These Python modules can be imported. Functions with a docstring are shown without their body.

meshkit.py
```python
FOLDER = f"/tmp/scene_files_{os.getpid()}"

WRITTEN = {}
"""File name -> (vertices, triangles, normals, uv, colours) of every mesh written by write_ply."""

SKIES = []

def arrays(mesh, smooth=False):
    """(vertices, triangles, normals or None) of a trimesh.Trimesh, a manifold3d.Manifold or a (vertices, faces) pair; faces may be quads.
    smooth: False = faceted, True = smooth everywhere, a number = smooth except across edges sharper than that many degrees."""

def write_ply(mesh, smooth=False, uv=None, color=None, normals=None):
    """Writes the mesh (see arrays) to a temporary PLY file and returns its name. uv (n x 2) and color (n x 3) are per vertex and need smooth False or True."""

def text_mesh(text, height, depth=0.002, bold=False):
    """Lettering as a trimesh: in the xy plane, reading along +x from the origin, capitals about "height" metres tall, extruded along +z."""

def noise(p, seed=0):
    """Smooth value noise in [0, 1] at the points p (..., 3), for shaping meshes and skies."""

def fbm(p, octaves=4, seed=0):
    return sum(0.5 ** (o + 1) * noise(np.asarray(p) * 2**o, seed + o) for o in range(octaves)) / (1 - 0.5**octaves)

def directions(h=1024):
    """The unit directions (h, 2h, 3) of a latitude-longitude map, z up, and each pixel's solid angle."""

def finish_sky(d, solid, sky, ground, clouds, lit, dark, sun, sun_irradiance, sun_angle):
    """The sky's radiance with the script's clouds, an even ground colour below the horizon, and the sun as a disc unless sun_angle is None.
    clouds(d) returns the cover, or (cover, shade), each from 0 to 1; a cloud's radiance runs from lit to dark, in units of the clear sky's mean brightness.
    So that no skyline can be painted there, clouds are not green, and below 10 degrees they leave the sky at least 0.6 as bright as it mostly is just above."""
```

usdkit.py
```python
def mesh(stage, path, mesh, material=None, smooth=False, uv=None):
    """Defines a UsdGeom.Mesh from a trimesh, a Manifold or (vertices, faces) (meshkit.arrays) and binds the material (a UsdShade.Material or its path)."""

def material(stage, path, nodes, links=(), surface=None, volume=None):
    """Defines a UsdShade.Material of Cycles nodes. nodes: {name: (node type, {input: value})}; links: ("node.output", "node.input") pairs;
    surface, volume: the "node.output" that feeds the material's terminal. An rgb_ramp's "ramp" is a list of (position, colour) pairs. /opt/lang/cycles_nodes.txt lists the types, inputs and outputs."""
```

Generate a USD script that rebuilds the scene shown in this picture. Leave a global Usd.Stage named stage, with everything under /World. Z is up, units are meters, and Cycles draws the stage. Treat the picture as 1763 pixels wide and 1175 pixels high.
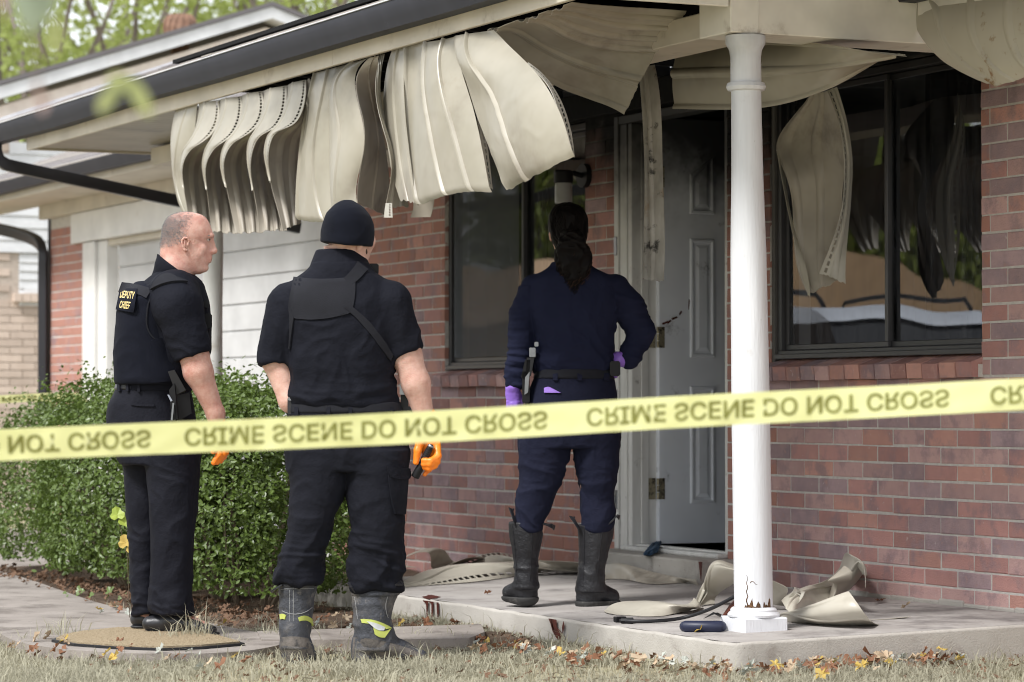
import math, random
import numpy as np, trimesh, usdkit, meshkit
from pxr import Usd, UsdGeom, UsdLux, UsdShade, Gf, Sdf
from shapely.geometry import Polygon, LineString, Point, box as sbox
from scipy.interpolate import CubicSpline, PchipInterpolator, RegularGridInterpolator

stage = Usd.Stage.CreateInMemory()
UsdGeom.SetStageUpAxis(stage, UsdGeom.Tokens.z)
UsdGeom.SetStageMetersPerUnit(stage, 1.0)
stage.SetDefaultPrim(UsdGeom.Xform.Define(stage, '/World').GetPrim())
UsdGeom.Scope.Define(stage, '/World/Looks')

# ------------------------------------------------------------------ camera, sky, sun, exposure
FPX, CX, CY = 5100.0, 881.5, 587.5           # focal length and centre in photo pixels
PITCH = math.atan(114.5 / FPX)
CAM = np.array([11.18, -7.248, 1.006])
RIGHT = np.array([.4303, .9027, 0.]); FWDH = np.array([-.9027, .4303, 0.]); UPZ = np.array([0, 0, 1.])
FWD = FWDH * math.cos(PITCH) + UPZ * math.sin(PITCH)
UP = -FWDH * math.sin(PITCH) + UPZ * math.cos(PITCH)
EXPOSURE = 1.46
cam = UsdGeom.Camera.Define(stage, '/World/camera')
m4 = Gf.Matrix4d(*RIGHT, 0, *UP, 0, *(-FWD), 0, *CAM, 1)
cam.AddTransformOp().Set(m4)
cam.CreateHorizontalApertureAttr(36.0); cam.CreateVerticalApertureAttr(36.0 * 682 / 1024)
cam.CreateFocalLengthAttr(36.0 * FPX / 1763); cam.CreateClippingRangeAttr(Gf.Vec2f(.1, 3000))
cam.CreateFStopAttr(4.0); cam.CreateFocusDistanceAttr(12.2)
cam.CreateExposureAttr(EXPOSURE)

SUN_EL, SUN_AZ = math.radians(50), math.atan2(.34, -.92)      # towards the sun: from the street side
SD = np.array([math.sin(SUN_AZ) * math.cos(SUN_EL), math.cos(SUN_AZ) * math.cos(SUN_EL), math.sin(SUN_EL)])
sky = UsdLux.DomeLight.Define(stage, '/World/sky')
usdkit.material(stage, '/World/Looks/sky_light', {
    's': ('sky_texture', {'sky_type': 'single_scattering', 'sun_disc': False, 'sun_elevation': SUN_EL, 'sun_rotation': SUN_AZ}),
    'tc': ('texture_coordinate', {}),
    'n': ('noise_texture', {'scale': 2.2, 'detail': 5.0, 'roughness': .55}),
    'r': ('rgb_ramp', {'ramp': [(0, (.62, .62, .62)), (.45, (.8, .8, .8)), (1, (1, 1, 1))]}),
    'c': ('mix_color', {'b': (8.0, 8.15, 8.4), 'use_clamp': False}),
    'b': ('background_shader', {'strength': .070})},
    [('tc.generated', 'n.vector'), ('n.fac', 'r.fac'), ('r.color', 'c.fac'), ('s.color', 'c.a'), ('c.result', 'b.color')], surface='b.background')
UsdShade.MaterialBindingAPI.Apply(sky.GetPrim()).Bind(UsdShade.Material.Get(stage, '/World/Looks/sky_light'))
sky.GetPrim().SetCustomDataByKey('kind', 'structure'); sky.GetPrim().SetCustomDataByKey('label', 'bright white overcast sky over the street')
sun = UsdLux.DistantLight.Define(stage, '/World/sun')
sun.CreateIntensityAttr(.42); sun.CreateAngleAttr(14.0); sun.CreateColorAttr(Gf.Vec3f(1, .985, .965))
sun.GetPrim().GetAttribute('inputs:normalize').Set(True) if sun.GetPrim().GetAttribute('inputs:normalize') else sun.CreateNormalizeAttr(True)
zz = SD; xx = np.cross([0, 0, 1.], zz); xx /= np.linalg.norm(xx); yy = np.cross(zz, xx)
sun.AddTransformOp().Set(Gf.Matrix4d(*xx, 0, *yy, 0, *zz, 0, 0, 0, 30, 1))

# ------------------------------------------------------------------ projection of photo measurements onto real planes
def ray(x, y):
    return FWD + RIGHT * ((x - CX) / FPX) - UP * ((y - CY) / FPX)
def P(x, y, Z): return CAM + ray(x, y) * Z                          # at camera depth Z
def Pv(x, y, v=0.): r = ray(x, y); return CAM + r * ((v - CAM[1]) / r[1])   # on the plane parallel to the front wall
def Pu(x, y, u): r = ray(x, y); return CAM + r * ((u - CAM[0]) / r[0])
def Pz(x, y, z=0.): r = ray(x, y); return CAM + r * ((z - CAM[2]) / r[2])
SLAB_Z, SLAB_T = .150, .022
def Ps(x, y, h=0.):                                                # on the porch slab, which drains outwards
    r = ray(x, y); n = np.array([0, -SLAB_T, 1.])
    return CAM + r * ((SLAB_Z + h - n @ CAM) / (n @ r))
def slab_z(v): return SLAB_Z + SLAB_T * v

# ------------------------------------------------------------------ scene helpers
TAKEN, ORIGIN = {}, {'/World': np.zeros(3)}
def number(parent, name):
    k = TAKEN.get((parent, name), 0); TAKEN[(parent, name)] = k + 1
    return name if k == 0 else f'{name}_{k:03d}'
def tag(p, label=None, cat=None, group=None, kind=None):
    for k, t in (('label', label), ('category', cat), ('group', group), ('kind', kind)):
        if t: p.SetCustomDataByKey(k, t)
    return p
def thing(name, label=None, cat=None, loc=(0, 0, 0), group=None, kind=None, parent='/World'):
    path = parent + '/' + number(parent, name)
    x = UsdGeom.Xform.Define(stage, path); o = np.array(loc, float)
    x.AddTranslateOp().Set(Gf.Vec3d(*(o - ORIGIN[parent])))
    ORIGIN[path] = o
    tag(x.GetPrim(), label, cat, group, kind); return path
def obj(name, mesh, mat, parent='/World', smooth=False, label=None, cat=None, group=None, kind=None, uv=None):
    if isinstance(mesh, list): mesh = join(mesh)
    v, f, _ = meshkit.arrays(mesh)
    path = parent + '/' + number(parent, name)
    ORIGIN[path] = ORIGIN[parent]
    p = usdkit.mesh(stage, path, (v - ORIGIN[parent], f), M[mat] if isinstance(mat, str) else mat, smooth=smooth, uv=uv)
    p.CreateDoubleSidedAttr(True)
    tag(p.GetPrim(), label, cat, group, kind); return path
def join(ms):
    vs, fs, n = [], [], 0
    for m in ms:
        v, f, _ = meshkit.arrays(m); vs.append(v); fs.append(f + n); n += len(v)
    return np.vstack(vs), np.vstack(fs)
def bx(a, b):
    a, b = np.minimum(a, b), np.maximum(a, b)
    m = trimesh.creation.box(b - a); m.apply_translation((a + b) / 2); return m
def cbx(a, b, c=.004):
    """box with chamfered edges"""
    import manifold3d as mf
    a, b = np.minimum(a, b).astype(float), np.maximum(a, b).astype(float); c = min(c, (b - a).min() * .45)
    pts = []
    for s in np.ndindex(2, 2, 2):
        q = np.where(np.array(s) == 0, a, b); w = np.where(np.array(s) == 0, 1, -1)
        for k in range(3):
            r = q + w * c; r[k] = q[k]; pts.append(r)
    h = trimesh.convex.convex_hull(np.array(pts)); return (np.array(h.vertices), np.array(h.faces))
def hull(pts):
    h = trimesh.convex.convex_hull(np.array(pts)); return (np.array(h.vertices), np.array(h.faces))
def tube(pts, r, n=8, closed_ends=True):
    pts = np.array(pts, float); r = np.broadcast_to(r, len(pts))
    t = np.gradient(pts, axis=0); t /= np.linalg.norm(t, axis=1, keepdims=True) + 1e-12
    ref = np.array([0, 0, 1.]) if abs(t[0][2]) < .9 else np.array([1., 0, 0])
    vs = []
    for p, d, q in zip(pts, t, r):
        a = np.cross(d, ref); a /= np.linalg.norm(a) + 1e-12; b = np.cross(d, a); ref = -np.cross(a, d) if False else np.cross(a, d)
        an = np.arange(n) / n * 2 * np.pi
        vs.append(p + q * (np.cos(an)[:, None] * a + np.sin(an)[:, None] * b))
    v = np.vstack(vs); f = []
    for i in range(len(pts) - 1):
        for j in range(n):
            k = (j + 1) % n
            f += [[i * n + j, i * n + k, (i + 1) * n + k], [i * n + j, (i + 1) * n + k, (i + 1) * n + j]]
    if closed_ends:
        v = np.vstack([v, pts[0], pts[-1]]); c0, c1 = len(v) - 2, len(v) - 1
        for j in range(n):
            k = (j + 1) % n; f += [[c0, k, j], [c1, (len(pts) - 1) * n + j, (len(pts) - 1) * n + k]]
    return v, np.array(f)
def rtube(pts, w, h, c=.2, **k):
    """rectangular pipe (width w, height h) along a polyline"""
    pts = np.array(pts, float); t = np.gradient(pts, axis=0); t /= np.linalg.norm(t, axis=1, keepdims=True)
    vs = []; side = k.get('side')
    prof = np.array([[-1, -1 + c], [-1, 1 - c], [-1 + c, 1], [1 - c, 1], [1, 1 - c], [1, -1 + c], [1 - c, -1], [-1 + c, -1]]) * [w / 2, h / 2]
    for p, d in zip(pts, t):
        a = np.array(side, float); a -= d * (a @ d); a /= np.linalg.norm(a); b = np.cross(d, a)
        vs.append(p + prof[:, :1] * a + prof[:, 1:] * b)
    v = np.vstack(vs); n = 8; f = []
    for i in range(len(pts) - 1):
        for j in range(n):
            q = (j + 1) % n; f += [[i * n + j, i * n + q, (i + 1) * n + q], [i * n + j, (i + 1) * n + q, (i + 1) * n + j]]
    for b0 in (0, (len(pts) - 1) * n):
        for j in range(1, n - 1): f.append([b0, b0 + j, b0 + j + 1])
    return v, np.array(f)
def lathe(prof, n=28):
    """prof: [(radius, z)] around the z axis"""
    prof = np.array(prof); an = np.arange(n) / n * 2 * np.pi
    v = np.vstack([np.c_[r * np.cos(an), r * np.sin(an), np.full(n, z)] for r, z in prof]); f = []
    for i in range(len(prof) - 1):
        for j in range(n):
            k = (j + 1) % n; f += [[i * n + j, i * n + k, (i + 1) * n + k], [i * n + j, (i + 1) * n + k, (i + 1) * n + j]]
    return v, np.array(f)
def extrude(poly, h, T=None):
    gs = getattr(poly, 'geoms', [poly]); m = join([trimesh.creation.extrude_polygon(g, h, engine='earcut') for g in gs if g.area > 1e-9])
    return m if T is None else (T(m[0]), m[1])
def spline(pts, n):
    pts = np.array(pts, float); d = np.r_[0, np.cumsum(np.linalg.norm(np.diff(pts, axis=0), axis=1))]
    if len(pts) == 2: return np.array([pts[0] + (pts[1] - pts[0]) * s for s in np.linspace(0, 1, n)])
    return PchipInterpolator(d / d[-1], pts, axis=0)(np.linspace(0, 1, n)) if len(pts) < 3 else CubicSpline(d / d[-1], pts, axis=0)(np.linspace(0, 1, n))

# ------------------------------------------------------------------ materials
M = {}
def mat(name, ramp, scale=6., rough=.6, detail=4., spec=.4, bump=0., bscale=60., soot=None, metal=0., sheen=0., coat=0., stretch=None, coord='position', dirt=None, island=None, transl=0., sss=0., rough2=None, objrand=0.):
    """procedural surface. ramp: colours over a noise; soot: (z0, z1, amount) smoke blackening that rises around the door"""
    n = {'geo': ('geometry', {}), 'map': ('mapping', {'scale': stretch or (1, 1, 1)}),
         'n': ('noise_texture', {'scale': scale, 'detail': detail, 'roughness': .6}),
         'r': ('rgb_ramp', {'ramp': ramp if isinstance(ramp, list) else [(0, tuple(c * .85 for c in ramp)), (1, tuple(min(1, c * 1.15) for c in ramp))]}),
         'p': ('principled_bsdf', {'roughness': rough, 'specular_ior_level': spec, 'metallic': metal, 'sheen_weight': sheen, 'coat_weight': coat})}
    l = [('geo.position', 'map.vector'), ('map.vector', 'n.vector')]
    if coord == 'object':
        n['tc'] = ('texture_coordinate', {}); l[0] = ('tc.object', 'map.vector')
    if island:
        l.append(('geo.random_per_island', 'r.fac'))
    else:
        n['mr'] = ('map_range', {'from_min': .25, 'from_max': .75, 'clamp': True}); l += [('n.fac', 'mr.value'), ('mr.result', 'r.fac')]
    out = 'r.color'
    if objrand:
        n['oi'] = ('object_info', {}); n['om'] = ('map_range', {'to_min': 1 - objrand, 'to_max': 1 + objrand})
        n['oc'] = ('vector_math', {'math_type': 'scale'}); l += [('oi.random', 'om.value'), (out, 'oc.vector1'), ('om.result', 'oc.scale')]; out = 'oc.vector'
    for di, dd in enumerate(dirt if isinstance(dirt, list) else [dirt] if dirt else []):
        col, dscale, lo, hi = dd[:4]; D = lambda s_: f'{s_}{di}'
        n[D('dn')] = ('noise_texture', {'scale': dscale, 'detail': 6., 'roughness': .65})
        n[D('dm')] = ('map_range', {'range_type': 'smoothstep', 'from_min': lo, 'from_max': hi, 'to_max': dd[4] if len(dd) > 4 else 1.}); n[D('dx')] = ('mix_color', {'b': col})
        l += [('geo.position', D('dn.') + 'vector' if False else f'dn{di}.vector'), (f'dn{di}.fac', f'dm{di}.value'), (f'dm{di}.result', f'dx{di}.fac'), (out, f'dx{di}.a')]; out = f'dx{di}.result'
    if soot:
        z0, z1, amt = soot
        n['sx'] = ('separate_xyz', {}); n['ds'] = ('math', {'math_type': 'add', 'value2': 1.7}); n['ab'] = ('math', {'math_type': 'absolute'})
        n['ml'] = ('math', {'math_type': 'multiply', 'value2': .22}); n['sb'] = ('math', {'math_type': 'subtract'})
        n['sn'] = ('noise_texture', {'scale': 3.2, 'detail': 5., 'roughness': .6}); n['s2'] = ('math', {'math_type': 'multiply_add', 'value2': .6, 'value3': -.3}); n['s3'] = ('math', {'math_type': 'add'})
        n['sm'] = ('map_range', {'range_type': 'smoothstep', 'from_min': z0, 'from_max': z1, 'to_max': amt}); n['sc'] = ('mix_color', {'b': (.006, .006, .0065)})
        l += [('geo.position', 'sx.vector'), ('sx.x', 'ds.value1'), ('ds.value', 'ab.value1'), ('ab.value', 'ml.value1'), ('sx.z', 'sb.value1'), ('ml.value', 'sb.value2'),
              ('geo.position', 'sn.vector'), ('sn.fac', 's2.value1'), ('sb.value', 's3.value1'), ('s2.value', 's3.value2'), ('s3.value', 'sm.value'), ('sm.result', 'sc.fac'), (out, 'sc.a')]; out = 'sc.result'
    l.append((out, 'p.base_color'))
    if bump:
        n['bn'] = ('noise_texture', {'scale': bscale, 'detail': 5., 'roughness': .65}); n['b'] = ('bump', {'strength': min(1., bump), 'distance': .004 if bump < 1 else .004 * bump})
        l += [('map.vector', 'bn.vector'), ('bn.fac', 'b.height'), ('b.normal', 'p.normal')]
    if sss: n['p'][1].update({'subsurface_weight': sss, 'subsurface_scale': .006})
    if rough2:
        n['rr'] = ('map_range', {'to_min': rough, 'to_max': rough2}); l += [('n.fac', 'rr.value'), ('rr.result', 'p.roughness')]
    surf = 'p.BSDF'
    if transl:
        n['t'] = ('translucent_bsdf', {}); n['mx'] = ('mix_closure', {'fac': transl}); l += [(out, 't.color'), ('p.BSDF', 'mx.closure1'), ('t.BSDF', 'mx.closure2')]; surf = 'mx.closure'
    M[name] = usdkit.material(stage, '/World/Looks/' + name, n, l, surface=surf); return M[name]
def glassmat(name, tint, ior, rough=0., haze=None):
    n = {'f': ('fresnel', {'IOR': ior}), 't': ('transparent_bsdf', {'color': tint}), 'g': ('glossy_bsdf', {'color': (.97, .98, 1), 'roughness': rough}), 'm': ('mix_closure', {})}
    l = [('f.fac', 'm.fac'), ('t.BSDF', 'm.closure1'), ('g.BSDF', 'm.closure2')]; s = 'm.closure'
    if haze:
        n['geo'] = ('geometry', {}); n['mp'] = ('mapping', {'scale': (9, 9, 1.3)}); n['n'] = ('noise_texture', {'scale': 2.5, 'detail': 5.}); n['mr'] = ('map_range', {'from_min': .35, 'from_max': .8, 'to_max': haze[1]})
        n['d'] = ('diffuse_bsdf', {'color': haze[0]}); n['m2'] = ('mix_closure', {})
        l += [('geo.position', 'mp.vector'), ('mp.vector', 'n.vector'), ('n.fac', 'mr.value'), ('mr.result', 'm2.fac'), ('m.closure', 'm2.closure1'), ('d.BSDF', 'm2.closure2')]; s = 'm2.closure'
    M[name] = usdkit.material(stage, '/World/Looks/' + name, n, l, surface=s)

SO = (1.62, 2.25, 1.0)
BR = [('brick_orange', (0.575, 0.316, 0.255), (0.496, 0.263, 0.224)), ('brick_red', (0.525, 0.280, 0.245), (0.432, 0.235, 0.216)), ('brick_rose', (0.579, 0.376, 0.341), (0.479, 0.302, 0.293)),
      ('brick_mauve', (0.486, 0.334, 0.333), (0.331, 0.248, 0.267)), ('brick_plum', (0.463, 0.309, 0.299), (0.292, 0.227, 0.250)), ('brick_brown', (0.437, 0.231, 0.196), (0.341, 0.191, 0.177))]
for nm, a, b in BR:
    mat(nm, [(0, b), (.45, tuple((x + y) / 2 for x, y in zip(a, b))), (1, a)], scale=11., rough=.88, detail=10., spec=.25, bump=1.6, bscale=110., soot=SO, dirt=[((.27, .205, .225), 6.5, .47, .66, .75), ((.58, .33, .27), 13., .55, .72, .6), ((.64, .56, .52), 30., .62, .76, .8)], objrand=.13)
mat('brick_mixed', [(k / 11, (c_[0] * .74, c_[1] * .68, c_[2] * .66)) for k, c_ in enumerate(x_ for t_ in BR for x_ in t_[1:])], island=True, rough=.88, spec=.25, bump=1.6, bscale=110., soot=SO, dirt=[((.27, .205, .225), 6.5, .47, .66, .75), ((.58, .33, .27), 13., .55, .72, .6)])
mat('mortar', (.57, .54, .50), scale=30, rough=.95, spec=.2, bump=.8, bscale=160, soot=SO)
mat('tan_brick', [(0, (.52, .42, .35)), (1, (.66, .55, .47))], scale=5, rough=.9, spec=.2, bump=.4, bscale=60, objrand=.12)
mat('tan_mortar', (.50, .43, .37), scale=20, rough=.95, spec=.2)
mat('cream_trim', (.56, .51, .42), scale=3, rough=.5, spec=.4, dirt=((.26, .21, .15), 5., .56, .85), soot=(2.35, 2.8, .0))
mat('garage_white', (.54, .54, .535), scale=3, rough=.5, dirt=((.5, .5, .5), 4., .6, .9))
mat('cream_clean', (.70, .69, .66), scale=3, rough=.5, spec=.4, dirt=((.40, .34, .25), 4., .6, .9))
mat('beam_white', (.74, .71, .64), scale=4, rough=.5, dirt=((.28, .21, .14), 4.5, .58, .82))
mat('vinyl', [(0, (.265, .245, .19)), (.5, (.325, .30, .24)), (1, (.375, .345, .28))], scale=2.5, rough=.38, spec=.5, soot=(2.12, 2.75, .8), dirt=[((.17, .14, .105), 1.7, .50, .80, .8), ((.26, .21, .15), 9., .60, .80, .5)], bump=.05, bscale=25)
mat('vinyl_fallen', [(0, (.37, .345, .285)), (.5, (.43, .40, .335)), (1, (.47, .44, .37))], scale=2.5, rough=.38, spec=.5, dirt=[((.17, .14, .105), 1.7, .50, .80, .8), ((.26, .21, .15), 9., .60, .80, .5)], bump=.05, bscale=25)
mat('vinyl_smoked', [(0, (.27, .24, .195)), (.5, (.35, .315, .26)), (1, (.42, .38, .315))], scale=2.5, rough=.45, spec=.4, dirt=((.12, .10, .08), 2.6, .52, .8))
mat('vinyl_stained', [(0, (.42, .39, .32)), (1, (.50, .465, .385))], scale=3, rough=.45, stretch=(1, 1, .25), dirt=((.23, .13, .05), 6., .58, .68))
mat('vinyl_hem', (.42, .40, .345), scale=5, rough=.45)
mat('burnt_trim', [(0, (.16, .15, .135)), (.5, (.36, .34, .31)), (1, (.54, .52, .49))], scale=7, rough=.6, stretch=(1, 1, .5), dirt=[((.30, .20, .11), 6, .56, .75, .7), ((.03, .028, .026), 5, .58, .66)])
mat('gutter_grey', [(0, (.026, .028, .038)), (1, (.038, .040, .052))], scale=3, rough=.55, spec=.25, stretch=(2, 2, .3), dirt=((.10, .10, .115), 7., .62, .9))
mat('pipe_black', (.018, .018, .022), scale=5, rough=.4, spec=.5)
mat('drip_edge', (.60, .60, .62), scale=8, rough=.4, metal=.1)
for i, c in enumerate([(.22, .20, .20), (.28, .255, .245), (.17, .16, .165), (.31, .285, .26)]): mat(f'shingle_{"abcd"[i]}', c, scale=200, detail=2, rough=.95, spec=.2, bump=.6, bscale=300)
mat('white_paint', [(0, (.62, .63, .655)), (1, (.70, .71, .735))], scale=5, rough=.42, spec=.4, stretch=(6, 6, .5), bump=.5, bscale=22, soot=(1.70, 2.08, .35), dirt=[((.40, .36, .31), 6., .60, .80, .6), ((.30, .27, .23), 24., .68, .76, .6)])
mat('wood_rot', [(0, (.015, .01, .008)), (.5, (.09, .045, .02)), (1, (.24, .13, .06))], scale=40, rough=.95, bump=1, bscale=90)
mat('door_paint', [(0, (.74, .77, .82)), (1, (.82, .85, .89))], scale=4, rough=.42, soot=(1.74, 2.26, .96), dirt=((.10, .10, .105), 7., .60, .80))
mat('jamb_paint', [(0, (.58, .57, .54)), (1, (.72, .71, .68))], scale=8, rough=.55, stretch=(3, 3, .5), soot=(1.55, 2.3, .96), dirt=((.13, .11, .09), 9., .60, .76))
mat('jamb_dark', (.09, .085, .08), scale=8, rough=.6)
mat('brass', (.36, .32, .22), scale=30, rough=.5, metal=.6, dirt=((.06, .05, .04), 40, .45, .65))
mat('bronze_frame', [(0, (.035, .034, .036)), (1, (.062, .06, .062))], scale=4, rough=.4, spec=.5, soot=(1.7, 2.3, .9))
mat('black_char', (.008, .008, .0085), scale=5, rough=.85, spec=.2, bump=.8, bscale=30)
mat('room_dark', (.20, .20, .205), scale=3, rough=.9, spec=.1)
mat('curtain_dark', (.035, .036, .042), scale=3, rough=.9, spec=.1)
glassmat('window_glass', (.62, .64, .66), 2.05, 0., haze=((.22, .22, .23), .10))
M['screen_mesh'] = usdkit.material(stage, '/World/Looks/screen_mesh', {'t': ('transparent_bsdf', {}), 'd': ('diffuse_bsdf', {'color': (.11, .115, .12)}), 'm': ('mix_closure', {'fac': .42})}, [('t.BSDF', 'm.closure1'), ('d.BSDF', 'm.closure2')], surface='m.closure')
mat('concrete', [(0, (.30, .275, .255)), (.5, (.37, .345, .325)), (1, (.43, .405, .38))], scale=3.5, rough=.9, spec=.25, bump=.5, bscale=90, detail=8, dirt=[((.145, .13, .125), 2.6, .47, .70, .9), ((.13, .11, .10), 38., .62, .72, .7), ((.58, .56, .54), 55., .64, .74, .5)])
mat('concrete_edge', [(0, (.36, .335, .30)), (1, (.47, .445, .405))], scale=5, rough=.92, spec=.2, bump=.7, bscale=120, detail=8, dirt=[((.22, .19, .165), 6., .52, .76, .8), ((.15, .13, .12), 45., .64, .72, .6), ((.60, .58, .55), 50., .64, .74, .5)])
mat('path_concrete', [(0, (.21, .185, .165)), (1, (.33, .295, .265))], scale=3, rough=.95, spec=.2, bump=.6, bscale=110, detail=8, dirt=[((.14, .12, .105), 4, .48, .70, .9), ((.11, .10, .09), 34., .60, .72, .6), ((.50, .47, .44), 48., .62, .74, .5)])
mat('blood', [(0, (.035, .008, .006)), (1, (.11, .022, .014))], scale=25, rough=.45)
mat('soil', [(0, (.050, .034, .025)), (.6, (.095, .068, .050)), (1, (.16, .12, .09))], scale=14, rough=1, spec=.1, bump=1.5, bscale=70, detail=8)
mat('lawn_ground', [(0, (.22, .19, .125)), (.5, (.34, .30, .20)), (1, (.24, .25, .13))], scale=5, rough=1, spec=.1, bump=1, bscale=80, detail=8)
mat('grass_blade', [(0, (.38, .36, .27)), (.28, (.48, .46, .36)), (.38, (.35, .34, .23)), (.44, (.19, .25, .13)), (.82, (.29, .35, .21)), (1, (.60, .58, .49))], island=True, rough=.8, spec=.25, transl=.25)
mat('boxwood_leaf', [(0, (.10, .15, .03)), (.35, (.18, .255, .05)), (.7, (.27, .35, .08)), (.92, (.38, .43, .11)), (.97, (.36, .36, .10)), (1, (.30, .20, .10))], island=True, rough=.38, spec=.5, transl=.22)
mat('stem_wood', (.10, .075, .05), scale=20, rough=.95)
mat('tree_leaf', [(0, (.28, .33, .09)), (.35, (.42, .46, .14)), (.6, (.58, .58, .20)), (.78, (.66, .56, .20)), (.88, (.72, .68, .55)), (1, (.34, .38, .13))], island=True, rough=.5, spec=.35, transl=.45)
mat('tree_bark', (.17, .14, .12), scale=8, rough=.95, bump=1, bscale=20)
mat('leaf_green_pale', [(0, (.27, .31, .12)), (.6, (.36, .38, .16)), (1, (.42, .30, .14))], scale=14, rough=.5, transl=.35)
mat('leaf_grey_green', [(0, (.19, .24, .18)), (1, (.28, .32, .21))], scale=9, rough=.6, transl=.3)
mat('leaf_pink', [(0, (.34, .20, .16)), (1, (.42, .34, .32))], scale=9, rough=.6, transl=.3)
mat('leaf_brown', [(0, (.16, .07, .035)), (1, (.27, .13, .07))], scale=20, rough=.75, transl=.15, objrand=.25)
mat('leaf_tan', [(0, (.38, .27, .17)), (1, (.52, .42, .30))], scale=20, rough=.75, transl=.15, objrand=.2)
mat('leaf_yellow', [(0, (.42, .28, .06)), (1, (.52, .40, .12))], scale=20, rough=.7, transl=.2, objrand=.2)
mat('leaf_silver', [(0, (.33, .35, .31)), (1, (.46, .47, .42))], scale=20, rough=.75, transl=.1, objrand=.15)
mat('leaf_lime', [(0, (.26, .36, .05)), (1, (.40, .47, .08))], scale=20, rough=.5, transl=.3)
mat('leaf_litter', [(0, (.15, .085, .05)), (.35, (.25, .17, .105)), (.6, (.42, .35, .26)), (.85, (.48, .50, .44)), (1, (.52, .36, .07))], island=True, rough=.8, transl=.1)
# clothes and people
mat('navy_twill', [(0, (.0062, .0068, .0105)), (1, (.0105, .011, .0165))], scale=9, rough=.85, spec=.14, sheen=.0, bump=1.2, bscale=30, dirt=((.045, .04, .036), 14., .70, .9))
mat('navy_polo', [(0, (.0048, .0054, .0095)), (1, (.0075, .0082, .0135))], scale=9, rough=.8, spec=.14, sheen=.0, bump=1.2, bscale=30)
mat('navy_jersey', [(0, (.0085, .0105, .027)), (1, (.0125, .015, .036))], scale=9, rough=.85, spec=.14, sheen=.0, bump=1.2, bscale=30)
mat('navy_trouser', [(0, (.008, .0095, .022)), (1, (.0125, .014, .030))], scale=9, rough=.85, spec=.14, sheen=.0, bump=1.2, bscale=30)
mat('black_dress', [(0, (.0058, .0062, .0105)), (1, (.0085, .009, .0145))], scale=9, rough=.7, spec=.14, sheen=.0, bump=1.2, bscale=30)
mat('vest_cloth', [(0, (.0052, .0062, .0118)), (1, (.0085, .0095, .016))], scale=14, rough=.9, spec=.14, sheen=.0, bump=.5, bscale=320)
mat('strap_web', (.0085, .009, .0135), scale=40, rough=.8, spec=.3, bump=.6, bscale=500)
mat('beanie_knit', (.006, .007, .012), scale=30, rough=.95, spec=.1, sheen=.03, bump=.6, bscale=350)
mat('leather_black', [(0, (.010, .010, .012)), (1, (.022, .022, .026))], scale=20, rough=.38, spec=.5, bump=.25, bscale=90)
mat('boot_black', [(0, (.008, .008, .010)), (1, (.020, .020, .023))], scale=14, rough=.45, spec=.4, bump=1.6, bscale=40, dirt=((.10, .095, .09), 16., .62, .85))
mat('boot_fire', [(0, (.024, .026, .032)), (1, (.075, .079, .092))], scale=12, rough=.6, spec=.3, bump=1.8, bscale=45, dirt=[((.17, .155, .14), 8., .48, .70, .7), ((.22, .20, .18), 30., .58, .72, .6)])
mat('boot_muddy', [(0, (.07, .065, .06)), (1, (.17, .15, .135))], scale=18, rough=.9, spec=.2, bump=.9, bscale=70, dirt=((.04, .04, .042), 22., .5, .7))
mat('rubber_sole', (.035, .034, .033), scale=20, rough=.8, dirt=((.13, .12, .11), 20, .5, .75))
mat('stitch', (.30, .30, .30), scale=20, rough=.9)
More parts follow.
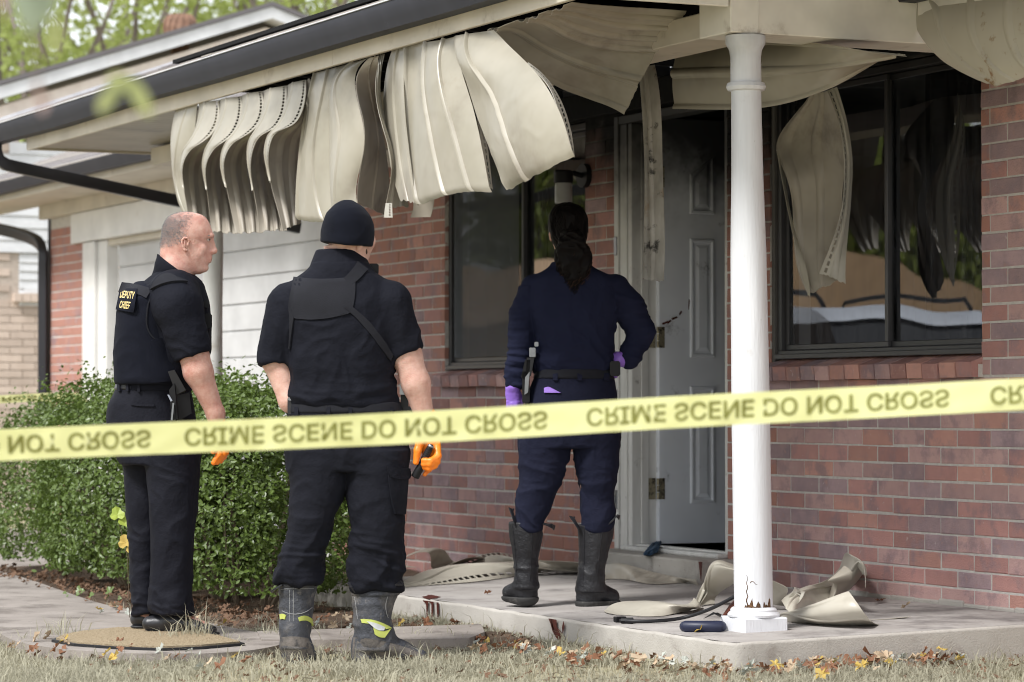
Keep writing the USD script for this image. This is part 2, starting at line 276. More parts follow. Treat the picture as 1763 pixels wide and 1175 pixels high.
mat('hivis', (.40, .44, .10), scale=20, rough=.5); mat('reflective', (.55, .56, .57), scale=30, rough=.35, metal=.3)
mat('plastic_black', (.008, .008, .009), scale=20, rough=.5, spec=.25)
mat('metal_grey', (.25, .26, .28), scale=20, rough=.3, metal=.8)
mat('skin_ruddy', [(0, (.43, .19, .15)), (.45, (.52, .29, .23)), (1, (.60, .39, .32))], scale=28, detail=7, rough=.45, spec=.4, sss=.15, bump=.7, bscale=150, dirt=((.42, .17, .13), 11, .52, .72, .6))
mat('skin_fair', [(0, (.44, .235, .18)), (.5, (.54, .33, .265)), (1, (.62, .41, .34))], scale=26, detail=7, rough=.5, spec=.35, sss=.15, bump=.7, bscale=150, dirt=((.45, .21, .16), 12, .54, .74, .5))
mat('hair_stubble', [(0, (.12, .115, .115)), (1, (.34, .32, .31))], scale=160, detail=2, rough=.85, spec=.2, bump=.5, bscale=500)
mat('hair_dark', [(0, (.0025, .002, .002)), (1, (.006, .0042, .0038))], scale=40, rough=.55, spec=.12)
mat('hair_dark_tips', [(0, (.022, .012, .009)), (1, (.060, .033, .022))], scale=30, rough=.55, spec=.15)
mat('hair_brown', (.05, .028, .018), scale=100, rough=.8)
mat('glove_orange', [(0, (.80, .17, .012)), (1, (.90, .25, .02))], scale=12, rough=.38, spec=.45, bump=.25, bscale=90)
mat('glove_purple', [(0, (.20, .10, .46)), (1, (.30, .16, .60))], scale=12, rough=.4, spec=.45, bump=.35, bscale=80)
mat('eye_white', (.55, .52, .50), rough=.2); mat('eye_dark', (.02, .015, .012), rough=.2); mat('lip', (.42, .17, .14), rough=.5)
mat('gold_thread', (.66, .52, .22), scale=60, rough=.6)
mat('tape_yellow', [(0, (.76, .76, .40)), (1, (.80, .80, .47))], scale=3, rough=.3, spec=.5, transl=.4)
mat('tape_ink', (.17, .17, .035), scale=30, rough=.6)
mat('coir', [(0, (.25, .19, .12)), (.5, (.37, .295, .195)), (1, (.47, .385, .265))], scale=90, rough=1, spec=.1, bump=2, bscale=220)
mat('rubber_black', (.012, .012, .014), scale=20, rough=.5)
mat('navy_tool', (.016, .020, .045), scale=14, rough=.45, dirt=((.05, .05, .06), 20, .55, .8))
mat('red_wood', [(0, (.07, .02, .013)), (1, (.13, .04, .025))], scale=9, rough=.4, stretch=(1, 6, 6))
mat('blue_rag', [(0, (.02, .05, .10)), (1, (.05, .10, .17))], scale=12, rough=.9)
mat('pink_wall', (.90, .80, .75), scale=6, rough=.9); mat('white_siding', (.68, .69, .70), scale=4, rough=.55)
mat('car_paint', (.66, .70, .76), scale=2, rough=.3, spec=.5); mat('car_glass', (.012, .013, .015), rough=.05, spec=.6); mat('tyre', (.015, .015, .016), rough=.9)
mat('tan_roof', (.66, .44, .26), scale=3, rough=.9); mat('tan_wall', (.80, .52, .28), scale=3, rough=.9); mat('asphalt', (.055, .055, .057), scale=90, rough=.95, spec=.25, bump=.6, bscale=160)
mat('blue_pen', (.03, .05, .45), rough=.4)
mat('lamp_glass', (.33, .33, .32), scale=9, rough=.3, soot=(1.9, 2.4, .35))
mat('rust', [(0, (.10, .055, .035)), (.5, (.26, .15, .10)), (1, (.40, .27, .20))], scale=5, rough=.8)
def proj(p):
    d = np.asarray(p, float) - CAM; z = d @ FWD
    return CX + FPX * (d @ RIGHT) / z, CY - FPX * (d @ UP) / z, z
rng = np.random.default_rng(11)

# ================================================================== ground
def grid_patch(poly_fn, x0, x1, y0, y1, n, m, zf):
    xs, ys = np.linspace(x0, x1, n), np.linspace(y0, y1, m); X, Y = np.meshgrid(xs, ys, indexing='ij')
    v = np.c_[X.ravel(), Y.ravel(), zf(X, Y).ravel()]; f = []
    for i in range(n - 1):
        for j in range(m - 1):
            a = i * m + j; f += [[a, a + m, a + m + 1], [a, a + m + 1, a + 1]]
    return v, np.array(f)
def ground_z(X, Y):
    q = np.stack([X * 1.3, Y * 1.3, X * 0], -1)
    return (meshkit.fbm(q, 3, 5) - .5) * .035
near = grid_patch(None, -9, 6, -9, 3, 90, 80, lambda X, Y: ground_z(X, Y) * np.clip(np.minimum.reduce([X + 9, 6 - X, Y + 9, 3 - Y]) / 1.0, 0, 1) - .004)
R = 900.
ring = np.array([[-9, -9], [6, -9], [6, 3], [-9, 3], [-R, -R], [R, -R], [R, R], [-R, R]], float)
far = (np.c_[ring, np.full(8, -.004)], np.array([[0, 4, 5], [0, 5, 1], [1, 5, 6], [1, 6, 2], [2, 6, 7], [2, 7, 3], [3, 7, 4], [3, 4, 0]]))
obj('lawn', [near, far], 'lawn_ground', kind='structure', label='dry autumn lawn in front of the porch')
# planting bed soil between lawn, path and porch
def blob(pts, z, n=60):
    c = spline(list(pts) + [pts[0]], n)[:-1]; p = Polygon(c[:, :2]).buffer(0)
    return p
bed = Polygon([(-6.6, -.02), (-3.0, -.02), (-2.85, -1.69), (-1.4, -1.70), (-.75, -1.68), (-.05, -1.68), (.15, -1.95), (-.7, -2.35), (-1.35, -2.70), (-2.2, -2.82), (-3.4, -2.80), (-5.0, -2.66), (-6.9, -2.45), (-6.9, -1.9)])
bs = grid_patch(None, -6.95, .3, -2.85, 0, 110, 50, lambda X, Y: .012 + (meshkit.fbm(np.stack([X * 5, Y * 5, X * 0], -1), 4, 9) - .5) * .05)
from shapely import contains_xy
cen = bs[0][bs[1]].mean(1); bs = (bs[0], bs[1][contains_xy(bed, cen[:, 0], cen[:, 1])])
obj('planting_bed', bs, 'soil', kind='structure', label='bare soil bed between the path and the porch')
# path
pth = [Pz(x, y, .045)[:2] for x, y in [(-40, 1078), (0, 1092), (27, 1105), (90, 1117), (142, 1122), (250, 1127), (368, 1126), (480, 1112), (520, 1100)]]
pbk = [Pz(x, y, .045)[:2] for x, y in [(470, 1094), (400, 1082), (300, 1062), (230, 1052), (150, 1033), (60, 1002), (-60, 972)]]
pathpoly = Polygon(np.vstack([spline(pth, 40), spline(pbk, 30)])).buffer(0)
obj('garden_path', extrude(pathpoly, .06, lambda v: np.c_[v[:, :2], v[:, 2] - .012]), 'path_concrete', kind='structure', label='old curved concrete path at lower left')
st = [Ps(0, 0)] and Polygon([Pz(x, y, .05)[:2] for x, y in [(445, 1089), (640, 1083), (826, 1077), (832, 1090), (806, 1101), (640, 1104), (452, 1103)]]).buffer(.012).buffer(-.006)
pv, pf = extrude(st, .075); obj('concrete_strip', (np.c_[pv[:, :2], pv[:, 2] - .02], pf), 'path_concrete', kind='structure', label='low concrete strip lying along the soil bed')
obj('driveway', bx((-12.5, -16, -.02), (-6.9, -.02, .012)), 'path_concrete', kind='structure', label='concrete driveway leading to the garage')
obj('road', bx((-200, -26, -.03), (200, -18, .008)), 'asphalt', kind='structure', label='asphalt street in front of the house')

# ================================================================== porch slab
slab = thing('porch_slab', 'stained grey concrete porch slab with a chipped front edge', kind='structure')
SX0, SX1, SY = -3.02, 1.40, -1.665
rr = sbox(SX0, SY, SX1, -.004).buffer(-.05).buffer(.05)
n1 = trimesh.creation.extrude_polygon(rr.buffer(-.008), 1, engine='earcut')
def ring_loft(poly_list, zs, dens=.05):
    rings = []
    for p, z in zip(poly_list, zs):
        L = p.exterior.length; N = 260
        rings.append(np.array([p.exterior.interpolate(i / N * L).coords[0] for i in range(N)]))
    v, f, N = [], [], 260
    for k, (r, z) in enumerate(zip(rings, zs)):
        zz_ = z + SLAB_T * r[:, 1] * (1 if z > 0 else 0)
        v.append(np.c_[r, zz_])
    v = np.vstack(v)
    for k in range(len(rings) - 1):
        for j in range(N):
            q = (j + 1) % N; f += [[k * N + j, k * N + q, (k + 1) * N + q], [k * N + j, (k + 1) * N + q, (k + 1) * N + j]]
    return v, np.array(f)
polys = [rr, rr, rr, rr.buffer(-.006), rr.buffer(-.016)]
sv, sf = ring_loft(polys, [-.06, .06, SLAB_Z - .012, SLAB_Z - .003, SLAB_Z])
w = meshkit.fbm(sv * [9, 9, 9], 3, 3) - .5
sv[:, 1] += w * .012 * (sv[:, 1] < -1.5); sv[:, 2] += w * .006 * (sv[:, 2] > .05) * (sv[:, 1] < -1.5)
obj('slab_edge', (sv, sf), 'concrete_edge', slab, smooth=40)
tv, tf = trimesh.creation.triangulate_polygon(rr.buffer(-.0155), engine='earcut')
obj('slab_top', (np.c_[tv, SLAB_Z + SLAB_T * tv[:, 1] + .0005], tf), 'concrete', slab)
obj('doorstep', cbx((-2.74, -.23, .12), (-1.44, -.003, .262), .008), 'concrete_edge', slab)
for (x0, y0, pts) in [(0, 0, [(728, 1029), (765, 1032), (764, 1037), (757, 1036), (757, 1062), (763, 1076), (758, 1077), (754, 1060), (753, 1038), (748, 1038), (747, 1070), (749, 1078), (744, 1078), (744, 1040), (739, 1037), (738, 1060), (740, 1074), (736, 1075), (735, 1040), (730, 1036)]),
                      (1, 0, [(943, 1058), (952, 1056), (960, 1068), (961, 1080), (968, 1088), (974, 1096), (972, 1106), (971, 1117), (968, 1105), (960, 1100), (953, 1088), (949, 1074)]),
                      (2, 0, [(950, 1062), (955, 1080), (957, 1091), (952, 1080)]), (2, 0, [(972, 1068), (974, 1079), (970, 1094), (969, 1080)])]:
    q = np.array([Pv(x, y, SY - .0045) for x, y in pts]); g = Polygon(q[:, [0, 2]]).buffer(-.0018).buffer(.0004).intersection(sbox(-9, -.02, 9, .1085))
    e = extrude(g, .002); obj('stain', (np.c_[e[0][:, 0], SY - .0095 + e[0][:, 2] * .5, e[0][:, 1]], e[1]), 'blood', slab, label='dark red drip stain on the front edge of the slab' if x0 < 2 else None)
for cx, cy, r in [(1205, 968, 9), (1085, 952, 6), (1128, 952, 4), (742, 1028, 10)]:
    a = np.linspace(0, 2 * np.pi, 14)[:-1]; q = np.array([Ps(cx + r * 1.6 * math.cos(t) * rng.uniform(.6, 1.2), cy + r * .35 * math.sin(t) * rng.uniform(.6, 1.2), .003) for t in a])
    if cy < 960: q = np.array([Pz(cx + r * 1.6 * math.cos(t) * rng.uniform(.6, 1.2), cy + r * .25 * math.sin(t), .266) for t in a])
    g = Polygon(q[:, :2]).buffer(0)
    if cy > 990:
        e = extrude(g, .0015); obj('stain', (np.c_[e[0][:, :2], e[0][:, 2] + SLAB_Z + SLAB_T * e[0][:, 1] + .002], e[1]), 'blood', slab)
q = [Pv(x, y, -.2345) for x, y in [(1203, 968), (1209, 968), (1208, 980), (1207, 1000), (1205, 985)]]
g = Polygon([(p[0], p[2]) for p in q]).buffer(.001); e = extrude(g, .002); obj('stain', (np.c_[e[0][:, 0], -.235 + e[0][:, 2] * .5, e[0][:, 1]], e[1]), 'blood', slab)

# ================================================================== the brick house
H = thing('brick_house', 'low red brick house with a fire blackened porch and hanging eaves', 'house')
WT = 2.62                                                       # wall height behind the soffit
OPEN = {'right window': (-1.146, .632, 1.205, 2.56), 'door': (-2.75, -1.56, .262, 2.545), 'left window': (-4.964, -3.109, 1.195, 2.56), 'garage': (-12.10, -6.72, -.1, 2.36)}
wall = sbox(-13.1, -.25, 4.2, WT)
for (a, b, c, d) in OPEN.values(): wall = wall.difference(sbox(a, c, b, d))
e = extrude(wall, .16); WALL = obj('front_wall', (np.c_[e[0][:, 0], .0045 + e[0][:, 2], e[0][:, 1]], e[1][:, ::-1]), 'mortar', H)
CO, BL, MJ = .0762, .254, .0090
def brick(a, b, c=.0035):
    """one brick, front face chamfered, ends and back left out of sight kept square"""
    (x0, y0, z0), (x1, y1, z1) = a, b
    f = [(x0 + c, y0, z0 + c), (x1 - c, y0, z0 + c), (x1 - c, y0, z1 - c), (x0 + c, y0, z1 - c)]
    g = [(x0, y0 + c, z0), (x1, y0 + c, z0), (x1, y0 + c, z1), (x0, y0 + c, z1)]
    k = [(x0, y1, z0), (x1, y1, z0), (x1, y1, z1), (x0, y1, z1)]
    v = np.array(f + g + k, float); v[:4, 1] += rng.uniform(-.0012, .0012, 4); v[:, [0, 2]] += rng.uniform(-.0012, .0012, (12, 2))
    F = [[0, 1, 2], [0, 2, 3]]
    for i in range(4):
        j = (i + 1) % 4; F += [[i, i + 4, j + 4], [i, j + 4, j], [i + 4, i + 8, j + 8], [i + 4, j + 8, j + 4]]
    return v, np.array(F)
bricks = []
for k in range(-5, 33):
    z0 = .149 + k * CO; zm = z0 + CO / 2; off = (k % 2) * BL / 2 + .06
    for i in range(-54, 18):
        x0, x1 = i * BL + off, (i + 1) * BL + off
        segs = [(max(x0, -13.1), min(x1, 4.2))]
        for (a, b, c, d) in OPEN.values():
            if c - .005 < zm < d:
                nx = []
                for s0, s1 in segs:
                    if s1 <= a or s0 >= b: nx.append((s0, s1)); continue
                    if s0 < a: nx.append((s0, a + MJ * .5))
                    if s1 > b: nx.append((b - MJ * .5, s1))
                segs = nx
        for s0, s1 in segs:
            if s1 - s0 < .04: continue
            if z0 < .14 and SX0 < (s0 + s1) / 2 < SX1: continue
            if zm > 2.5: continue
            jit = rng.uniform(-.0015, .0015, 3)
            bricks.append((s0 + MJ / 2, s1 - MJ / 2, z0 + MJ / 2 + jit[0], z0 + CO - MJ / 2 + jit[1], rng.uniform(-.0015, .0025)))
scored = []
for b in bricks:
    x, y, Z = proj(((b[0] + b[1]) / 2, 0, (b[2] + b[3]) / 2))
    vis = -20 < x < 1790 and -10 < y < 1180 and b[1] > -6.6
    if 555 < x < 690 and y > 330 and not (640 < x and y < 470): vis = False
    if 880 < x < 1052 and y > 480: vis = False
    if 1265 < x < 1318: vis = False
    if y < 330 and x < 980: vis = False
    scored.append((b[1] - b[0]) / Z if vis else 0)
order = np.argsort(-np.array(scored)); top = set(order[:288].tolist())
rest = {}
for i, b in enumerate(bricks):
    u = rng.random(); zone = (b[0] + b[1]) / 2
    wts = [.08, .24, .30, .21, .11, .06] if zone > -1.3 else [.08, .28, .10, .20, .10, .24] if b[3] < 1.25 else [.20, .30, .12, .08, .06, .24]
    k = int(np.searchsorted(np.cumsum(wts), u)); k = min(k, 5)
    mesh = brick((b[0], b[4], b[2]), (b[1], .095, b[3]))
    if i in top: obj('brick', mesh, BR[k][0], WALL)
    else: rest.setdefault(k, []).append(mesh)
obj('more_bricks', sum(rest.values(), []), 'brick_mixed', H, kind='stuff')
# efflorescent mortar line at the foot of the wall
obj('mortar_foot', [cbx((-.45 + i * .19, -.012, slab_z(0) - .01), (-.45 + (i + 1) * .19 - .004, .02, slab_z(0) + rng.uniform(.012, .035)), .006) for i in range(10)], 'concrete_edge', H)

def sill(x0, x1, zt):
    s = obj('window_sill', bx((x0, -.02, zt - .10), (x1, .012, zt - .045)), 'mortar', H); n = int(round((x1 - x0) / .125)); w_ = (x1 - x0) / n
    for i in range(n):
        a, b = x0 + i * w_ + .005, x0 + (i + 1) * w_ - .005; j = rng.uniform(-.003, .003)
        zf, zb = zt - .035 + j, zt + .004
        h = hull([(x, y, z) for x in (a, b) for y, z in ((-.052 + j, zf - .068), (-.058 + j, zf - .004), (-.052 + j, zf), (.06, zb), (.06, zf - .068))])
        obj('sill_brick', h, BR[int(rng.choice([0, 1, 2, 3, 5]))][0], s)
sill(-1.16, .64, 1.236); sill(-5.02, -3.09, 1.232)

def window(x0, x1, z0, z1, mull, screen=None, y=.055):
    """aluminium slider window: outer frame, two sashes, glass"""
    t = .035
    fr = [cbx((x0, y - .03, z0), (x1, y + .05, z0 + t), .003), cbx((x0, y - .03, z1 - t), (x1, y + .05, z1), .003), cbx((x0, y - .028, z0 + t), (x0 + t, y + .05, z1 - t), .003), cbx((x1 - t, y - .028, z0 + t), (x1, y + .05, z1 - t), .003),
          cbx((x0 + .006, y - .052, z0 - .006), (x1 - .006, y - .03, z0 + .018), .003)]
    W = obj('window', fr, 'bronze_frame', H)
    for k, (a, b, dy) in enumerate(((x0 + t, mull + .02, .006), (mull - .02, x1 - t, .03))):
        s = .026; a_, b_, c_, d_ = a, b, z0 + t + .002, z1 - t - .002
        obj('sash', [cbx((a_, y - .012 + dy, c_), (b_, y + .01 + dy, c_ + s), .003), cbx((a_, y - .012 + dy, d_ - s), (b_, y + .01 + dy, d_), .003), cbx((a_, y - .0115 + dy, c_ + s), (a_ + s, y + .01 + dy, d_ - s), .003), cbx((b_ - s, y - .0115 + dy, c_ + s), (b_, y + .01 + dy, d_ - s), .003)], 'bronze_frame', W)
        yaw = PANE_YAW.get((round(x0, 2), k), 0.); xm = (a_ + b_) / 2; hw = (b_ - a_) / 2 - s
        n = 12; X = np.linspace(-hw, hw, n); Zs = np.linspace(c_ + s, d_ - s, n); XX, ZZ = np.meshgrid(X, Zs, indexing='ij')
        wob = (meshkit.fbm(np.stack([XX * 1.6 + k * 7, ZZ * 1.6, XX * 0], -1), 2, 21) - .5) * .0035
        pv_ = np.c_[(xm + XX).ravel(), (y + dy + XX * math.tan(yaw) + wob).ravel(), ZZ.ravel()]
        f_ = np.array([[i * n + j, (i + 1) * n + j, (i + 1) * n + j + 1] for i in range(n - 1) for j in range(n - 1)] + [[i * n + j, (i + 1) * n + j + 1, i * n + j + 1] for i in range(n - 1) for j in range(n - 1)])
        obj('pane', (pv_, f_), 'window_glass', W, smooth=True)
        if screen == k:
            obj('insect_screen', bx((a_ + s, y - .020, c_ + s), (b_ - s, y - .0195, d_ - s)), 'screen_mesh', W)
    return W
PANE_YAW = {(-1.15, 0): math.radians(.25), (-1.15, 1): math.radians(.35)}
window(-1.146 + .03, .632, 1.243, 2.555, -.20)
window(-4.964, -3.109, 1.238, 2.555, -4.00, screen=0)
obj('jamb_liner', cbx((-1.146, .012, 1.215), (-1.118, .07, 2.555), .003), 'jamb_dark', H)
# rooms behind the openings: dark, charred
def room(x0, x1, y1, z0, z1):
    t = .04
    return [bx((x0, y1, z0), (x1, y1 + t, z1)), bx((x0 - t, .17, z0), (x0, y1, z1)), bx((x1, .17, z0), (x1 + t, y1, z1)), bx((x0, .17, z1), (x1, y1, z1 + t)), bx((x0, .17, z0 - t), (x1, y1, z0))]
obj('interior', room(-6.3, 2.6, 4.2, .22, 2.75), 'room_dark', H)
for x0, x1, y in ((-.14, .55, .22), (-4.9, -4.05, .25), (-3.95, -3.2, .25)):
    xs = np.linspace(x0, x1, 60); yv = y + .025 * np.sin(xs * 42) + .012 * np.sin(xs * 97 + 1)
    v = np.vstack([np.c_[xs, yv, np.full(60, 1.0)], np.c_[xs, yv, np.full(60, 2.6)]]); f = [[i, i + 1, i + 61] for i in range(59)] + [[i, i + 61, i + 60] for i in range(59)]
    obj('curtain', (v, np.array(f)), 'curtain_dark', H, smooth=True)

# door: swung open into the hall
HX, HY = -2.532, .145
DR = thing('door', parent=H)
def dpt(y, z, out=0.): return np.array([HX + out, HY + y, z])
DW, D0, D1 = .93, .290, 2.53
leaf = []; mats_z = [(.50, 1.12), (1.27, 1.90), (2.03, 2.34)]
cols = [(.185, .335), (.595, .745)]
obj('leaf', cbx(dpt(0, D0, -.040), dpt(DW, D1, -.004), .003), 'door_paint', DR)
for ci, (a, b) in enumerate(cols):
    for ri, (c, d) in enumerate(mats_z):
        sl = .10 if ri == 2 else 0; s = 1 if ci == 0 else -1
        def quad(i, o):
            y0, y1, z0, z1 = a + i, b - i, c + i, d - i
            za, zb = (z1 - (sl if ci == 0 else 0), z1 - (sl if ci == 1 else 0)) if ri == 2 else (z1, z1)
            return [dpt(y0, z0, o), dpt(y1, z0, o), dpt(y1, zb, o), dpt(y0, za, o)]
        rings = [quad(0, -.0035), quad(.006, .006), quad(.016, .007), quad(.024, -.002), quad(.034, -.002), quad(.052, .006)]
        v = np.array(sum(rings, [])); f = []
        for k in range(len(rings) - 1):
            for i in range(4):
                j = (i + 1) % 4; f += [[k * 4 + i, k * 4 + j, k * 4 + 4 + j], [k * 4 + i, k * 4 + 4 + j, k * 4 + 4 + i]]
        L = (len(rings) - 1) * 4; f += [[L, L + 1, L + 2], [L, L + 2, L + 3]]
        obj('panel', (v, np.array(f)), 'door_paint', DR)
for hz in (.58, 1.375, 2.22):
    hv = [cbx((HX - .038, HY - .006, hz - .055), (HX + .0015, HY + .040, hz + .055), .001)]
    hv = [bx(dpt(.004, hz - .055, -.0045), dpt(.034, hz + .055, -.0020)), bx((HX - .03, HY - .048, hz - .055), (HX - .0275, HY - .008, hz + .055))]
    for q in range(3):
        c = trimesh.creation.cylinder(.0075, .034, sections=10); c.apply_translation((HX + .002, HY - .008, hz - .037 + q * .037)); hv.append(c)
    for q in (-.035, 0, .035):
        c = trimesh.creation.icosphere(1, .005); c.apply_translation((HX - .001, HY + .020, hz + q)); hv.append(c)
    obj('hinge', hv, 'brass', DR, label='tarnished brass door hinge')
obj('smear', [hull([dpt(y, z, -.0032), dpt(y + a, z + b, -.0032), dpt(y + a + .008, z + b - .008, -.0032), dpt(y + .004, z - .010, -.0032), dpt(y, z, -.0024), dpt(y + a, z + b, -.0024)]) for y, z, a, b in [(.018, 1.45, .035, .012), (.05, 1.455, .018, .014), (.075, 1.475, .03, .012), (.12, 1.50, .012, .018), (.175, 1.53, .004, .05), (.20, 1.50, .010, .012)]], 'blood', DR)
# frame
fx = lambda a, b, c=.003: cbx(a, b, c)
DF = obj('door_frame', [fx((-2.745, -.012, .262), (-2.700, .10, 2.545)), fx((-2.690, -.004, .262), (-2.615, .10, 2.50))], 'jamb_paint', H)
obj('jamb', [fx((-2.608, .0, .262), (-2.566, .150, 2.50)), fx((-2.590, .055, .265), (-2.560, .098, 2.49))], 'jamb_paint', DF)
for z in (.52, 1.05, 1.86): obj('latch_plate', cbx((-2.738, -.018, z - .05), (-2.706, -.012, z + .05), .002), 'metal_grey', DF)
for z in (.52, 1.05): obj('latch', cbx((-2.726, -.026, z - .02), (-2.716, -.0181, z + .02), .002), 'metal_grey', DF)
obj('head', fx((-2.745, -.008, 2.502), (-1.56, .10, 2.545)), 'jamb_paint', DF)
obj('jamb', fx((-1.600, .01, .262), (-1.562, .15, 2.50)), 'jamb_paint', DF)
obj('threshold', [fx((-2.60, -.055, .2625), (-1.565, .10, .284), .006), fx((-2.60, .02, .284), (-1.565, .075, .292))], 'jamb_paint', DF)

# wall lamp beside the door
lp = Pv(1010, 303, 0); L = thing('wall_lamp', 'black porch wall lamp with a smoked glass shade between left window and door', 'lamp', (lp[0], 0, lp[2]))
c = trimesh.creation.cylinder(.065, .03, sections=28); c.apply_transform(trimesh.transformations.rotation_matrix(np.pi / 2, [1, 0, 0])); c.apply_translation((lp[0], -.016, lp[2])); obj('back_plate', c, 'plastic_black', L, smooth=30)
obj('arm', tube([(lp[0], -.03, lp[2]), (lp[0], -.08, lp[2] + .012), (lp[0] - .0, -.125, lp[2] + .004)], .014, 10), 'plastic_black', L, smooth=40)
cv, cf = lathe([(0, .03), (.045, .03), (.052, .02), (.052, -.035), (.048, -.04), (0, -.04)]); obj('cap', (cv + [lp[0], -.14, lp[2] - .005], cf), 'plastic_black', L, smooth=30)
cv, cf = lathe([(.043, -.04), (.047, -.06), (.047, -.15), (.044, -.155), (.04, -.15), (.04, -.045)]); obj('shade', (cv + [lp[0], -.14, lp[2]], cf), 'lamp_glass', L, smooth=30)

# ================================================================== eaves, roof, beam, columns
EY, EZ = -2.06, 2.60                                              # fascia plane of the porch eave
FX0, FX1 = -6.67, .98
fas = obj('fascia_board', [cbx((a, EY - .012, EZ), (b - .004, EY + .012, EZ + .15), .003) for a, b in ((FX0, -4.35), (-4.35, -1.62), (-1.62, FX1))], 'cream_trim', H)
obj('fascia_board', cbx((FX1 - .012, EY + .014, EZ - .006), (FX1 + .012, -1.44, EZ + .26), .003), 'beam_white', H)
obj('fascia_board', cbx((FX0 - .012, EY - .012, EZ + .004), (FX0 + .01, .0, EZ + .20), .003), 'cream_trim', H)
def gutter(x0, x1, y, z, h=.115, d=.115):
    """open K profile trough along x; y, z: inner lower edge"""
    prof = [(0, h), (0, 0), (-.075 * d / .115, 0), (-.092 * d / .115, .035), (-d, .075), (-d, h), (-d + .014, h), (-d + .014, h - .012)]
    t = .003; pr = np.array(prof); v = []; f = []
    n = 24; xs = np.linspace(x0, x1, n); m = len(pr)
    sag = (meshkit.noise(np.c_[xs * .7, xs * 0, xs * 0], 4) - .5) * .018
    for x, s in zip(xs, sag): v.append(np.c_[np.full(m, x), y + pr[:, 0], z + pr[:, 1] + s])
    for i in range(n - 1):
        for j in range(m - 1): a = i * m + j; f += [[a, a + m, a + m + 1], [a, a + m + 1, a + 1]]
    v = np.vstack(v); b = len(v); v = np.vstack([v, v[:m] , v[b - m:b]])
    for base in (b, b + m): f += [[base + 1, base + 2, base + 3], [base + 1, base + 3, base + 4], [base + 1, base + 4, base + 5], [base, base + 1, base + 5]]
    return v, np.array(f)
G = obj('gutter', gutter(-7.33, .75, EY - .014, EZ + .075), 'gutter_grey', H, smooth=30)
SL = .369
def roof_plane(x0, x1, y0, y1, z0, name='roof', rows_=True):
    rise = (y1 - y0) * SL
    R_ = obj(name, hull([(x, y, z) for x in (x0, x1) for y, z in ((y0, z0), (y1, z0 + rise), (y1, z0 + rise - .10), (y0, z0 - .02))]), 'shingle_a', H)
    n = int((y1 - y0) / .14)
    for i in range(n):
        ms = {}; y = y0 - .02 + i * .14; z = z0 + (y - y0) * SL + .003; x = x0 - .03 - rng.uniform(0, .3)
        tabs = []
        while x < x1:
            w = rng.choice([.16, .22, .30, .34]); a, b = max(x, x0 - .03), min(x + w - .006, x1 + .02); lift = rng.uniform(0, .004) + (.02 * rng.random() if rng.random() < .03 else 0)
            if b > a: tabs.append(hull([(xx_, yy_, zz_) for xx_ in (a, b) for yy_, zz_ in ((y, z + .002 + lift), (y, z + .010 + lift), (y + .17, z + .17 * SL + .007), (y + .17, z + .17 * SL))]))
            x += w
        obj('shingle_row', tabs, f'shingle_{"abcd"[int(rng.integers(4))]}', R_)
    return R_
roof_plane(-7.02, 3.2, EY - .11, 3.3, EZ + .185)
obj('drip_edge', [cbx((-7.05, EY - .135, EZ + .180), (.9, EY - .02, EZ + .186), .001), hull([(-7.06, y, z) for y, z in ((EY - .13, EZ + .17), (3.2, EZ + .17 + 5.3 * SL), (3.2, EZ + .215 + 5.3 * SL), (EY - .13, EZ + .215))] + [(-7.045, y, z) for y, z in ((EY - .13, EZ + .17), (3.2, EZ + .17 + 5.3 * SL), (3.2, EZ + .215 + 5.3 * SL), (EY - .13, EZ + .215))])], 'drip_edge', H)
# intact soffit at the left end: ribbed vinyl
sof = obj('soffit', bx((-6.64, EY + .02, EZ + .034), (-4.02, -.02, EZ + .040)), 'vinyl_smoked', H)
x = -6.64
while x < -4.1:
    obj('soffit_board', [hull([(x + a, y, EZ + z) for y in (EY + .015, -.02) for a, z in ((.006, .018), (.10, .018), (.106, .03), (0, .03))])], 'vinyl_smoked', sof); x += .109
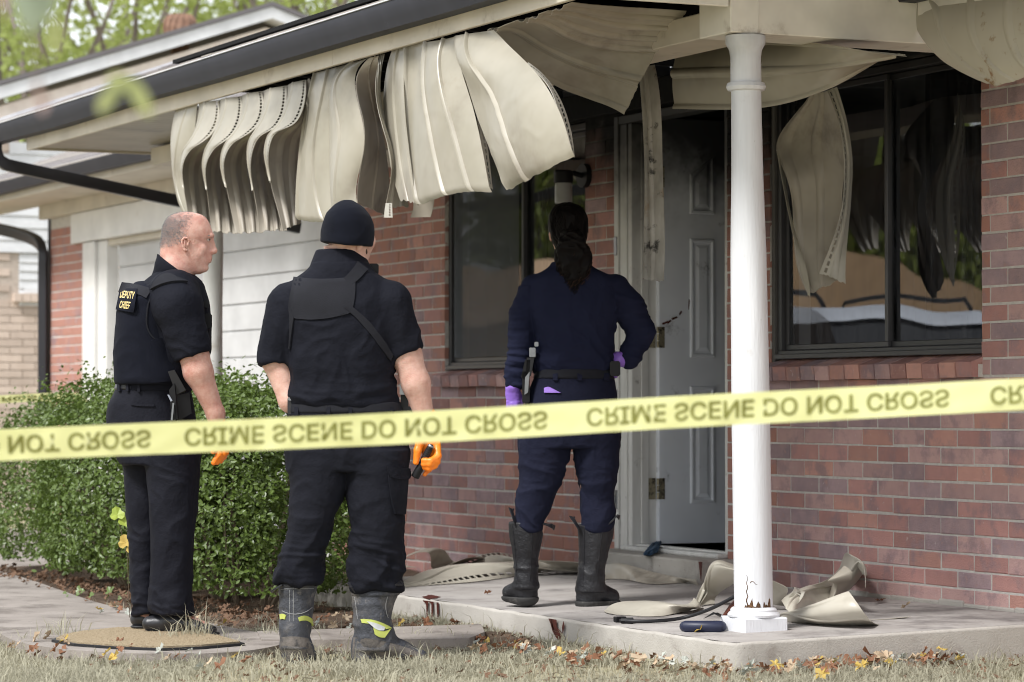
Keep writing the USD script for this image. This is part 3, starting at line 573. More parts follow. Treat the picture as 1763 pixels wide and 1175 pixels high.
# charred porch ceiling where the soffit fell: boards and joists
cl = obj('porch_ceiling', bx((-4.0, EY + .02, 2.86), (1.0, .0, 2.88)), 'black_char', H)
for xj in np.arange(-3.8, .9, .41): obj('joist', cbx((xj, EY + .03, 2.70), (xj + .04, -.01, 2.86), .004), 'black_char', cl)
obj('ledger', cbx((-4.0, -.045, 2.565), (.97, -.003, 2.70), .004), 'black_char', cl)
obj('porch_beam', [cbx((-6.2, -1.425, 2.495), (.98, -1.19, 2.60), .004)], 'cream_trim', H)
obj('porch_beam', [cbx((.74, -1.4245, 2.4945), (.984, -.004, 2.90), .004)], 'beam_white', H, label='pale boxed porch beam above the column')
obj('porch_beam', cbx((.735, -1.432, 2.4935), (.991, -1.30, 2.93), .004), 'beam_white', H)
def column(x, y, z0, z1, mat_='white_paint', r0=.077, r1=.060, lean=0.):
    L_ = lambda m: (m[0] + np.array([x, y, 0]) + RIGHT * (lean * (1 - (m[0][:, 2:] - z0) / (z1 - z0))), m[1])
    C = obj('porch_column', L_(lathe([(r0, z0 + .08), (r0, z0 + .2), (r0 * .995, z0 + .9), (r0 * .93, z0 + 1.5), (r1 * 1.06, z1 - .55), (r1, z1 - .225), (r1 + .014, z1 - .222), (r1 + .020, z1 - .208), (r1 + .014, z1 - .193), (r1 + .002, z1 - .190), (r1 + .001, z1 - .09), (r1 + .006, z1 - .06), (r1 + .020, z1 - .035), (r1 + .020, z1 - .004), (0, z1 - .004)], 40)), mat_, H, smooth=35)
    obj('base_ring', L_(lathe([(r0 + .003, z0 + .094), (r0 + .010, z0 + .090), (r0 + .016, z0 + .083), (r0 + .016, z0 + .076), (r0 + .022, z0 + .072), (r0 + .028, z0 + .064), (r0 + .026, z0 + .0555), (0, z0 + .0555)], 40)), mat_, C, smooth=35)
    s = .099; obj('plinth', L_(cbx((x - s, y - s, z0 - .012), (x + s, y + s, z0 + .055), .005) if False else (cbx((-s, -s, z0 - .012), (s, s, z0 + .055), .005))), mat_, C)
    return C
CXY = (.93, -1.33); cz = slab_z(CXY[1])
C1 = column(*CXY, cz, 2.493, lean=.030)
# rotten foot of the column: crack and crumbling wood
FOOT = np.array([*CXY, 0]) + RIGHT * .028
def onshaft(px_, py_, r):
    ang = math.asin(max(-.97, min(.97, (px_ - 1297) / 33.))); nrm = -FWDH * math.cos(ang) + RIGHT * math.sin(ang); zc = CAM[2] - (py_ - 702) * 11.70 / FPX
    return FOOT + UPZ * zc + nrm * r
for px_, py_, w_, h_ in [(1270, 1058, 5, 4), (1278, 1056, 6, 7), (1286, 1053, 6, 12), (1291, 1050, 4, 20), (1297, 1053, 6, 9), (1303, 1050, 5, 15), (1310, 1053, 6, 7), (1317, 1049, 5, 9), (1322, 1046, 3, 17), (1293, 1057, 9, 5), (1308, 1056, 9, 4), (1281, 1050, 2, 9), (1313, 1044, 2, 8)]:
    lx, q0 = rng.uniform(-.8, .8), rng.uniform(.4, .9)
    q = [onshaft(px_ + dx, py_ + dy, r) for dx, dy, r in [(-w_, 3, .0775), (w_, 3, .0775), (w_ * .7, -h_ * q0, .0772), (w_ * lx, -h_, .0768), (-w_ * .8, -h_ * .4, .0772), (0, 0, .0815), (w_ * .4, 2, .081), (0, 2, .07), (0, -h_ * .5, .07)]]
    obj('rot', hull(q), 'wood_rot', C1)
ck = [onshaft(1284 + 1.3 * math.sin(i * 1.9), 1046 - i * 4.6, .0772) for i in range(13)]
obj('crack', tube(ck, np.linspace(.0030, .0010, 13), 5), 'wood_rot', C1)
ck = [onshaft(1289 + i * 3, 1004 - 3 * math.sin(i * 1.3), .0770) for i in range(5)]; obj('crack', tube(ck, np.linspace(.0018, .0008, 5), 5), 'wood_rot', C1)
column(-5.42, -1.30, .03, 2.493, 'cream_clean', r0=.062, r1=.058)
# right hand eave beyond the porch
obj('fascia_board', cbx((1.0, -.56, 2.605), (4.2, -.538, 2.74), .003), 'beam_white', H)
obj('gutter', gutter(.985, 4.2, -.565, 2.665), 'gutter_grey', H, smooth=30)
roof_plane(3.25, 4.4, -.66, 3.3, 2.785)

# ================================================================== garage front
GY, GZ = -.5, 2.72
GD = obj('garage_door', bx((-11.47, .086, 0), (-6.79, .14, 2.33)), 'garage_white', H)
pz = [.02, .60, 1.17, 1.74, 2.31]
for a, b in zip(pz[:-1], pz[1:]):
    for q in range(3): obj('garage_board', cbx((-11.46, .070, a + .005 + q * .19), (-6.80, .0862, a + .005 + (q + 1) * .19 - (.009 if q < 2 else .011)), .004), 'garage_white', GD)
GT = obj('garage_trim', [cbx((-12.10, -.03, -.02), (-11.78, .10, 2.345), .004), cbx((-11.775, .0, -.02), (-11.55, .10, 2.345), .004)], 'cream_clean', H)
obj('garage_trim', [cbx((-6.78, -.03, -.02), (-6.70, .10, 2.345), .004)], 'cream_clean', H)
obj('garage_header', [cbx((-12.38, -.045, 2.352), (-6.70, .10, 2.595), .004)], 'cream_clean', H)
obj('header_stop', cbx((-11.6, .015, 2.30), (-6.78, .069, 2.350), .003), 'cream_trim', H)
obj('frieze_board', [cbx((-13.25, -.06, 2.60), (-9.6, -.002, 2.715), .004), cbx((-9.595, -.06, 2.60), (-6.68, -.002, 2.715), .004)], 'cream_trim', H)
obj('garage_soffit', bx((-14.4, GY + .01, GZ + .004), (-6.7, -.0, GZ + .012)), 'cream_trim', H)
for x in np.arange(-14.4, -6.9, .10): obj('soffit_board', hull([(x + a, y, GZ + z) for y in (GY + .012, -.062) for a, z in ((.005, -.008), (.09, -.008), (.095, .003), (0, .003))]), 'cream_trim', H)
obj('fascia_board', cbx((-14.4, GY - .012, GZ - .005), (-6.7, GY + .010, GZ + .12), .003), 'cream_trim', H)
obj('gutter', gutter(-14.6, -6.72, GY - .014, GZ + .05, h=.09), 'gutter_grey', H, smooth=30)
roof_plane(-14.7, -7.1, GY - .11, 2.6, GZ + .130, 'garage_roof')
# downspouts
a = np.array([-7.20, EY - .065, EZ + .09])
pts = [a, a + [0, 0, -.05], a + [0, .01, -.09], a + [.0, .04, -.125], a + [.0, .10, -.145], a + [0, .20, -.163], a + [0, 1.216, -.335], a + [0, 1.8, -.44], a + [0, 2.07, -.49]]
obj('downspout', rtube(spline(pts, 40), .062, .075, side=(1, 0, 0)), 'pipe_black', H, smooth=40)
g0 = np.array([-13.22, -.045, 2.30])
e1 = Pv(-60, 372, -.35); e2 = Pv(25, 401, -.16); e3 = Pv(55, 411, -.09); e4 = Pv(74, 432, -.06)
pts = [e1, e2, e3, e4, e4 + [.005, 0, -.12], [e4[0] + .005, -.055, 1.0], [e4[0] + .005, -.055, .0]]
obj('downspout', rtube(np.vstack([spline(pts[:5], 20), np.linspace(pts[4], pts[6], 8)[1:]]), .075, .09, side=(.45, .9, 0)), 'pipe_black', H, smooth=40)
obj('corner_post', cbx((-13.16, -.006, -.05), (-13.105, .10, 2.60), .004), 'pipe_black', H)

# ================================================================== neighbour's house behind at left
N = thing('neighbour_house', 'pale tan brick house next door with white gable trim, behind the garage', 'house', (-17, 3, 0))
gab = Polygon([(-3.2, -.2), (10, -.2), (10, 2.74), (3.39, 4.86), (-3.2, 2.70)])
win = sbox(.9, 1.55, 2.2, 3.0)
W_ = None
nx = -17.0
def NP(y, z, o=0.): return np.array([nx + o, y, z])
w0 = Pu(32, 505, nx); w1 = Pu(95, 360, nx); win = sbox(w0[1], w0[2], w1[1] + .3, 4.0)
g = gab.difference(win); e = extrude(g, .15); NW = obj('side_wall', (np.c_[nx - e[0][:, 2], e[0][:, 0], e[0][:, 1]], e[1]), 'tan_mortar', N)
nb = []
for k in range(0, 56):
    z0 = k * .0762
    for i in range(-14, 18):
        a = i * .254 + (k % 2) * .127; b = a + .244
        s = sbox(a, z0 + .004, b, z0 + .072)
        if gab.buffer(-.02).contains(s) and not win.intersects(s): nb.append((a, b, z0))
sc = [(lambda q: (-30 < q[0] < 90) and 350 < q[1] < 700)(proj((nx, (a + b) / 2, z))) for a, b, z in nb]
restn = []
for (a, b, z), vis in zip(nb, sc):
    m = bx((nx - .01, a, z + .004), (nx + .008 + rng.uniform(0, .004), b, z + .070))
    if vis: obj('brick', m, 'tan_brick', NW)
    else: restn.append(m)
obj('more_bricks', restn, 'tan_brick', N, kind='stuff')
NWn = obj('window', [bx((nx - .05, w0[1], w0[2]), (nx + .02, w0[1] + .05, 2.0)), bx((nx - .05, w0[1] + .052, w0[2]), (nx + .02, w1[1] + .3, w0[2] + .05))], 'white_siding', N)
for k in range(16): obj('blind_slat', hull([(nx - .03 + a, y, w0[2] + .06 + k * .055 + zq) for y in (w0[1] + .055, w1[1] + .28) for a, zq in ((0, 0), (.012, .035), (.016, .032), (.004, -.003))]), 'white_siding', NWn)
for k in range(30): obj('siding_board', hull([(nx + a, y, 2.0 + k * .085 + zq) for y in (w0[1] + .002, w1[1] + .29) for a, zq in ((0, 0), (.018, 0), (.006, .084), (0, .084))]), 'white_siding', N) if k < 6 else None
obj('window_sill', [bx((nx - .01, w0[1] - .06 + k * .085, w0[2] - .085), (nx + .06, w0[1] - .06 + (k + 1) * .085 - .006, w0[2] - .004)) for k in range(10)], 'tan_brick', N)
pk = [(-3.3, 2.62), (3.39, 4.86), (10.1, 2.66)]
ps = Polygon([(-3.1, 2.40), (3.39, 4.57), (9.9, 2.42), (10.1, 2.66), (3.39, 4.86), (-3.3, 2.62)]); e = extrude(ps, .04); obj('gable_band', (np.c_[nx + .02 + e[0][:, 2], e[0][:, 0], e[0][:, 1]], e[1]), 'pink_wall', N)
ps = Polygon([(-3.3, 2.69), (3.39, 4.93), (10.1, 2.73), (10.1, 2.84), (3.39, 5.05), (-3.3, 2.82)]); e = extrude(ps, .30); obj('rake_board', (np.c_[nx - .05 + e[0][:, 2], e[0][:, 0], e[0][:, 1]], e[1]), 'white_siding', N)
ps = Polygon([(-3.4, 2.80), (3.39, 5.055), (10.2, 2.84), (10.2, 2.88), (3.39, 5.10), (-3.4, 2.85)]); e = extrude(ps, 9); obj('roof', (np.c_[nx + .27 - e[0][:, 2], e[0][:, 0], e[0][:, 1]], e[1]), 'shingle_c', N)
for k in range(14):
    z0 = 2.52 + k * .12; y0 = (z0 + .12 - 2.40) / .334 - 3.1 + .25
    if y0 < 3.3: obj('siding_board', hull([(nx + a, y, z0 + zq) for y in (y0, 3.35) for a, zq in ((0, 0), (.030, 0), (.018, .117), (0, .117))]), 'white_siding', N)
tv = Pu(310, 46, nx - 1.8); T = obj('roof_vent', (lambda m: (m[0] + [tv[0], tv[1], 0], m[1]))(lathe([(.10, tv[2] - .5), (.10, tv[2] - .14), (.15, tv[2] - .12), (.175, tv[2] - .02), (.165, tv[2] + .06), (.11, tv[2] + .125), (0, tv[2] + .14)], 24)), 'rust', N, smooth=40)
for k in range(16):
    a = k / 16 * 2 * math.pi; obj('vane', tube([(tv[0] + r * math.cos(a + q), tv[1] + r * math.sin(a + q), tv[2] + z) for r, z, q in ((.152, -.12, 0), (.18, -.02, .12), (.17, .06, .22), (.115, .125, .35))], .008, 5), 'rust', T)
# ================================================================== vinyl soffit sheets
def sheet_mesh(rows, ribs=(), n=46, m=44, rib_h=.010, rib_w=.026, hem=None, wob=.003, seed=0, th=.0022, lip=.0, curl=0., ragged=1.):
    """rows: control polylines of world points, top to bottom; ribs at fractions across; hem: fraction beyond which nail slots are cut"""
    k = max(len(r) for r in rows)
    R_ = np.array([spline(np.array(r, float), 9) for r in rows])             # rows x 9 x 3
    d = np.linalg.norm(np.diff(R_.mean(1), axis=0), axis=1); s = np.r_[0, np.cumsum(d)] / d.sum()
    fine = CubicSpline(s, R_, axis=0)(np.linspace(0, 1, n)) if len(rows) > 2 else R_[0] + (R_[1] - R_[0]) * np.linspace(0, 1, n)[:, None, None]
    us = set(np.linspace(0, 1, m).tolist())
    width = np.linalg.norm(np.diff(fine, axis=1), axis=2).sum(1).mean()
    for r in ribs:
        for o in (-1, -.6, -.3, 0, .3, .6, 1): us.add(min(1, max(0, r + o * rib_w / width * .5)))
    us = np.array(sorted(us)); fine = CubicSpline(np.linspace(0, 1, 9), fine, axis=1)(us)
    m = len(us)
    du = np.gradient(fine, axis=1); dv = np.gradient(fine, axis=0); nr = np.cross(dv, du); nr /= np.linalg.norm(nr, axis=2, keepdims=True) + 1e-9
    toward = np.sign(((CAM - fine) * nr).sum(2, keepdims=True)); nr = nr * np.sign(np.median(toward))
    h = np.zeros(m)
    for r in ribs: h += rib_h * np.clip(1 - (np.abs(us - r) * width / (rib_w * .5)) ** 2, 0, 1) ** .8
    disp = h[None, :, None] + ((meshkit.fbm(np.stack([fine[..., 0] * 6 + seed, fine[..., 1] * 6, fine[..., 2] * 4], -1), 3, seed) - .5) * 2 * wob)[..., None]
    rd = 1 - np.abs(2 * meshkit.noise(np.stack([fine[..., 0] * 9 + seed * 3, fine[..., 1] * 9, fine[..., 2] * 6], -1), seed + 40) - 1)
    disp = disp + (np.clip(rd - .80, 0, 1) * wob * 1.6)[..., None] * np.clip(np.linspace(0, 1, n) * 2.2, .3, 1)[:, None, None]
    rag = (meshkit.fbm(np.stack([us * 9 + seed, us * 0, us * 0], -1), 3, seed + 9) - .5) * .016
    if n > 20: fine = fine + (fine[-1:] - fine[-3:-2]) * 0 + np.stack([rag * 0, rag * 0, rag], -1)[None] * np.clip((np.linspace(0, 1, n) - .85) / .15, 0, 1)[:, None, None] ** 2 * ragged
    if lip: disp = disp + (lip * np.clip((np.linspace(0, 1, n) - .975) / .025, 0, 1))[:, None, None]
    pts = fine + nr * disp
    front, back = pts + nr * th * .5, pts - nr * th * .5
    v = np.vstack([front.reshape(-1, 3), back.reshape(-1, 3)]); N_ = n * m; f = []
    hole = np.zeros((n - 1, m - 1), bool)
    if hem is not None:
        lo, hi = hem
        cols = [j for j in range(m - 1) if lo <= (us[j] + us[j + 1]) / 2 <= hi]
        for i in range(1, n - 2):
            if i % 3 != 0:
                for j in cols: hole[i, j] = True
    for i in range(n - 1):
        for j in range(m - 1):
            if hole[i, j]: continue
            a = i * m + j; f += [[a, a + 1, a + m + 1], [a, a + m + 1, a + m], [N_ + a, N_ + a + m + 1, N_ + a + 1], [N_ + a, N_ + a + m, N_ + a + m + 1]]
    for i in range(n - 1):
        for j in (0, m - 1): a = i * m + j; f += [[a, a + m, N_ + a + m], [a, N_ + a + m, N_ + a]]
    for j in range(m - 1):
        for i in (0, n - 1): a = i * m + j; f += [[a, N_ + a + 1, a + 1], [a, N_ + a, N_ + a + 1]]
    return v, np.array(f)
def V(pts, v):
    """photo points on the plane at distance v from the wall; each may carry its own offset as third value"""
    return [Pv(p[0], p[1], v + (p[2] if len(p) > 2 else 0)) for p in pts]
def edges(e1, v1, e2, v2, n=8, bulge=0., mid=None):
    """rows between two edge lines; v1, v2: offsets along each"""
    a = spline(np.array(e1, float), n); b = spline(np.array(e2, float), n); s = np.linspace(0, 1, n)
    va = np.interp(s, np.linspace(0, 1, len(v1)), v1); vb = np.interp(s, np.linspace(0, 1, len(v2)), v2)
    rows = []
    for i in range(n):
        p, q = Pv(a[i][0], a[i][1], va[i]), Pv(b[i][0], b[i][1], vb[i]); row = []
        for t in (0, .25, .5, .75, 1): row.append(p + (q - p) * t + np.array([0, -bulge * math.sin(math.pi * t) * math.sin(math.pi * min(1, s[i] + .15)), 0]))
        rows.append(row)
    return rows
GH = 'soffit sheets hanging from the porch eave'
SIDX = [0]
def hang(rows, label, mats='vinyl', name='hanging_soffit_sheet', parent=None, group=None, cat='soffit sheet', **k):
    SIDX[0] += 1; mm = sheet_mesh(rows, seed=SIDX[0], **k)
    return obj(name, mm, mats, parent or '/World', smooth=50, label=label, cat=None if parent else cat, group=group)
E = -2.045
# five twisted strips at the left
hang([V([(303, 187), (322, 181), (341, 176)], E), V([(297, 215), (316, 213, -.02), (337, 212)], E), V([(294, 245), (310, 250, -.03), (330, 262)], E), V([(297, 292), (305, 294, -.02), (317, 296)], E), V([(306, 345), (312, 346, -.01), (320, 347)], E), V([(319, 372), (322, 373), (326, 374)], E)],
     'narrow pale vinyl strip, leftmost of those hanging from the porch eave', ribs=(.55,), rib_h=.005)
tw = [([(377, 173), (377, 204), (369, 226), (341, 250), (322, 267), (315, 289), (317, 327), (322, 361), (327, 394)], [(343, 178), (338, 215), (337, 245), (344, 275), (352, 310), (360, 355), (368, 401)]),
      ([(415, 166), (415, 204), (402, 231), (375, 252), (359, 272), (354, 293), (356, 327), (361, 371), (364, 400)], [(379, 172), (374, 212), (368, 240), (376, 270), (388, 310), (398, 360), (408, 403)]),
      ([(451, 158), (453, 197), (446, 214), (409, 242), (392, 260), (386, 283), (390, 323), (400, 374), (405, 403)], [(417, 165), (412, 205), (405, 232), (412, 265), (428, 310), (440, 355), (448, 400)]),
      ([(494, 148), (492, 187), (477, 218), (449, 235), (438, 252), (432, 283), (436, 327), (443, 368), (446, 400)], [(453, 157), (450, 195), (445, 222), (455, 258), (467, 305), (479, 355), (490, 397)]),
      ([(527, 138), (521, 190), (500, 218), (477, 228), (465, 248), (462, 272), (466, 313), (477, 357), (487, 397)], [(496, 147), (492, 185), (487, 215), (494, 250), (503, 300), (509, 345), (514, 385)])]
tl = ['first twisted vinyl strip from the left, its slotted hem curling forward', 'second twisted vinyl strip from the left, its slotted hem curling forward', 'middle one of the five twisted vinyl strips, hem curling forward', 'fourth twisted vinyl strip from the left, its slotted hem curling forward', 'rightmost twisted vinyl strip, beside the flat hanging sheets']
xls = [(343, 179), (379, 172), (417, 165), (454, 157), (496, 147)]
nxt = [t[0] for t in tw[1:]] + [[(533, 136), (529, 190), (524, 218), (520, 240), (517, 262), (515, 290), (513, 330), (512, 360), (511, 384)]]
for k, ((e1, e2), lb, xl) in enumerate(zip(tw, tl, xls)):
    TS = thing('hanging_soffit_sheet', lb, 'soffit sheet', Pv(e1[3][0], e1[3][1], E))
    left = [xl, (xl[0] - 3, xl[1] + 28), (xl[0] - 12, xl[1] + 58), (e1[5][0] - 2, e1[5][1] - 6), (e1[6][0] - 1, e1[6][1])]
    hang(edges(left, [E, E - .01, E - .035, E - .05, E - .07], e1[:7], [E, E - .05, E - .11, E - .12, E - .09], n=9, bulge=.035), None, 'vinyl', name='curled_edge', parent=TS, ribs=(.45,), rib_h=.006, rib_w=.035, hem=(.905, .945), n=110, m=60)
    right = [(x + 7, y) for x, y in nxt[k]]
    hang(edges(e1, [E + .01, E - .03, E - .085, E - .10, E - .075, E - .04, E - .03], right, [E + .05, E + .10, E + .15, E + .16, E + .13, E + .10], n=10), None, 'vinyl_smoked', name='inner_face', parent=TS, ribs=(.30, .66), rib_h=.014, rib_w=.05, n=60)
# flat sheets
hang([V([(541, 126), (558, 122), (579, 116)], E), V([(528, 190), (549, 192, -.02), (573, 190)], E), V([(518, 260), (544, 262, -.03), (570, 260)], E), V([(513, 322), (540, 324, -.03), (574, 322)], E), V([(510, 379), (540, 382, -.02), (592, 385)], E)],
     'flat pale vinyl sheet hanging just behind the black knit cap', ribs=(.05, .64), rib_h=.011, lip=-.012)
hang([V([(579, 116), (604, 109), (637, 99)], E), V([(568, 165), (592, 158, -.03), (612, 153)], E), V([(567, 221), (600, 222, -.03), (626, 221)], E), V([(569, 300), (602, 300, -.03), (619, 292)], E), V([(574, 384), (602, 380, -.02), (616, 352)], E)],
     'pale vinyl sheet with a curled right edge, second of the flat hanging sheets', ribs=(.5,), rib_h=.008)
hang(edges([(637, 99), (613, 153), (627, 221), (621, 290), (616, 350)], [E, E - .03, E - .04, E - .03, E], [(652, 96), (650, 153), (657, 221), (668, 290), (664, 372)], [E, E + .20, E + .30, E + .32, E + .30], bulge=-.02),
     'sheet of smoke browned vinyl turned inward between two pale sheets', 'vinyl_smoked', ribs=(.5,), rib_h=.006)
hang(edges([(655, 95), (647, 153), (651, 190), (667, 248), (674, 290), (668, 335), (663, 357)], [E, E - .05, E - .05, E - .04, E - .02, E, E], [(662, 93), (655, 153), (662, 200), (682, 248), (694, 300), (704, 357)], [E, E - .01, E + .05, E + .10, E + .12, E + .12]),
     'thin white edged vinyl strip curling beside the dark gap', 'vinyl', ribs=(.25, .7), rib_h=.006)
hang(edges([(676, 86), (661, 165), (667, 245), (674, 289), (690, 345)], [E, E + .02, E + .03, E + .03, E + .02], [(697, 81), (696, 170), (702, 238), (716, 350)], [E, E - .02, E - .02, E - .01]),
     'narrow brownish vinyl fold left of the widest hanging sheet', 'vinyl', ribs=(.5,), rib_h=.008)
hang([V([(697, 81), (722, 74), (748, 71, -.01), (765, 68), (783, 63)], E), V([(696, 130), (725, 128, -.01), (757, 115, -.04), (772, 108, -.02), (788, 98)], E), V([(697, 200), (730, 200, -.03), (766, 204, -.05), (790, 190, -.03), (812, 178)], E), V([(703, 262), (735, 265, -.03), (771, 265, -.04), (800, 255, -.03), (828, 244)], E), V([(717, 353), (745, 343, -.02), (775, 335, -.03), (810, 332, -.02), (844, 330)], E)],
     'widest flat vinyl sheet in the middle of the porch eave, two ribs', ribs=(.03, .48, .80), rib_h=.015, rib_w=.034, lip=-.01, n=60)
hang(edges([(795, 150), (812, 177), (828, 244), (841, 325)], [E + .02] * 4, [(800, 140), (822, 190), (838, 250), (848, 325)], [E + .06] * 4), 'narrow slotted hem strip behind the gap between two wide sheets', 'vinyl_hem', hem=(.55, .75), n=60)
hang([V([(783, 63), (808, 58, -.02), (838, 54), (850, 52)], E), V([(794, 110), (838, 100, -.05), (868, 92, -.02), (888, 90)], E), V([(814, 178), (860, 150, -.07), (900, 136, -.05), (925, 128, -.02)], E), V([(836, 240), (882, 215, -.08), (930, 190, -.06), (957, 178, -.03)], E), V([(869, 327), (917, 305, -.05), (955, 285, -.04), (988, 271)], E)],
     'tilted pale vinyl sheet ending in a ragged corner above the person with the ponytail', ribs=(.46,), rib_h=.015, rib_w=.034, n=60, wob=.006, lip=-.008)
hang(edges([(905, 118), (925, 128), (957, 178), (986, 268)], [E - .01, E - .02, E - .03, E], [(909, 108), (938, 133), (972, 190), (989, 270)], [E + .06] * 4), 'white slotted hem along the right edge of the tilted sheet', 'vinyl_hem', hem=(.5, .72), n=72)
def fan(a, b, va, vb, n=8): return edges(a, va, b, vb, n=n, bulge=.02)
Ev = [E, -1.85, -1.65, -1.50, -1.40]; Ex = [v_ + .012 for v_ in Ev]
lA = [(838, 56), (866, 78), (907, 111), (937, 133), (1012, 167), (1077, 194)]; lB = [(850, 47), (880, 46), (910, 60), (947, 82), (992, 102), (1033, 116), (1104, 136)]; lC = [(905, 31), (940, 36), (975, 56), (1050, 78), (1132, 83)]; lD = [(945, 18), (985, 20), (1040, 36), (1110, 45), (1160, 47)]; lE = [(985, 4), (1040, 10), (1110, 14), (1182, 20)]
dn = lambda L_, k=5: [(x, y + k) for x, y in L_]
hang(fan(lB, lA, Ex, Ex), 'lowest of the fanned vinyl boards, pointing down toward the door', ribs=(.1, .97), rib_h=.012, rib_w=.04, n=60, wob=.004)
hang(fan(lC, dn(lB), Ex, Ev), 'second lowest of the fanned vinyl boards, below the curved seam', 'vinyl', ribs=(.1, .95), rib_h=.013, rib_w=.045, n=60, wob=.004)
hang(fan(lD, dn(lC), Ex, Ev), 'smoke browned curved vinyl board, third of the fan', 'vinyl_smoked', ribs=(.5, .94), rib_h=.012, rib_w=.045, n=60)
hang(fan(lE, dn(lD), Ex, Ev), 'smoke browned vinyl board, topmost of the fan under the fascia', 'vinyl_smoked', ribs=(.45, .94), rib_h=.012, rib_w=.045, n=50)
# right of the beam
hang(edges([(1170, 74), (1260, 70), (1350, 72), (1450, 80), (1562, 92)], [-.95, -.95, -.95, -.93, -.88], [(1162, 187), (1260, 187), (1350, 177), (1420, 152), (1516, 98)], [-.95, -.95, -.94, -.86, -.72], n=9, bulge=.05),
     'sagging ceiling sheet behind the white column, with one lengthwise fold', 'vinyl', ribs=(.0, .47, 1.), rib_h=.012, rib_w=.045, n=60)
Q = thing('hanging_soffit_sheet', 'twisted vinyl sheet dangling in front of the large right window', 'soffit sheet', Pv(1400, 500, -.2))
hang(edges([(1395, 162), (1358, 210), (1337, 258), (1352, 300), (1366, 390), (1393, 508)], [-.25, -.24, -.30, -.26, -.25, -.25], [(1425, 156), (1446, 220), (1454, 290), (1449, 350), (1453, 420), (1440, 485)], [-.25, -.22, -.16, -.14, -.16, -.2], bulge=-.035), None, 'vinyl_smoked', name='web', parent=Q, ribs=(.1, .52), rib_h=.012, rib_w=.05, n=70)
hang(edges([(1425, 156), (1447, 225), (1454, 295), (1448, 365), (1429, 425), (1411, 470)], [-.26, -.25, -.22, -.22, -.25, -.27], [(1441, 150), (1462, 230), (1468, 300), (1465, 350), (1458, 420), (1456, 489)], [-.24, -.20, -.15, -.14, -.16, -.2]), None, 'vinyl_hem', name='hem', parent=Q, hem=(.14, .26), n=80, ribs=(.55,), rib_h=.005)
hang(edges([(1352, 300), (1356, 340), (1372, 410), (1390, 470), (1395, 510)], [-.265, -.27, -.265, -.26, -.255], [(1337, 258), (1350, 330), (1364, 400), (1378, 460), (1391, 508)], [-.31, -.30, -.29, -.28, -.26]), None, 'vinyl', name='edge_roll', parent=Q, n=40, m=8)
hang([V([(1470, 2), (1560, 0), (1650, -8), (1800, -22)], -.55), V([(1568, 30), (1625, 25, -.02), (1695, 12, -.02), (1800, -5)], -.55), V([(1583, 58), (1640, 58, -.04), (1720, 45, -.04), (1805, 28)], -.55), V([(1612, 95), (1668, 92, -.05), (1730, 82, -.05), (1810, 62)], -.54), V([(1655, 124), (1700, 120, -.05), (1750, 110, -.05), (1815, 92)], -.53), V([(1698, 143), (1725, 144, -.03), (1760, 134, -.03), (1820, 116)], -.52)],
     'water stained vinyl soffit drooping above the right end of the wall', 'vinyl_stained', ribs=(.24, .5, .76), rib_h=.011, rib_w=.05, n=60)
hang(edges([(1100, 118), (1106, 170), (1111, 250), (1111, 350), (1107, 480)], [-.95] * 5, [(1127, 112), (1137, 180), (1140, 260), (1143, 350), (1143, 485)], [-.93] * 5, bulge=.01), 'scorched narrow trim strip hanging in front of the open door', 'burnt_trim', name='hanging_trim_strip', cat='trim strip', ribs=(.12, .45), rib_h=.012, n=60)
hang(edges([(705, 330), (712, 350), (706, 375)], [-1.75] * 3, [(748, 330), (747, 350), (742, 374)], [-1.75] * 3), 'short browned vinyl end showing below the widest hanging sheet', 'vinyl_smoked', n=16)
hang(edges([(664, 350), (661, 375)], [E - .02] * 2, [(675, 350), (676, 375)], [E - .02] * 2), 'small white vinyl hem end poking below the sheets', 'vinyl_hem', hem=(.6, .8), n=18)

# ------------------------------------------------------------------ sheets fallen on the porch
def fallen(rows, label, mats='vinyl', **k):
    SIDX[0] += 1; k.setdefault('ragged', 0.); mm = sheet_mesh([[Ps(x, y, 0) if h is None else lift(x, y, h) for x, y, h in r] for r in rows], seed=SIDX[0], **k)
    obj('fallen_soffit_sheet', mm, 'vinyl_fallen' if mats == 'vinyl' else mats, smooth=50, label=label, cat='soffit sheet')
def lift(x, y, h, v=None):
    """the point seen at x, y that stands h above the slab"""
    return Ps(x, y, h)
def wallside(rows, label, mats='vinyl', **k):
    # each point: photo x, y and its distance from the wall, or None where it rests on the slab
    SIDX[0] += 1; k.setdefault('ragged', 0.); mm = sheet_mesh([[Ps(x, y, .004) if v is None else Pv(x, y, v) for x, y, v in r] for r in rows], seed=SIDX[0], **k)
    obj('fallen_soffit_sheet', mm, 'vinyl_fallen' if mats == 'vinyl' else mats, smooth=50, label=label, cat='soffit sheet')
wallside([[(690, 1005, -1.36), (694, 1007, None), (698, 1011, None)], [(725, 986, -1.20), (745, 998, -1.22), (752, 1007, None)], [(790, 975, -.85), (815, 986, -.95), (835, 1000, None)], [(870, 968, -.62), (890, 978, -.68), (905, 990, None)], [(950, 966, -.50), (965, 972, -.45), (985, 983, None)], [(1030, 972, -.33), (1040, 980, -.30), (1050, 991, None)]],
       'long vinyl sheet lying on the porch behind the tall boots', ribs=(.5,), hem=(.86, .94), n=90)
wallside([[(707, 976, None), (711, 977, None), (717, 977, None)], [(716, 953, -.72), (722, 949, -.68), (730, 947, -.60)], [(738, 953, -.66), (745, 949, -.62), (760, 946, -.52)], [(742, 973, -.62), (752, 968, -.55), (775, 961, -.45)], [(762, 978, None), (772, 976, -.55), (800, 967, -.40)], [(840, 962, -.30), (850, 963, -.28), (870, 960, -.22)]],
       'S curled vinyl end lying nearest the foot of the left brick wall', 'vinyl_smoked', n=50)
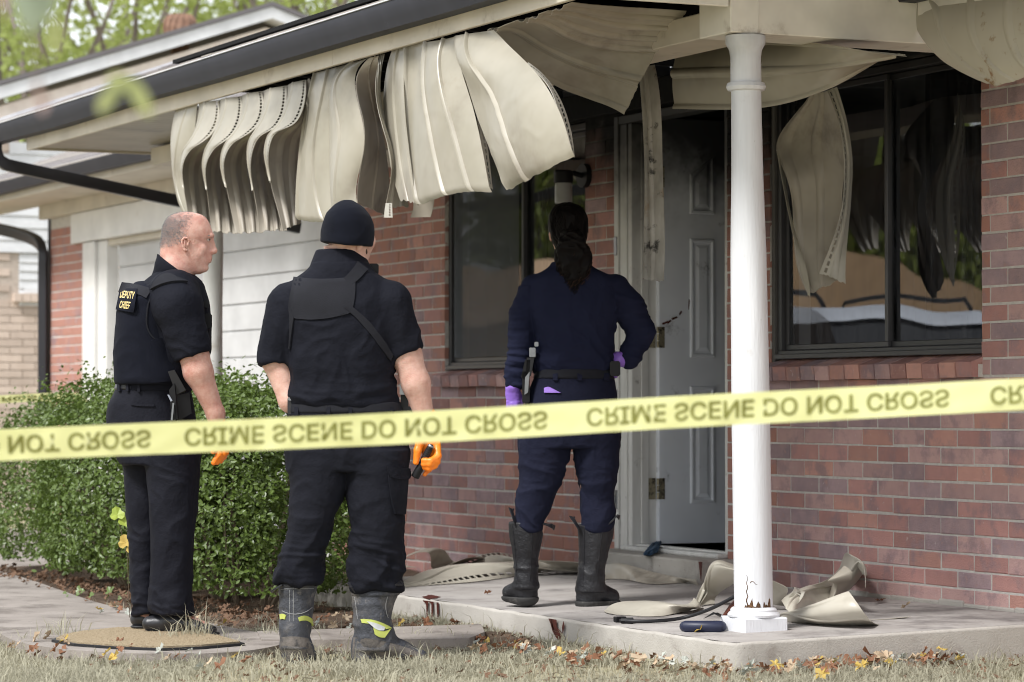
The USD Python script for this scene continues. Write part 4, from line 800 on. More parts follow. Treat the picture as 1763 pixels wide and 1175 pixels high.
wallside([[(770, 976, -.62), (775, 977, -.60), (780, 979, None)], [(810, 962, -.42), (825, 968, -.45), (835, 975, None)], [(850, 955, -.28), (862, 963, -.32), (872, 972, None)], [(895, 957, -.20), (902, 965, -.22), (910, 974, None)], [(935, 966, -.15), (940, 971, -.16), (945, 978, None)]],
       'arched vinyl piece with a row of nail slots left of the tall boots', hem=(.4, .6), n=70)
wallside([[(1030, 975, -.34), (1034, 986, -.36), (1036, 998, None)], [(1080, 972, -.32), (1088, 984, -.34), (1092, 1001, None)], [(1116, 983, -.28), (1124, 993, -.30), (1130, 1006, None)], [(1160, 993, -.27), (1165, 999, -.28), (1170, 1004, None)], [(1198, 997, -.255), (1199, 1000, -.255), (1199, 1003, None)]],
       'flattened vinyl tube pointing at the doorstep from the tall boots', 'vinyl_smoked', n=50)
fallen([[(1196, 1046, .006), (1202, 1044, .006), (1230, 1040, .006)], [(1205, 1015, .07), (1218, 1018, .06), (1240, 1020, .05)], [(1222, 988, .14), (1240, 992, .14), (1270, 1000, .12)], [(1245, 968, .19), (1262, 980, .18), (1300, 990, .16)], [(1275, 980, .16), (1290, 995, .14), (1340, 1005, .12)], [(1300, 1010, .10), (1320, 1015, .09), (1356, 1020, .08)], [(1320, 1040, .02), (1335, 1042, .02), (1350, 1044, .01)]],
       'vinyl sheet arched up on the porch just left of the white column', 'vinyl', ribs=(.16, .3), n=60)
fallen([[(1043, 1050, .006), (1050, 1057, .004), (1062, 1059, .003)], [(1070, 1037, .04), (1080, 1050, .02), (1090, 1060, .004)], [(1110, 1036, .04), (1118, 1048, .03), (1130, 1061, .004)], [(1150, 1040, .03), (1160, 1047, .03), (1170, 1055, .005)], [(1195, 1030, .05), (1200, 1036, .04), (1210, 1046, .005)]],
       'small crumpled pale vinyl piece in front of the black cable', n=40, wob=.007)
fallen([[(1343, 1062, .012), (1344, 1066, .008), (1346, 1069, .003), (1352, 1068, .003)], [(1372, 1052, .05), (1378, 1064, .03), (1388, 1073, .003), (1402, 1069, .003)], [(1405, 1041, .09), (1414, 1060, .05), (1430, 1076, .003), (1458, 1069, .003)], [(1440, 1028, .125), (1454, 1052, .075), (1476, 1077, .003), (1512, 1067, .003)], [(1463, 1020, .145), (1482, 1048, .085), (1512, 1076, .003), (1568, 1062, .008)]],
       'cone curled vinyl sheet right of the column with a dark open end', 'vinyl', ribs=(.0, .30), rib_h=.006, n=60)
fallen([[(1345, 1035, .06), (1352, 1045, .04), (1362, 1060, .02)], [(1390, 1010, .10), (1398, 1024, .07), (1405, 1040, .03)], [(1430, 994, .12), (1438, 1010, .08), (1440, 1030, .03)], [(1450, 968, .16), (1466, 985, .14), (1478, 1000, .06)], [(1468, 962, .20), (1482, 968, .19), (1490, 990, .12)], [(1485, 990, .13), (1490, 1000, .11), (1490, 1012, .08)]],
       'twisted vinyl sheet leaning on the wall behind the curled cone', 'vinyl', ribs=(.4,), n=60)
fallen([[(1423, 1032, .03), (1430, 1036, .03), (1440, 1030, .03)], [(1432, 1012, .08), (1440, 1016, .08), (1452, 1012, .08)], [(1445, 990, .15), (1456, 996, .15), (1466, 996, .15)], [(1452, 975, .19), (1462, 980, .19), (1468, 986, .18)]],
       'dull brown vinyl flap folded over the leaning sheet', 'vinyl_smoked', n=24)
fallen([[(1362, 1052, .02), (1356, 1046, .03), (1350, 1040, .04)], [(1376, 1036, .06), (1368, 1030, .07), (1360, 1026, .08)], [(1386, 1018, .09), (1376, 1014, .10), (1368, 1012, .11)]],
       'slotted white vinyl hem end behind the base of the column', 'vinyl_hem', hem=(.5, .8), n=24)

# ================================================================== barrier tape
def tape(name, pts, Zs, h, period, start, label, group=None, texts='CRIME SCENE DO NOT CROSS'):
    """ribbon through photo points (centre line) at camera depths; the print reads upside down, seen from its back"""
    q = np.array([P(x, y, Z) for (x, y), Z in zip(pts, Zs)]); c = spline(q, 120)
    d = np.r_[0, np.cumsum(np.linalg.norm(np.diff(c, axis=0), axis=1))]
    up = np.array([0, 0, 1.]); tl = (meshkit.noise(np.c_[d * 1.7, d * 0, d * 0], 3) - .5) * .34 + (meshkit.noise(np.c_[d * 8, d * 0, d * 0], 6) - .5) * .16
    def at(s, y, o=0.):
        p = np.stack([np.interp(s, d, c[:, i]) for i in range(3)], -1); t = np.interp(s, d, tl)
        nrm = -FWDH
        ck_ = (meshkit.noise(np.c_[np.asarray(s) * 22, np.asarray(y) * 45, np.asarray(y) * 0], 8) - .5) * .006
        return p + nrm * ck_[..., None] + (up * np.cos(t)[..., None] - FWDH * -np.sin(t)[..., None]) * np.asarray(y)[..., None] + nrm * np.asarray(o)[..., None]
    T = thing(name, label, 'barrier tape', q[len(q) // 2])
    n, m = 160, 5; S = np.linspace(0, d[-1], n); Y = np.linspace(-h / 2, h / 2, m); SS, YY = np.meshgrid(S, Y, indexing='ij')
    v1 = at(SS.ravel(), YY.ravel(), np.zeros(n * m)); v2 = at(SS.ravel(), YY.ravel(), np.full(n * m, -.0006)); f = []
    for i in range(n - 1):
        for j in range(m - 1): a = i * m + j; f += [[a, a + m, a + m + 1], [a, a + m + 1, a + 1], [n * m + a, n * m + a + m + 1, n * m + a + m], [n * m + a, n * m + a + 1, n * m + a + m + 1]]
    obj('ribbon', (np.vstack([v1, v2]), np.array(f)), 'tape_yellow', T, smooth=True)
    tm = meshkit.text_mesh(texts, 1.0, .02, bold=True); tvv = np.array(tm.vertices); tvv[:, 0] -= tvv[:, 0].min(); wd = tvv[:, 0].max()
    return T, at, d[-1], tm, tvv, wd
tp = [(-60, 770), (0, 767), (300, 754), (600, 742), (880, 727), (1200, 708), (1500, 693), (1763, 679), (1830, 676)]
T, at, DL, tm, tvv, wd = tape('barrier_tape', tp, [7.05] * 9, .0755, 0, 0, 'yellow barrier tape stretched across the whole view in front of everyone')
s2m = 7.05 / FPX
for xs, txt in ((-365, 'CRIME SCENE DO NOT CROSS'), (318, 'CRIME SCENE DO NOT CROSS'), (1010, 'CRIME SCENE DO NOT CROSS'), (1705, 'CRIME SCENE DO NOT CROSS')):
    L0 = 625 * s2m; s0 = (xs + 60) * s2m * 1.0012; th_ = .040
    X = tvv[:, 0] / wd * L0 + s0; Y = -(tvv[:, 1] - .5) * th_; O = .0008 + tvv[:, 2] * .02
    ok = (X[np.array(tm.faces)].max(1) < DL) & (X[np.array(tm.faces)].min(1) > 0)
    if ok.any():
        v = at(np.clip(X, 0, DL), Y, O); fcs = np.array(tm.faces)[ok]; used, inv = np.unique(fcs, return_inverse=True)
        obj('lettering', (v[used], inv.reshape(-1, 3)), 'tape_ink', T)
T2, at, DL, tm, tvv, wd = tape('barrier_tape', [(-60, 690), (0, 688), (40, 686), (90, 684), (150, 686)], [19.5] * 5, .0755 * .72, 0, 0, 'distant yellow barrier tape behind the hedge at the left edge')
X = tvv[:, 0] / wd * 1.75 - 1.2; Y = -(tvv[:, 1] - .5) * .026; ok = (X[np.array(tm.faces)].max(1) < DL) & (X[np.array(tm.faces)].min(1) > 0)
v = at(np.clip(X, 0, DL), Y, .001 + tvv[:, 2] * .02); fcs = np.array(tm.faces)[ok]; used, inv = np.unique(fcs, return_inverse=True); obj('lettering', (v[used], inv.reshape(-1, 3)), 'tape_ink', T2)

# ================================================================== things lying on porch and path
TL = thing('cable_tool', 'black cable with a connector end and blue grip beside the column base', 'cable', Ps(1180, 1070))
cb = [lift(1068, 1069, .012), lift(1095, 1070, .012), lift(1150, 1068, .012), lift(1180, 1063, .02), lift(1215, 1052, .05), lift(1245, 1038, .09), lift(1275, 1022, .13), lift(1300, 1012, .14)]
obj('cable', tube(spline(cb, 30), .0075, 8), 'rubber_black', TL, smooth=50)
obj('connector', [cbx(Ps(1064, 1071, .004) - [.006, .02, 0], Ps(1064, 1071, .004) + [.02, .03, .022], .003), tube([Ps(1070, 1069, .013), Ps(1090, 1069, .013)], .013, 8)], 'plastic_black', TL)
g = thing('blue_grip_tool', 'dark blue cylindrical grip with a red brown handle against the column base', 'hand tool', Ps(1210, 1076))
obj('grip', tube([Ps(1179, 1079, .018), Ps(1181, 1079, .022), Ps(1240, 1079, .022), Ps(1242, 1079, .018)], [.0215, .023, .023, .0215], 18), 'navy_tool', g, smooth=40)
obj('bracket', [hull([lift(1210, 1066, .03), lift(1216, 1064, .03), lift(1228, 1054, .06), lift(1234, 1056, .06), lift(1228, 1058, .045)]), hull([lift(1226, 1056, .055), lift(1236, 1055, .055), lift(1256, 1066, .025), lift(1250, 1068, .025), lift(1240, 1062, .06) + FWDH * .03])], 'plastic_black', g)
obj('handle', tube([lift(1248, 1062, .03), lift(1262, 1046, .07), lift(1285, 1026, .12), lift(1310, 1010, .15)], [.012, .018, .02, .018], 12), 'red_wood', g, smooth=40)
# rag on the threshold
rg = [Pz(x, y, .268) for x, y in [(1108, 957), (1122, 956), (1136, 950), (1140, 942), (1126, 944), (1112, 951)]]
rv = np.array([p + [0, 0, dz] for p in rg for dz in (0.0, .012)] + [rg[2] + [0, 0, .03], rg[3] + [-.01, 0, .04], rg[4] + [.02, -.02, .03]])
rm = trimesh.convex.convex_hull(rv); rm = rm.subdivide().subdivide().subdivide(); vv = np.array(rm.vertices); vv += (meshkit.fbm(vv * 40, 3, 2)[:, None] - .5) * .02
obj('rag', (vv, np.array(rm.faces)), 'blue_rag', smooth=60, label='crumpled dark blue rag on the threshold of the open door', cat='rag')
# half round coir mat on the path
mat_out = [(92, 1103), (130, 1110), (200, 1115), (280, 1118), (350, 1115), (418, 1109), (380, 1098), (320, 1089), (260, 1084), (200, 1084), (140, 1090), (108, 1096)]
mo = Polygon([Pz(x, y, .055)[:2] for x, y in mat_out]).buffer(.02).buffer(-.012)
MT = thing('door_mat', 'oval tan coir mat with a black rubber rim on the path', 'door mat', (*np.array(mo.centroid.coords[0]), .048))
e = extrude(mo, .010); obj('rim', (e[0] + [0, 0, .0485], e[1]), 'rubber_black', MT)
mi = mo.buffer(-.018); e = extrude(mi, .016); obj('pile', (e[0] + [0, 0, .0495], e[1]), 'coir', MT)
ff = []
for _ in range(5200):
    x, y = rng.uniform(mi.bounds[0], mi.bounds[2]), rng.uniform(mi.bounds[1], mi.bounds[3])
    if mi.contains(Point(x, y)):
        a = rng.uniform(0, 6.28); l = rng.uniform(.004, .009); d = np.array([math.cos(a), math.sin(a), 0]) * l; p = np.array([x, y, .064])
        ff.append((np.array([p, p + [.0018, .001, 0], p + d + [0, 0, rng.uniform(.003, .009)]]), np.array([[0, 1, 2]])))
obj('fibres', ff, 'coir', MT, kind='stuff')

# ================================================================== hedge, weeds, grass, leaves, trees
def leaves_mesh(pos, nrm, size, seed, aspect=.55, fold=.25):
    r = np.random.default_rng(seed); n = len(pos)
    a = r.normal(size=(n, 3)); a -= nrm * (a * nrm).sum(1, keepdims=True); a /= np.linalg.norm(a, axis=1, keepdims=True) + 1e-9
    b = np.cross(nrm, a); s = (size * r.uniform(.5, 1.35, n))[:, None]
    base, tip = pos - a * s * .5, pos + a * s * .5
    l1, r1 = pos - a * s * .10 + b * s * aspect * .5 + nrm * s * fold * .3, pos - a * s * .10 - b * s * aspect * .5 + nrm * s * fold * .3
    l2, r2 = pos + a * s * .28 + b * s * aspect * .36 + nrm * s * fold * .2, pos + a * s * .28 - b * s * aspect * .36 + nrm * s * fold * .2
    v = np.stack([base, l1, l2, tip, r2, r1], 1).reshape(-1, 3); k = np.arange(n)[:, None, None] * 6
    f = (k + np.array([[0, 3, 2], [0, 2, 1], [0, 4, 3], [0, 5, 4]])[None]).reshape(-1, 3)
    return v, f
def shrub(label, cx, cy, a, b, h, z0, n, seed, prof=None, tilt=0., extra=None):
    """dense boxwood: leaves on and inside a lumpy rounded volume"""
    r = np.random.default_rng(seed); S = thing('boxwood_shrub', label, 'shrub', (cx, cy, z0))
    th = r.uniform(0, 2 * np.pi, n); ph = np.arccos(r.uniform(-.75, 1, n))
    d = np.c_[np.sin(ph) * np.cos(th), np.sin(ph) * np.sin(th), np.cos(ph)]
    sup = (np.abs(d) ** 3.2).sum(1) ** (-1 / 3.2); lump = .80 + .40 * meshkit.fbm(d * 2.6 + seed, 3, seed) + .16 * (meshkit.noise(d * 13 + seed, seed + 3) - .5)
    depth = 1 - np.abs(r.normal(0, .075, n)); rad = sup * lump * depth
    p = d * rad[:, None] * [a, b, h * .56] + [cx, cy, z0 + h * .5]
    sprig = r.random(n) < .10; p[sprig] += d[sprig] * r.uniform(.02, .12, (sprig.sum(), 1)) + [0, 0, .02]
    p = p[p[:, 2] > z0 + .06 + .1 * meshkit.noise(p[p[:, 2] > -9] * 6, 1)] if True else p
    dd = p - [cx, cy, z0 + h * .5]; dd /= np.linalg.norm(dd, axis=1, keepdims=True)
    nr = dd * .55 + r.normal(size=dd.shape) * .55 + [0, 0, .45]; nr /= np.linalg.norm(nr, axis=1, keepdims=True)
    obj('foliage', leaves_mesh(p, nr, .027, seed), 'boxwood_leaf', S, kind='stuff')
    core = trimesh.creation.icosphere(4, 1.0); cd = np.array(core.vertices); s_ = (np.abs(cd) ** 3.2).sum(1) ** (-1 / 3.2) * (.80 + .26 * meshkit.fbm(cd * 2.3 + seed, 3, seed))
    st = []
    for k in range(16):
        an = r.uniform(0, 6.28); q = np.array([cx + a * .25 * math.cos(an), cy + b * .25 * math.sin(an), z0 - .03]); e_ = q + [a * .6 * math.cos(an), b * .6 * math.sin(an), h * .75]
        st.append(tube(spline([q, q * .6 + e_ * .4 + r.normal(0, .03, 3), e_], 7), np.linspace(.011, .004, 7), 5))
    obj('stems', st, 'stem_wood', S)
    for k in range(5):
        pass
    return S
shrub('large clipped boxwood shrub left of the person in the vest', -4.30, -2.02, 1.05, .52, 1.08, .0, 40000, 3)
shrub('boxwood shrub between the person in the vest and the person in the knit cap', -2.78, -2.08, .72, .44, 1.04, .0, 32000, 4)
shrub('low pale end of the boxwood hedge at the left edge of the picture', -5.75, -1.95, .95, .52, .98, .0, 24000, 8)
def lobed_leaf(c, a, b, nrm, s, lobes=5, seed=0, deep=.42):
    r = np.random.default_rng(seed); t = np.linspace(0, 2 * np.pi, 4 * lobes + 1)[:-1]
    rad = deep + (1 - deep) * np.abs(np.cos(t * lobes / 2)) ** .7 * (.75 + .25 * np.cos(t)); rad[np.abs(t - np.pi) < .3] *= .6
    pts = [c + (a * math.cos(q) + b * math.sin(q)) * ra * s + nrm * (s * .35 * ra * ra * r.uniform(.2, 1.0)) for q, ra in zip(t, rad)]
    v = np.vstack([c[None], pts]); n = len(pts); return v, np.array([[0, 1 + i, 1 + (i + 1) % n] for i in range(n)])
def frame_of(n):
    n = n / np.linalg.norm(n); a = np.cross(n, [.3, .8, .2]); a /= np.linalg.norm(a); return n, a, np.cross(n, a)
for i, (x, y, Z, s, mt, lb) in enumerate([(202, 887, 13.5, .036, 'leaf_lime', 'lime green lobed seedling leaf beside the dark trousers'), (216, 935, 13.4, .036, 'leaf_yellow', 'yellow lobed leaf low beside the dark trousers')]):
    n, a, b = frame_of(-FWDH * .8 + np.array([.2, 0, .5])); c = P(x, y, Z); W = thing('weed_seedling', lb, 'plant', c)
    obj('blade', [lobed_leaf(c, a, b, n, s * 1.1, 3, i, .68), lobed_leaf(c + RIGHT * .035 - UPZ * .03, b, -a, n, s * .9, 3, i + 7, .68)], mt, W)
    obj('stem', tube([c, c + [0, .05, -.2], c + [0, .06, -.5]], .002, 5), 'stem_wood', W)
# dry leaves caught in the hedge top, pale leaf
# weeds under the hedge
wd_ = []
for i in range(26):
    x, y = rng.uniform(110, 330), rng.uniform(1022, 1048); p = Pz(x, y, .03); n, a, b = frame_of(np.array([rng.normal() * .5, -.8, .7]))
    wd_.append(lobed_leaf(p + [0, 0, rng.uniform(.01, .07)], a, b, n, rng.uniform(.014, .03), 3, i))
obj('hedge_weeds', wd_, 'boxwood_leaf', kind='stuff', label='small green weeds growing along the foot of the hedge', cat='weeds')

# grass
def grass(n, seed, region, hmin, hmax, lean, zf=None, dens=None):
    r = np.random.default_rng(seed); out = []
    x = r.uniform(region[0], region[1], n); y = r.uniform(region[2], region[3], n)
    if dens is not None: k = dens(x, y) > r.random(n); x, y = x[k], y[k]
    n = len(x); z = (meshkit.fbm(np.c_[x * 1.3, y * 1.3, x * 0], 3, 5) - .5) * .035 - .006
    h = r.uniform(hmin, hmax, n) * (.55 + .9 * meshkit.fbm(np.c_[x * 3, y * 3, x * 0], 2, 12)); a = r.uniform(0, 2 * np.pi, n); w = r.uniform(.0015, .0030, n)
    ln = r.uniform(.1, lean, n) * h; b = r.uniform(0, 2 * np.pi, n)
    dx, dy = np.cos(a) * w, np.sin(a) * w; lx, ly = np.cos(b) * ln, np.sin(b) * ln
    base = np.c_[x, y, z]; mid = base + np.c_[lx * .35, ly * .35, h * .62]; tip = base + np.c_[lx, ly, h * np.clip(1 - ln / h * .35, .15, 1)]
    off = np.c_[dx, dy, dx * 0]
    v = np.stack([base - off, base + off, mid + off * .8, mid - off * .8, tip], 1).reshape(-1, 3); k = np.arange(n)[:, None, None] * 5
    return v, (k + np.array([[0, 1, 2], [0, 2, 3], [3, 2, 4]])[None]).reshape(-1, 3)
slabpoly = rr.buffer(.01); paths = pathpoly.buffer(-.01); stp = st.buffer(-.005) if not isinstance(st, list) else None
def lawn_d(x, y):
    d = np.ones_like(x)
    d[contains_xy(slabpoly, x, y)] = 0; d[contains_xy(paths, x, y)] = 0; d[contains_xy(bed.buffer(-.05), x, y)] *= .02
    q = meshkit.fbm(np.c_[x * 2.2, y * 2.2, x * 0], 3, 31); return d * np.clip((q - .28) * 3.2, .12, 1)
def _vis(x, y):
    px_, py_, z = proj(np.c_[x, y, x * 0]) if False else ((lambda D: (CX + FPX * (D @ RIGHT) / (D @ FWD), CY - FPX * (D @ UP) / (D @ FWD), D @ FWD))(np.c_[x, y, x * 0] - CAM))
    return ((px_ > -40) & (px_ < 1800) & (py_ < 1210)).astype(float)
obj('grass', [grass(330000, 7, (-3.2, 3.2, -4.6, -.2), .018, .062, 1.2, dens=lambda x, y: lawn_d(x, y) * _vis(x, y)), grass(24000, 17, (-3.2, 3.2, -4.6, -.2), .05, .125, 1.0, dens=lambda x, y: lawn_d(x, y) * _vis(x, y) * .5)], 'grass_blade', kind='stuff', label='dry straw and green grass of the front lawn', cat='grass')
# tufts along the edges
tf = []
for (x, y, n_, hh) in [(340, 1118, 60, .16), (330, 1122, 50, .14), (395, 1122, 40, .13), (110, 1112, 60, .13), (300, 1122, 40, .12), (470, 1112, 30, .1), (1730, 1075, 70, .10), (1690, 1078, 50, .09), (1590, 1105, 30, .08), (1140, 1128, 20, .09), (1230, 1135, 14, .12), (60, 1118, 30, .1)]:
    c = Pz(x, y, .0); tf.append(grass(n_, int(x), (c[0] - .08, c[0] + .08, c[1] - .06, c[1] + .06), hh * .5, hh * 1.3, .9))
obj('grass_tufts', tf, 'grass_blade', kind='stuff', label='taller dry grass tufts along path and porch edges', cat='grass')
# fallen leaves: the large ones singly, the rest as litter
def leaf_mesh(c, s, seed, curl=.5):
    r = np.random.default_rng(seed); n, a, b = frame_of(np.array([r.normal() * .5, r.normal() * .5 - .35, .9])); rot = r.uniform(0, 6.28); a, b = a * math.cos(rot) + b * math.sin(rot), b * math.cos(rot) - a * math.sin(rot)
    v, f = lobed_leaf(np.asarray(c, float), a, b, n, s, int(r.choice([3, 5, 5])), seed); v[1:] += r.normal(0, s * .14, (len(v) - 1, 3)); return v, f
kinds = [('leaf_brown', 'brown'), ('leaf_tan', 'tan'), ('leaf_yellow', 'yellow'), ('leaf_silver', 'pale silvery')]
spots = []; SEG = []
def along(p0, p1, n, sy, w):
    for _ in range(n):
        t = rng.random(); spots.append((p0[0] + (p1[0] - p0[0]) * t + rng.normal(0, 8), p0[1] + (p1[1] - p0[1]) * t + abs(rng.normal(0, sy * 1.7)) - 3, int(rng.choice(4, p=w)), len(SEG)))
    SEG.append(1)
along((800, 1102), (930, 1112), 26, 6, [.6, .25, .05, .10]); along((930, 1118), (1250, 1142), 62, 7, [.42, .30, .08, .20]); along((1240, 1152), (1420, 1135), 36, 7, [.5, .25, .05, .2]); along((1400, 1135), (1660, 1103), 60, 8, [.34, .28, .20, .18])
along((20, 1105), (430, 1135), 30, 7, [.4, .3, .1, .2]); along((560, 1060), (830, 1075), 20, 6, [.5, .25, .05, .2]); along((160, 1040), (420, 1085), 26, 6, [.3, .25, .1, .35])
where_ = ['beside the end of the low concrete strip', 'along the long front face of the porch slab', 'at the front corner of the porch slab', 'along the right hand side of the porch slab', 'in the grass before the curved path', 'on the bare soil by the porch', 'around the foot of the hedge']
for i, (x, y, k, sg) in enumerate(spots):
    c = Pz(x, y, .022 + rng.uniform(0, .04))
    while contains_xy(slabpoly.buffer(.01), c[0], c[1]): y += 3; c = Pz(x, y, .02 + rng.uniform(0, .022))
    if contains_xy(paths, c[0], c[1]): c[2] = .062
    obj('fallen_leaf', leaf_mesh(c, rng.uniform(.016, .036), 500 + i), kinds[k][0], label=f'fallen {kinds[k][1]} leaf {where_[sg]}', cat='leaf', group=f'{kinds[k][1]} leaves {where_[sg]}')
lt = []
for i in range(3200):
    t = rng.random(); base = [(-3.0, -3.2), (2.6, -1.0)]
    x, y = rng.uniform(-3.4, 2.6), rng.uniform(-3.9, -.4)
    if contains_xy(slabpoly, x, y) or (contains_xy(paths, x, y) and rng.random() > .04): continue
    near_edge = abs(y - SY) < .28 and -3 < x < 1.6 or abs(x - SX1) < .3 and y > -1.8
    if not near_edge and rng.random() > .45: continue
    lt.append(leaf_mesh((x, y, .012 + rng.uniform(0, .02)), rng.uniform(.008, .022), 5000 + i))
for i in range(420):
    x, y = rng.uniform(-6.2, -1.2), rng.normal(-2.52, .12)
    if not contains_xy(paths.buffer(-.1), x, y): lt.append(leaf_mesh((x, y, .04 + rng.uniform(0, .03)), rng.uniform(.012, .028), 9000 + i))
obj('leaf_litter', lt, 'leaf_litter', kind='stuff', label='small crumbled dry leaves scattered through the grass', cat='leaf litter')
for i, (x, y, s, k, lb) in enumerate([(1303, 0, 0, 0, None), (1205, 1084, .03, 2, 'yellow leaf lying on the porch in front of the blue grip'), (1378, 1042, .03, 0, None), (1515, 1034, .028, 0, 'brown leaf on the porch at the foot of the right wall'), (1560, 1043, .026, 1, 'small tan leaf on the porch by the right wall'), (840, 1020, .02, 0, 'tiny brown scrap on the porch left of the tall boots')]):
    if s and lb: obj('porch_leaf', leaf_mesh(Ps(x, y, .012), s, 900 + i), kinds[k][0], label=lb, cat='leaf')
tw_ = []
for i in range(160):
    x, y = rng.uniform(-3.0, 2.0), rng.uniform(-3.4, -1.0)
    if contains_xy(slabpoly, x, y): continue
    a = rng.uniform(0, 6.28); l = rng.uniform(.04, .14); p = np.array([x, y, .02]); tw_.append(tube([p, p + [l * .5 * math.cos(a), l * .5 * math.sin(a), .008], p + [l * math.cos(a + .3), l * math.sin(a + .3), .0]], .0012, 4))
obj('twigs', tw_, 'stem_wood', kind='stuff', label='thin dry twigs on soil and lawn', cat='twigs')

# background trees
def tree(label, x, y, h, cr, ch, n, seed, leaf=.10, z0=0., trunk=.18, gap=.45):
    r = np.random.default_rng(seed); T = thing('tree', label, 'tree', (x, y, z0))
    tops = []; limbs = [tube(spline([[x, y, z0 - .2], [x + r.normal(0, .1), y + r.normal(0, .1), z0 + h * .3], [x + r.normal(0, .3), y + r.normal(0, .3), z0 + h * .62]], 10), np.linspace(trunk, trunk * .55, 10), 8)]
    cl_ = []
    for k in range(26):
        an = r.uniform(0, 6.28); zz_ = z0 + h * r.uniform(.22, .6); q = np.array([x, y, zz_]); e_ = np.array([x + cr * r.uniform(.35, 1) * math.cos(an), y + cr * r.uniform(.35, 1) * math.sin(an), z0 + h - ch * r.uniform(.0, .95)])
        limbs.append(tube(spline([q, (q + e_) / 2 + r.normal(0, .25, 3), e_], 7), np.linspace(trunk * .35, .015, 7), 5)); cl_.append(e_); cl_.append((q + e_) / 2 + r.normal(0, .3, 3))
    obj('trunk', limbs, 'tree_bark', T)
    cc = np.array(cl_); k = r.integers(len(cc), size=n); p = cc[k] + r.normal(0, gap, (n, 3)) * [1.15, 1.15, .75]
    nr = r.normal(size=(n, 3)) + [0, 0, .5]; nr /= np.linalg.norm(nr, axis=1, keepdims=True)
    obj('crown', leaves_mesh(p, nr, leaf, seed, .7), 'tree_leaf', T, kind='stuff')
def at_px(x, Z): p = P(x, 600, Z); return p[0], p[1]
for i, (x, Z, h, cr, ch, n, lb) in enumerate([(40, 42, 8.5, 3.0, 6.5, 4600, 'yellowing tree at the left edge behind the neighbour house'), (210, 46, 10, 3.2, 7.5, 5600, 'tall green and yellow tree behind the neighbour gable'), (390, 50, 10.5, 3.2, 8, 5600, 'leafy tree above the brown roof vent'), (545, 47, 10, 3.0, 7, 5200, 'green tree behind the peak of the neighbour gable'), (690, 55, 12, 3.6, 9, 7000, 'tree showing above the porch roof, right of the gable peak'), (-120, 50, 9, 3.2, 6, 5000, 'tree half outside the picture at far left')]):
    tx, ty = at_px(x, Z); tree(lb, tx, ty, h, cr, ch, n, 40 + i, leaf=.13, gap=.55)
for i, (x, Z) in enumerate([(120, 70), (330, 72), (520, 70), (-60, 68)]):
    tx, ty = at_px(x, Z); tree(['distant pale tree left of the far row', 'distant pale tree in the middle of the far row', 'distant pale tree at the right of the far row', 'distant pale tree beyond the left edge'][i], tx, ty, 13, 5, 11, 3600, 60 + i, leaf=.24, gap=.8)

# overhanging branch close to the camera, upper left
B = thing('overhanging_branch', 'blurred branch tip with drooping leaves close to the camera, upper left', 'branch', P(60, -150, 3.0))
def droop(pts, wid, mt, Z):
    c = np.array([P(x, y, Z) for x, y in pts]); c = spline(c, 12); s = np.linspace(0, 1, 12); w_ = np.interp(s, np.linspace(0, 1, len(wid)), wid) * Z / FPX
    l, r_ = c - RIGHT * w_[:, None] + FWDH * w_[:, None] * .35, c + RIGHT * w_[:, None] + FWDH * w_[:, None] * .35; v = np.vstack([l, c, r_]); f = []
    for i in range(11):
        for b_ in (0, 12): f += [[b_ + i, b_ + i + 1, b_ + 13 + i], [b_ + i, b_ + 13 + i, b_ + 12 + i]]
    obj('leaf', (v, np.array(f)), mt, B, smooth=True)
droop([(60, -70), (58, 0), (55, 35), (55, 64)], [44, 46, 34, 4], 'leaf_grey_green', 2.9)
droop([(92, 25), (96, 50), (94, 75), (93, 95)], [6, 12, 12, 3], 'leaf_green_pale', 2.9)
droop([(-10, -30), (0, 0), (4, 18), (6, 32)], [20, 12, 8, 2], 'leaf_pink', 2.8)
droop([(66, 135), (64, 150), (66, 165), (68, 180)], [3, 6, 6, 2], 'leaf_pink', 2.9); droop([(76, 165), (74, 180), (72, 195)], [3, 9, 4], 'leaf_pink', 2.9)
droop([(200, 126), (208, 140), (205, 152), (198, 160)], [8, 26, 18, 6], 'leaf_green_pale', 3.1)
droop([(196, 150), (188, 165), (180, 180), (174, 196)], [8, 15, 14, 4], 'leaf_green_pale', 3.1); droop([(222, 135), (236, 160), (246, 180), (256, 200)], [10, 17, 15, 5], 'leaf_green_pale', 3.1)
obj('twig', [tube([P(55, -140, 2.95), P(57, -60, 2.92), P(55, 60, 2.9), P(62, 110, 2.9), P(68, 150, 2.9), P(73, 170, 2.9)], [.004, .003, .0018, .0014, .0012, .001], 6), tube([P(57, -60, 2.92), P(10, -20, 2.82), P(0, 20, 2.8)], .003, 6), tube([P(57, -60, 2.92), P(150, 20, 3.0), P(195, 90, 3.1), P(203, 130, 3.1)], [.002, .0009, .0007, .0006], 5)], 'stem_wood', B)

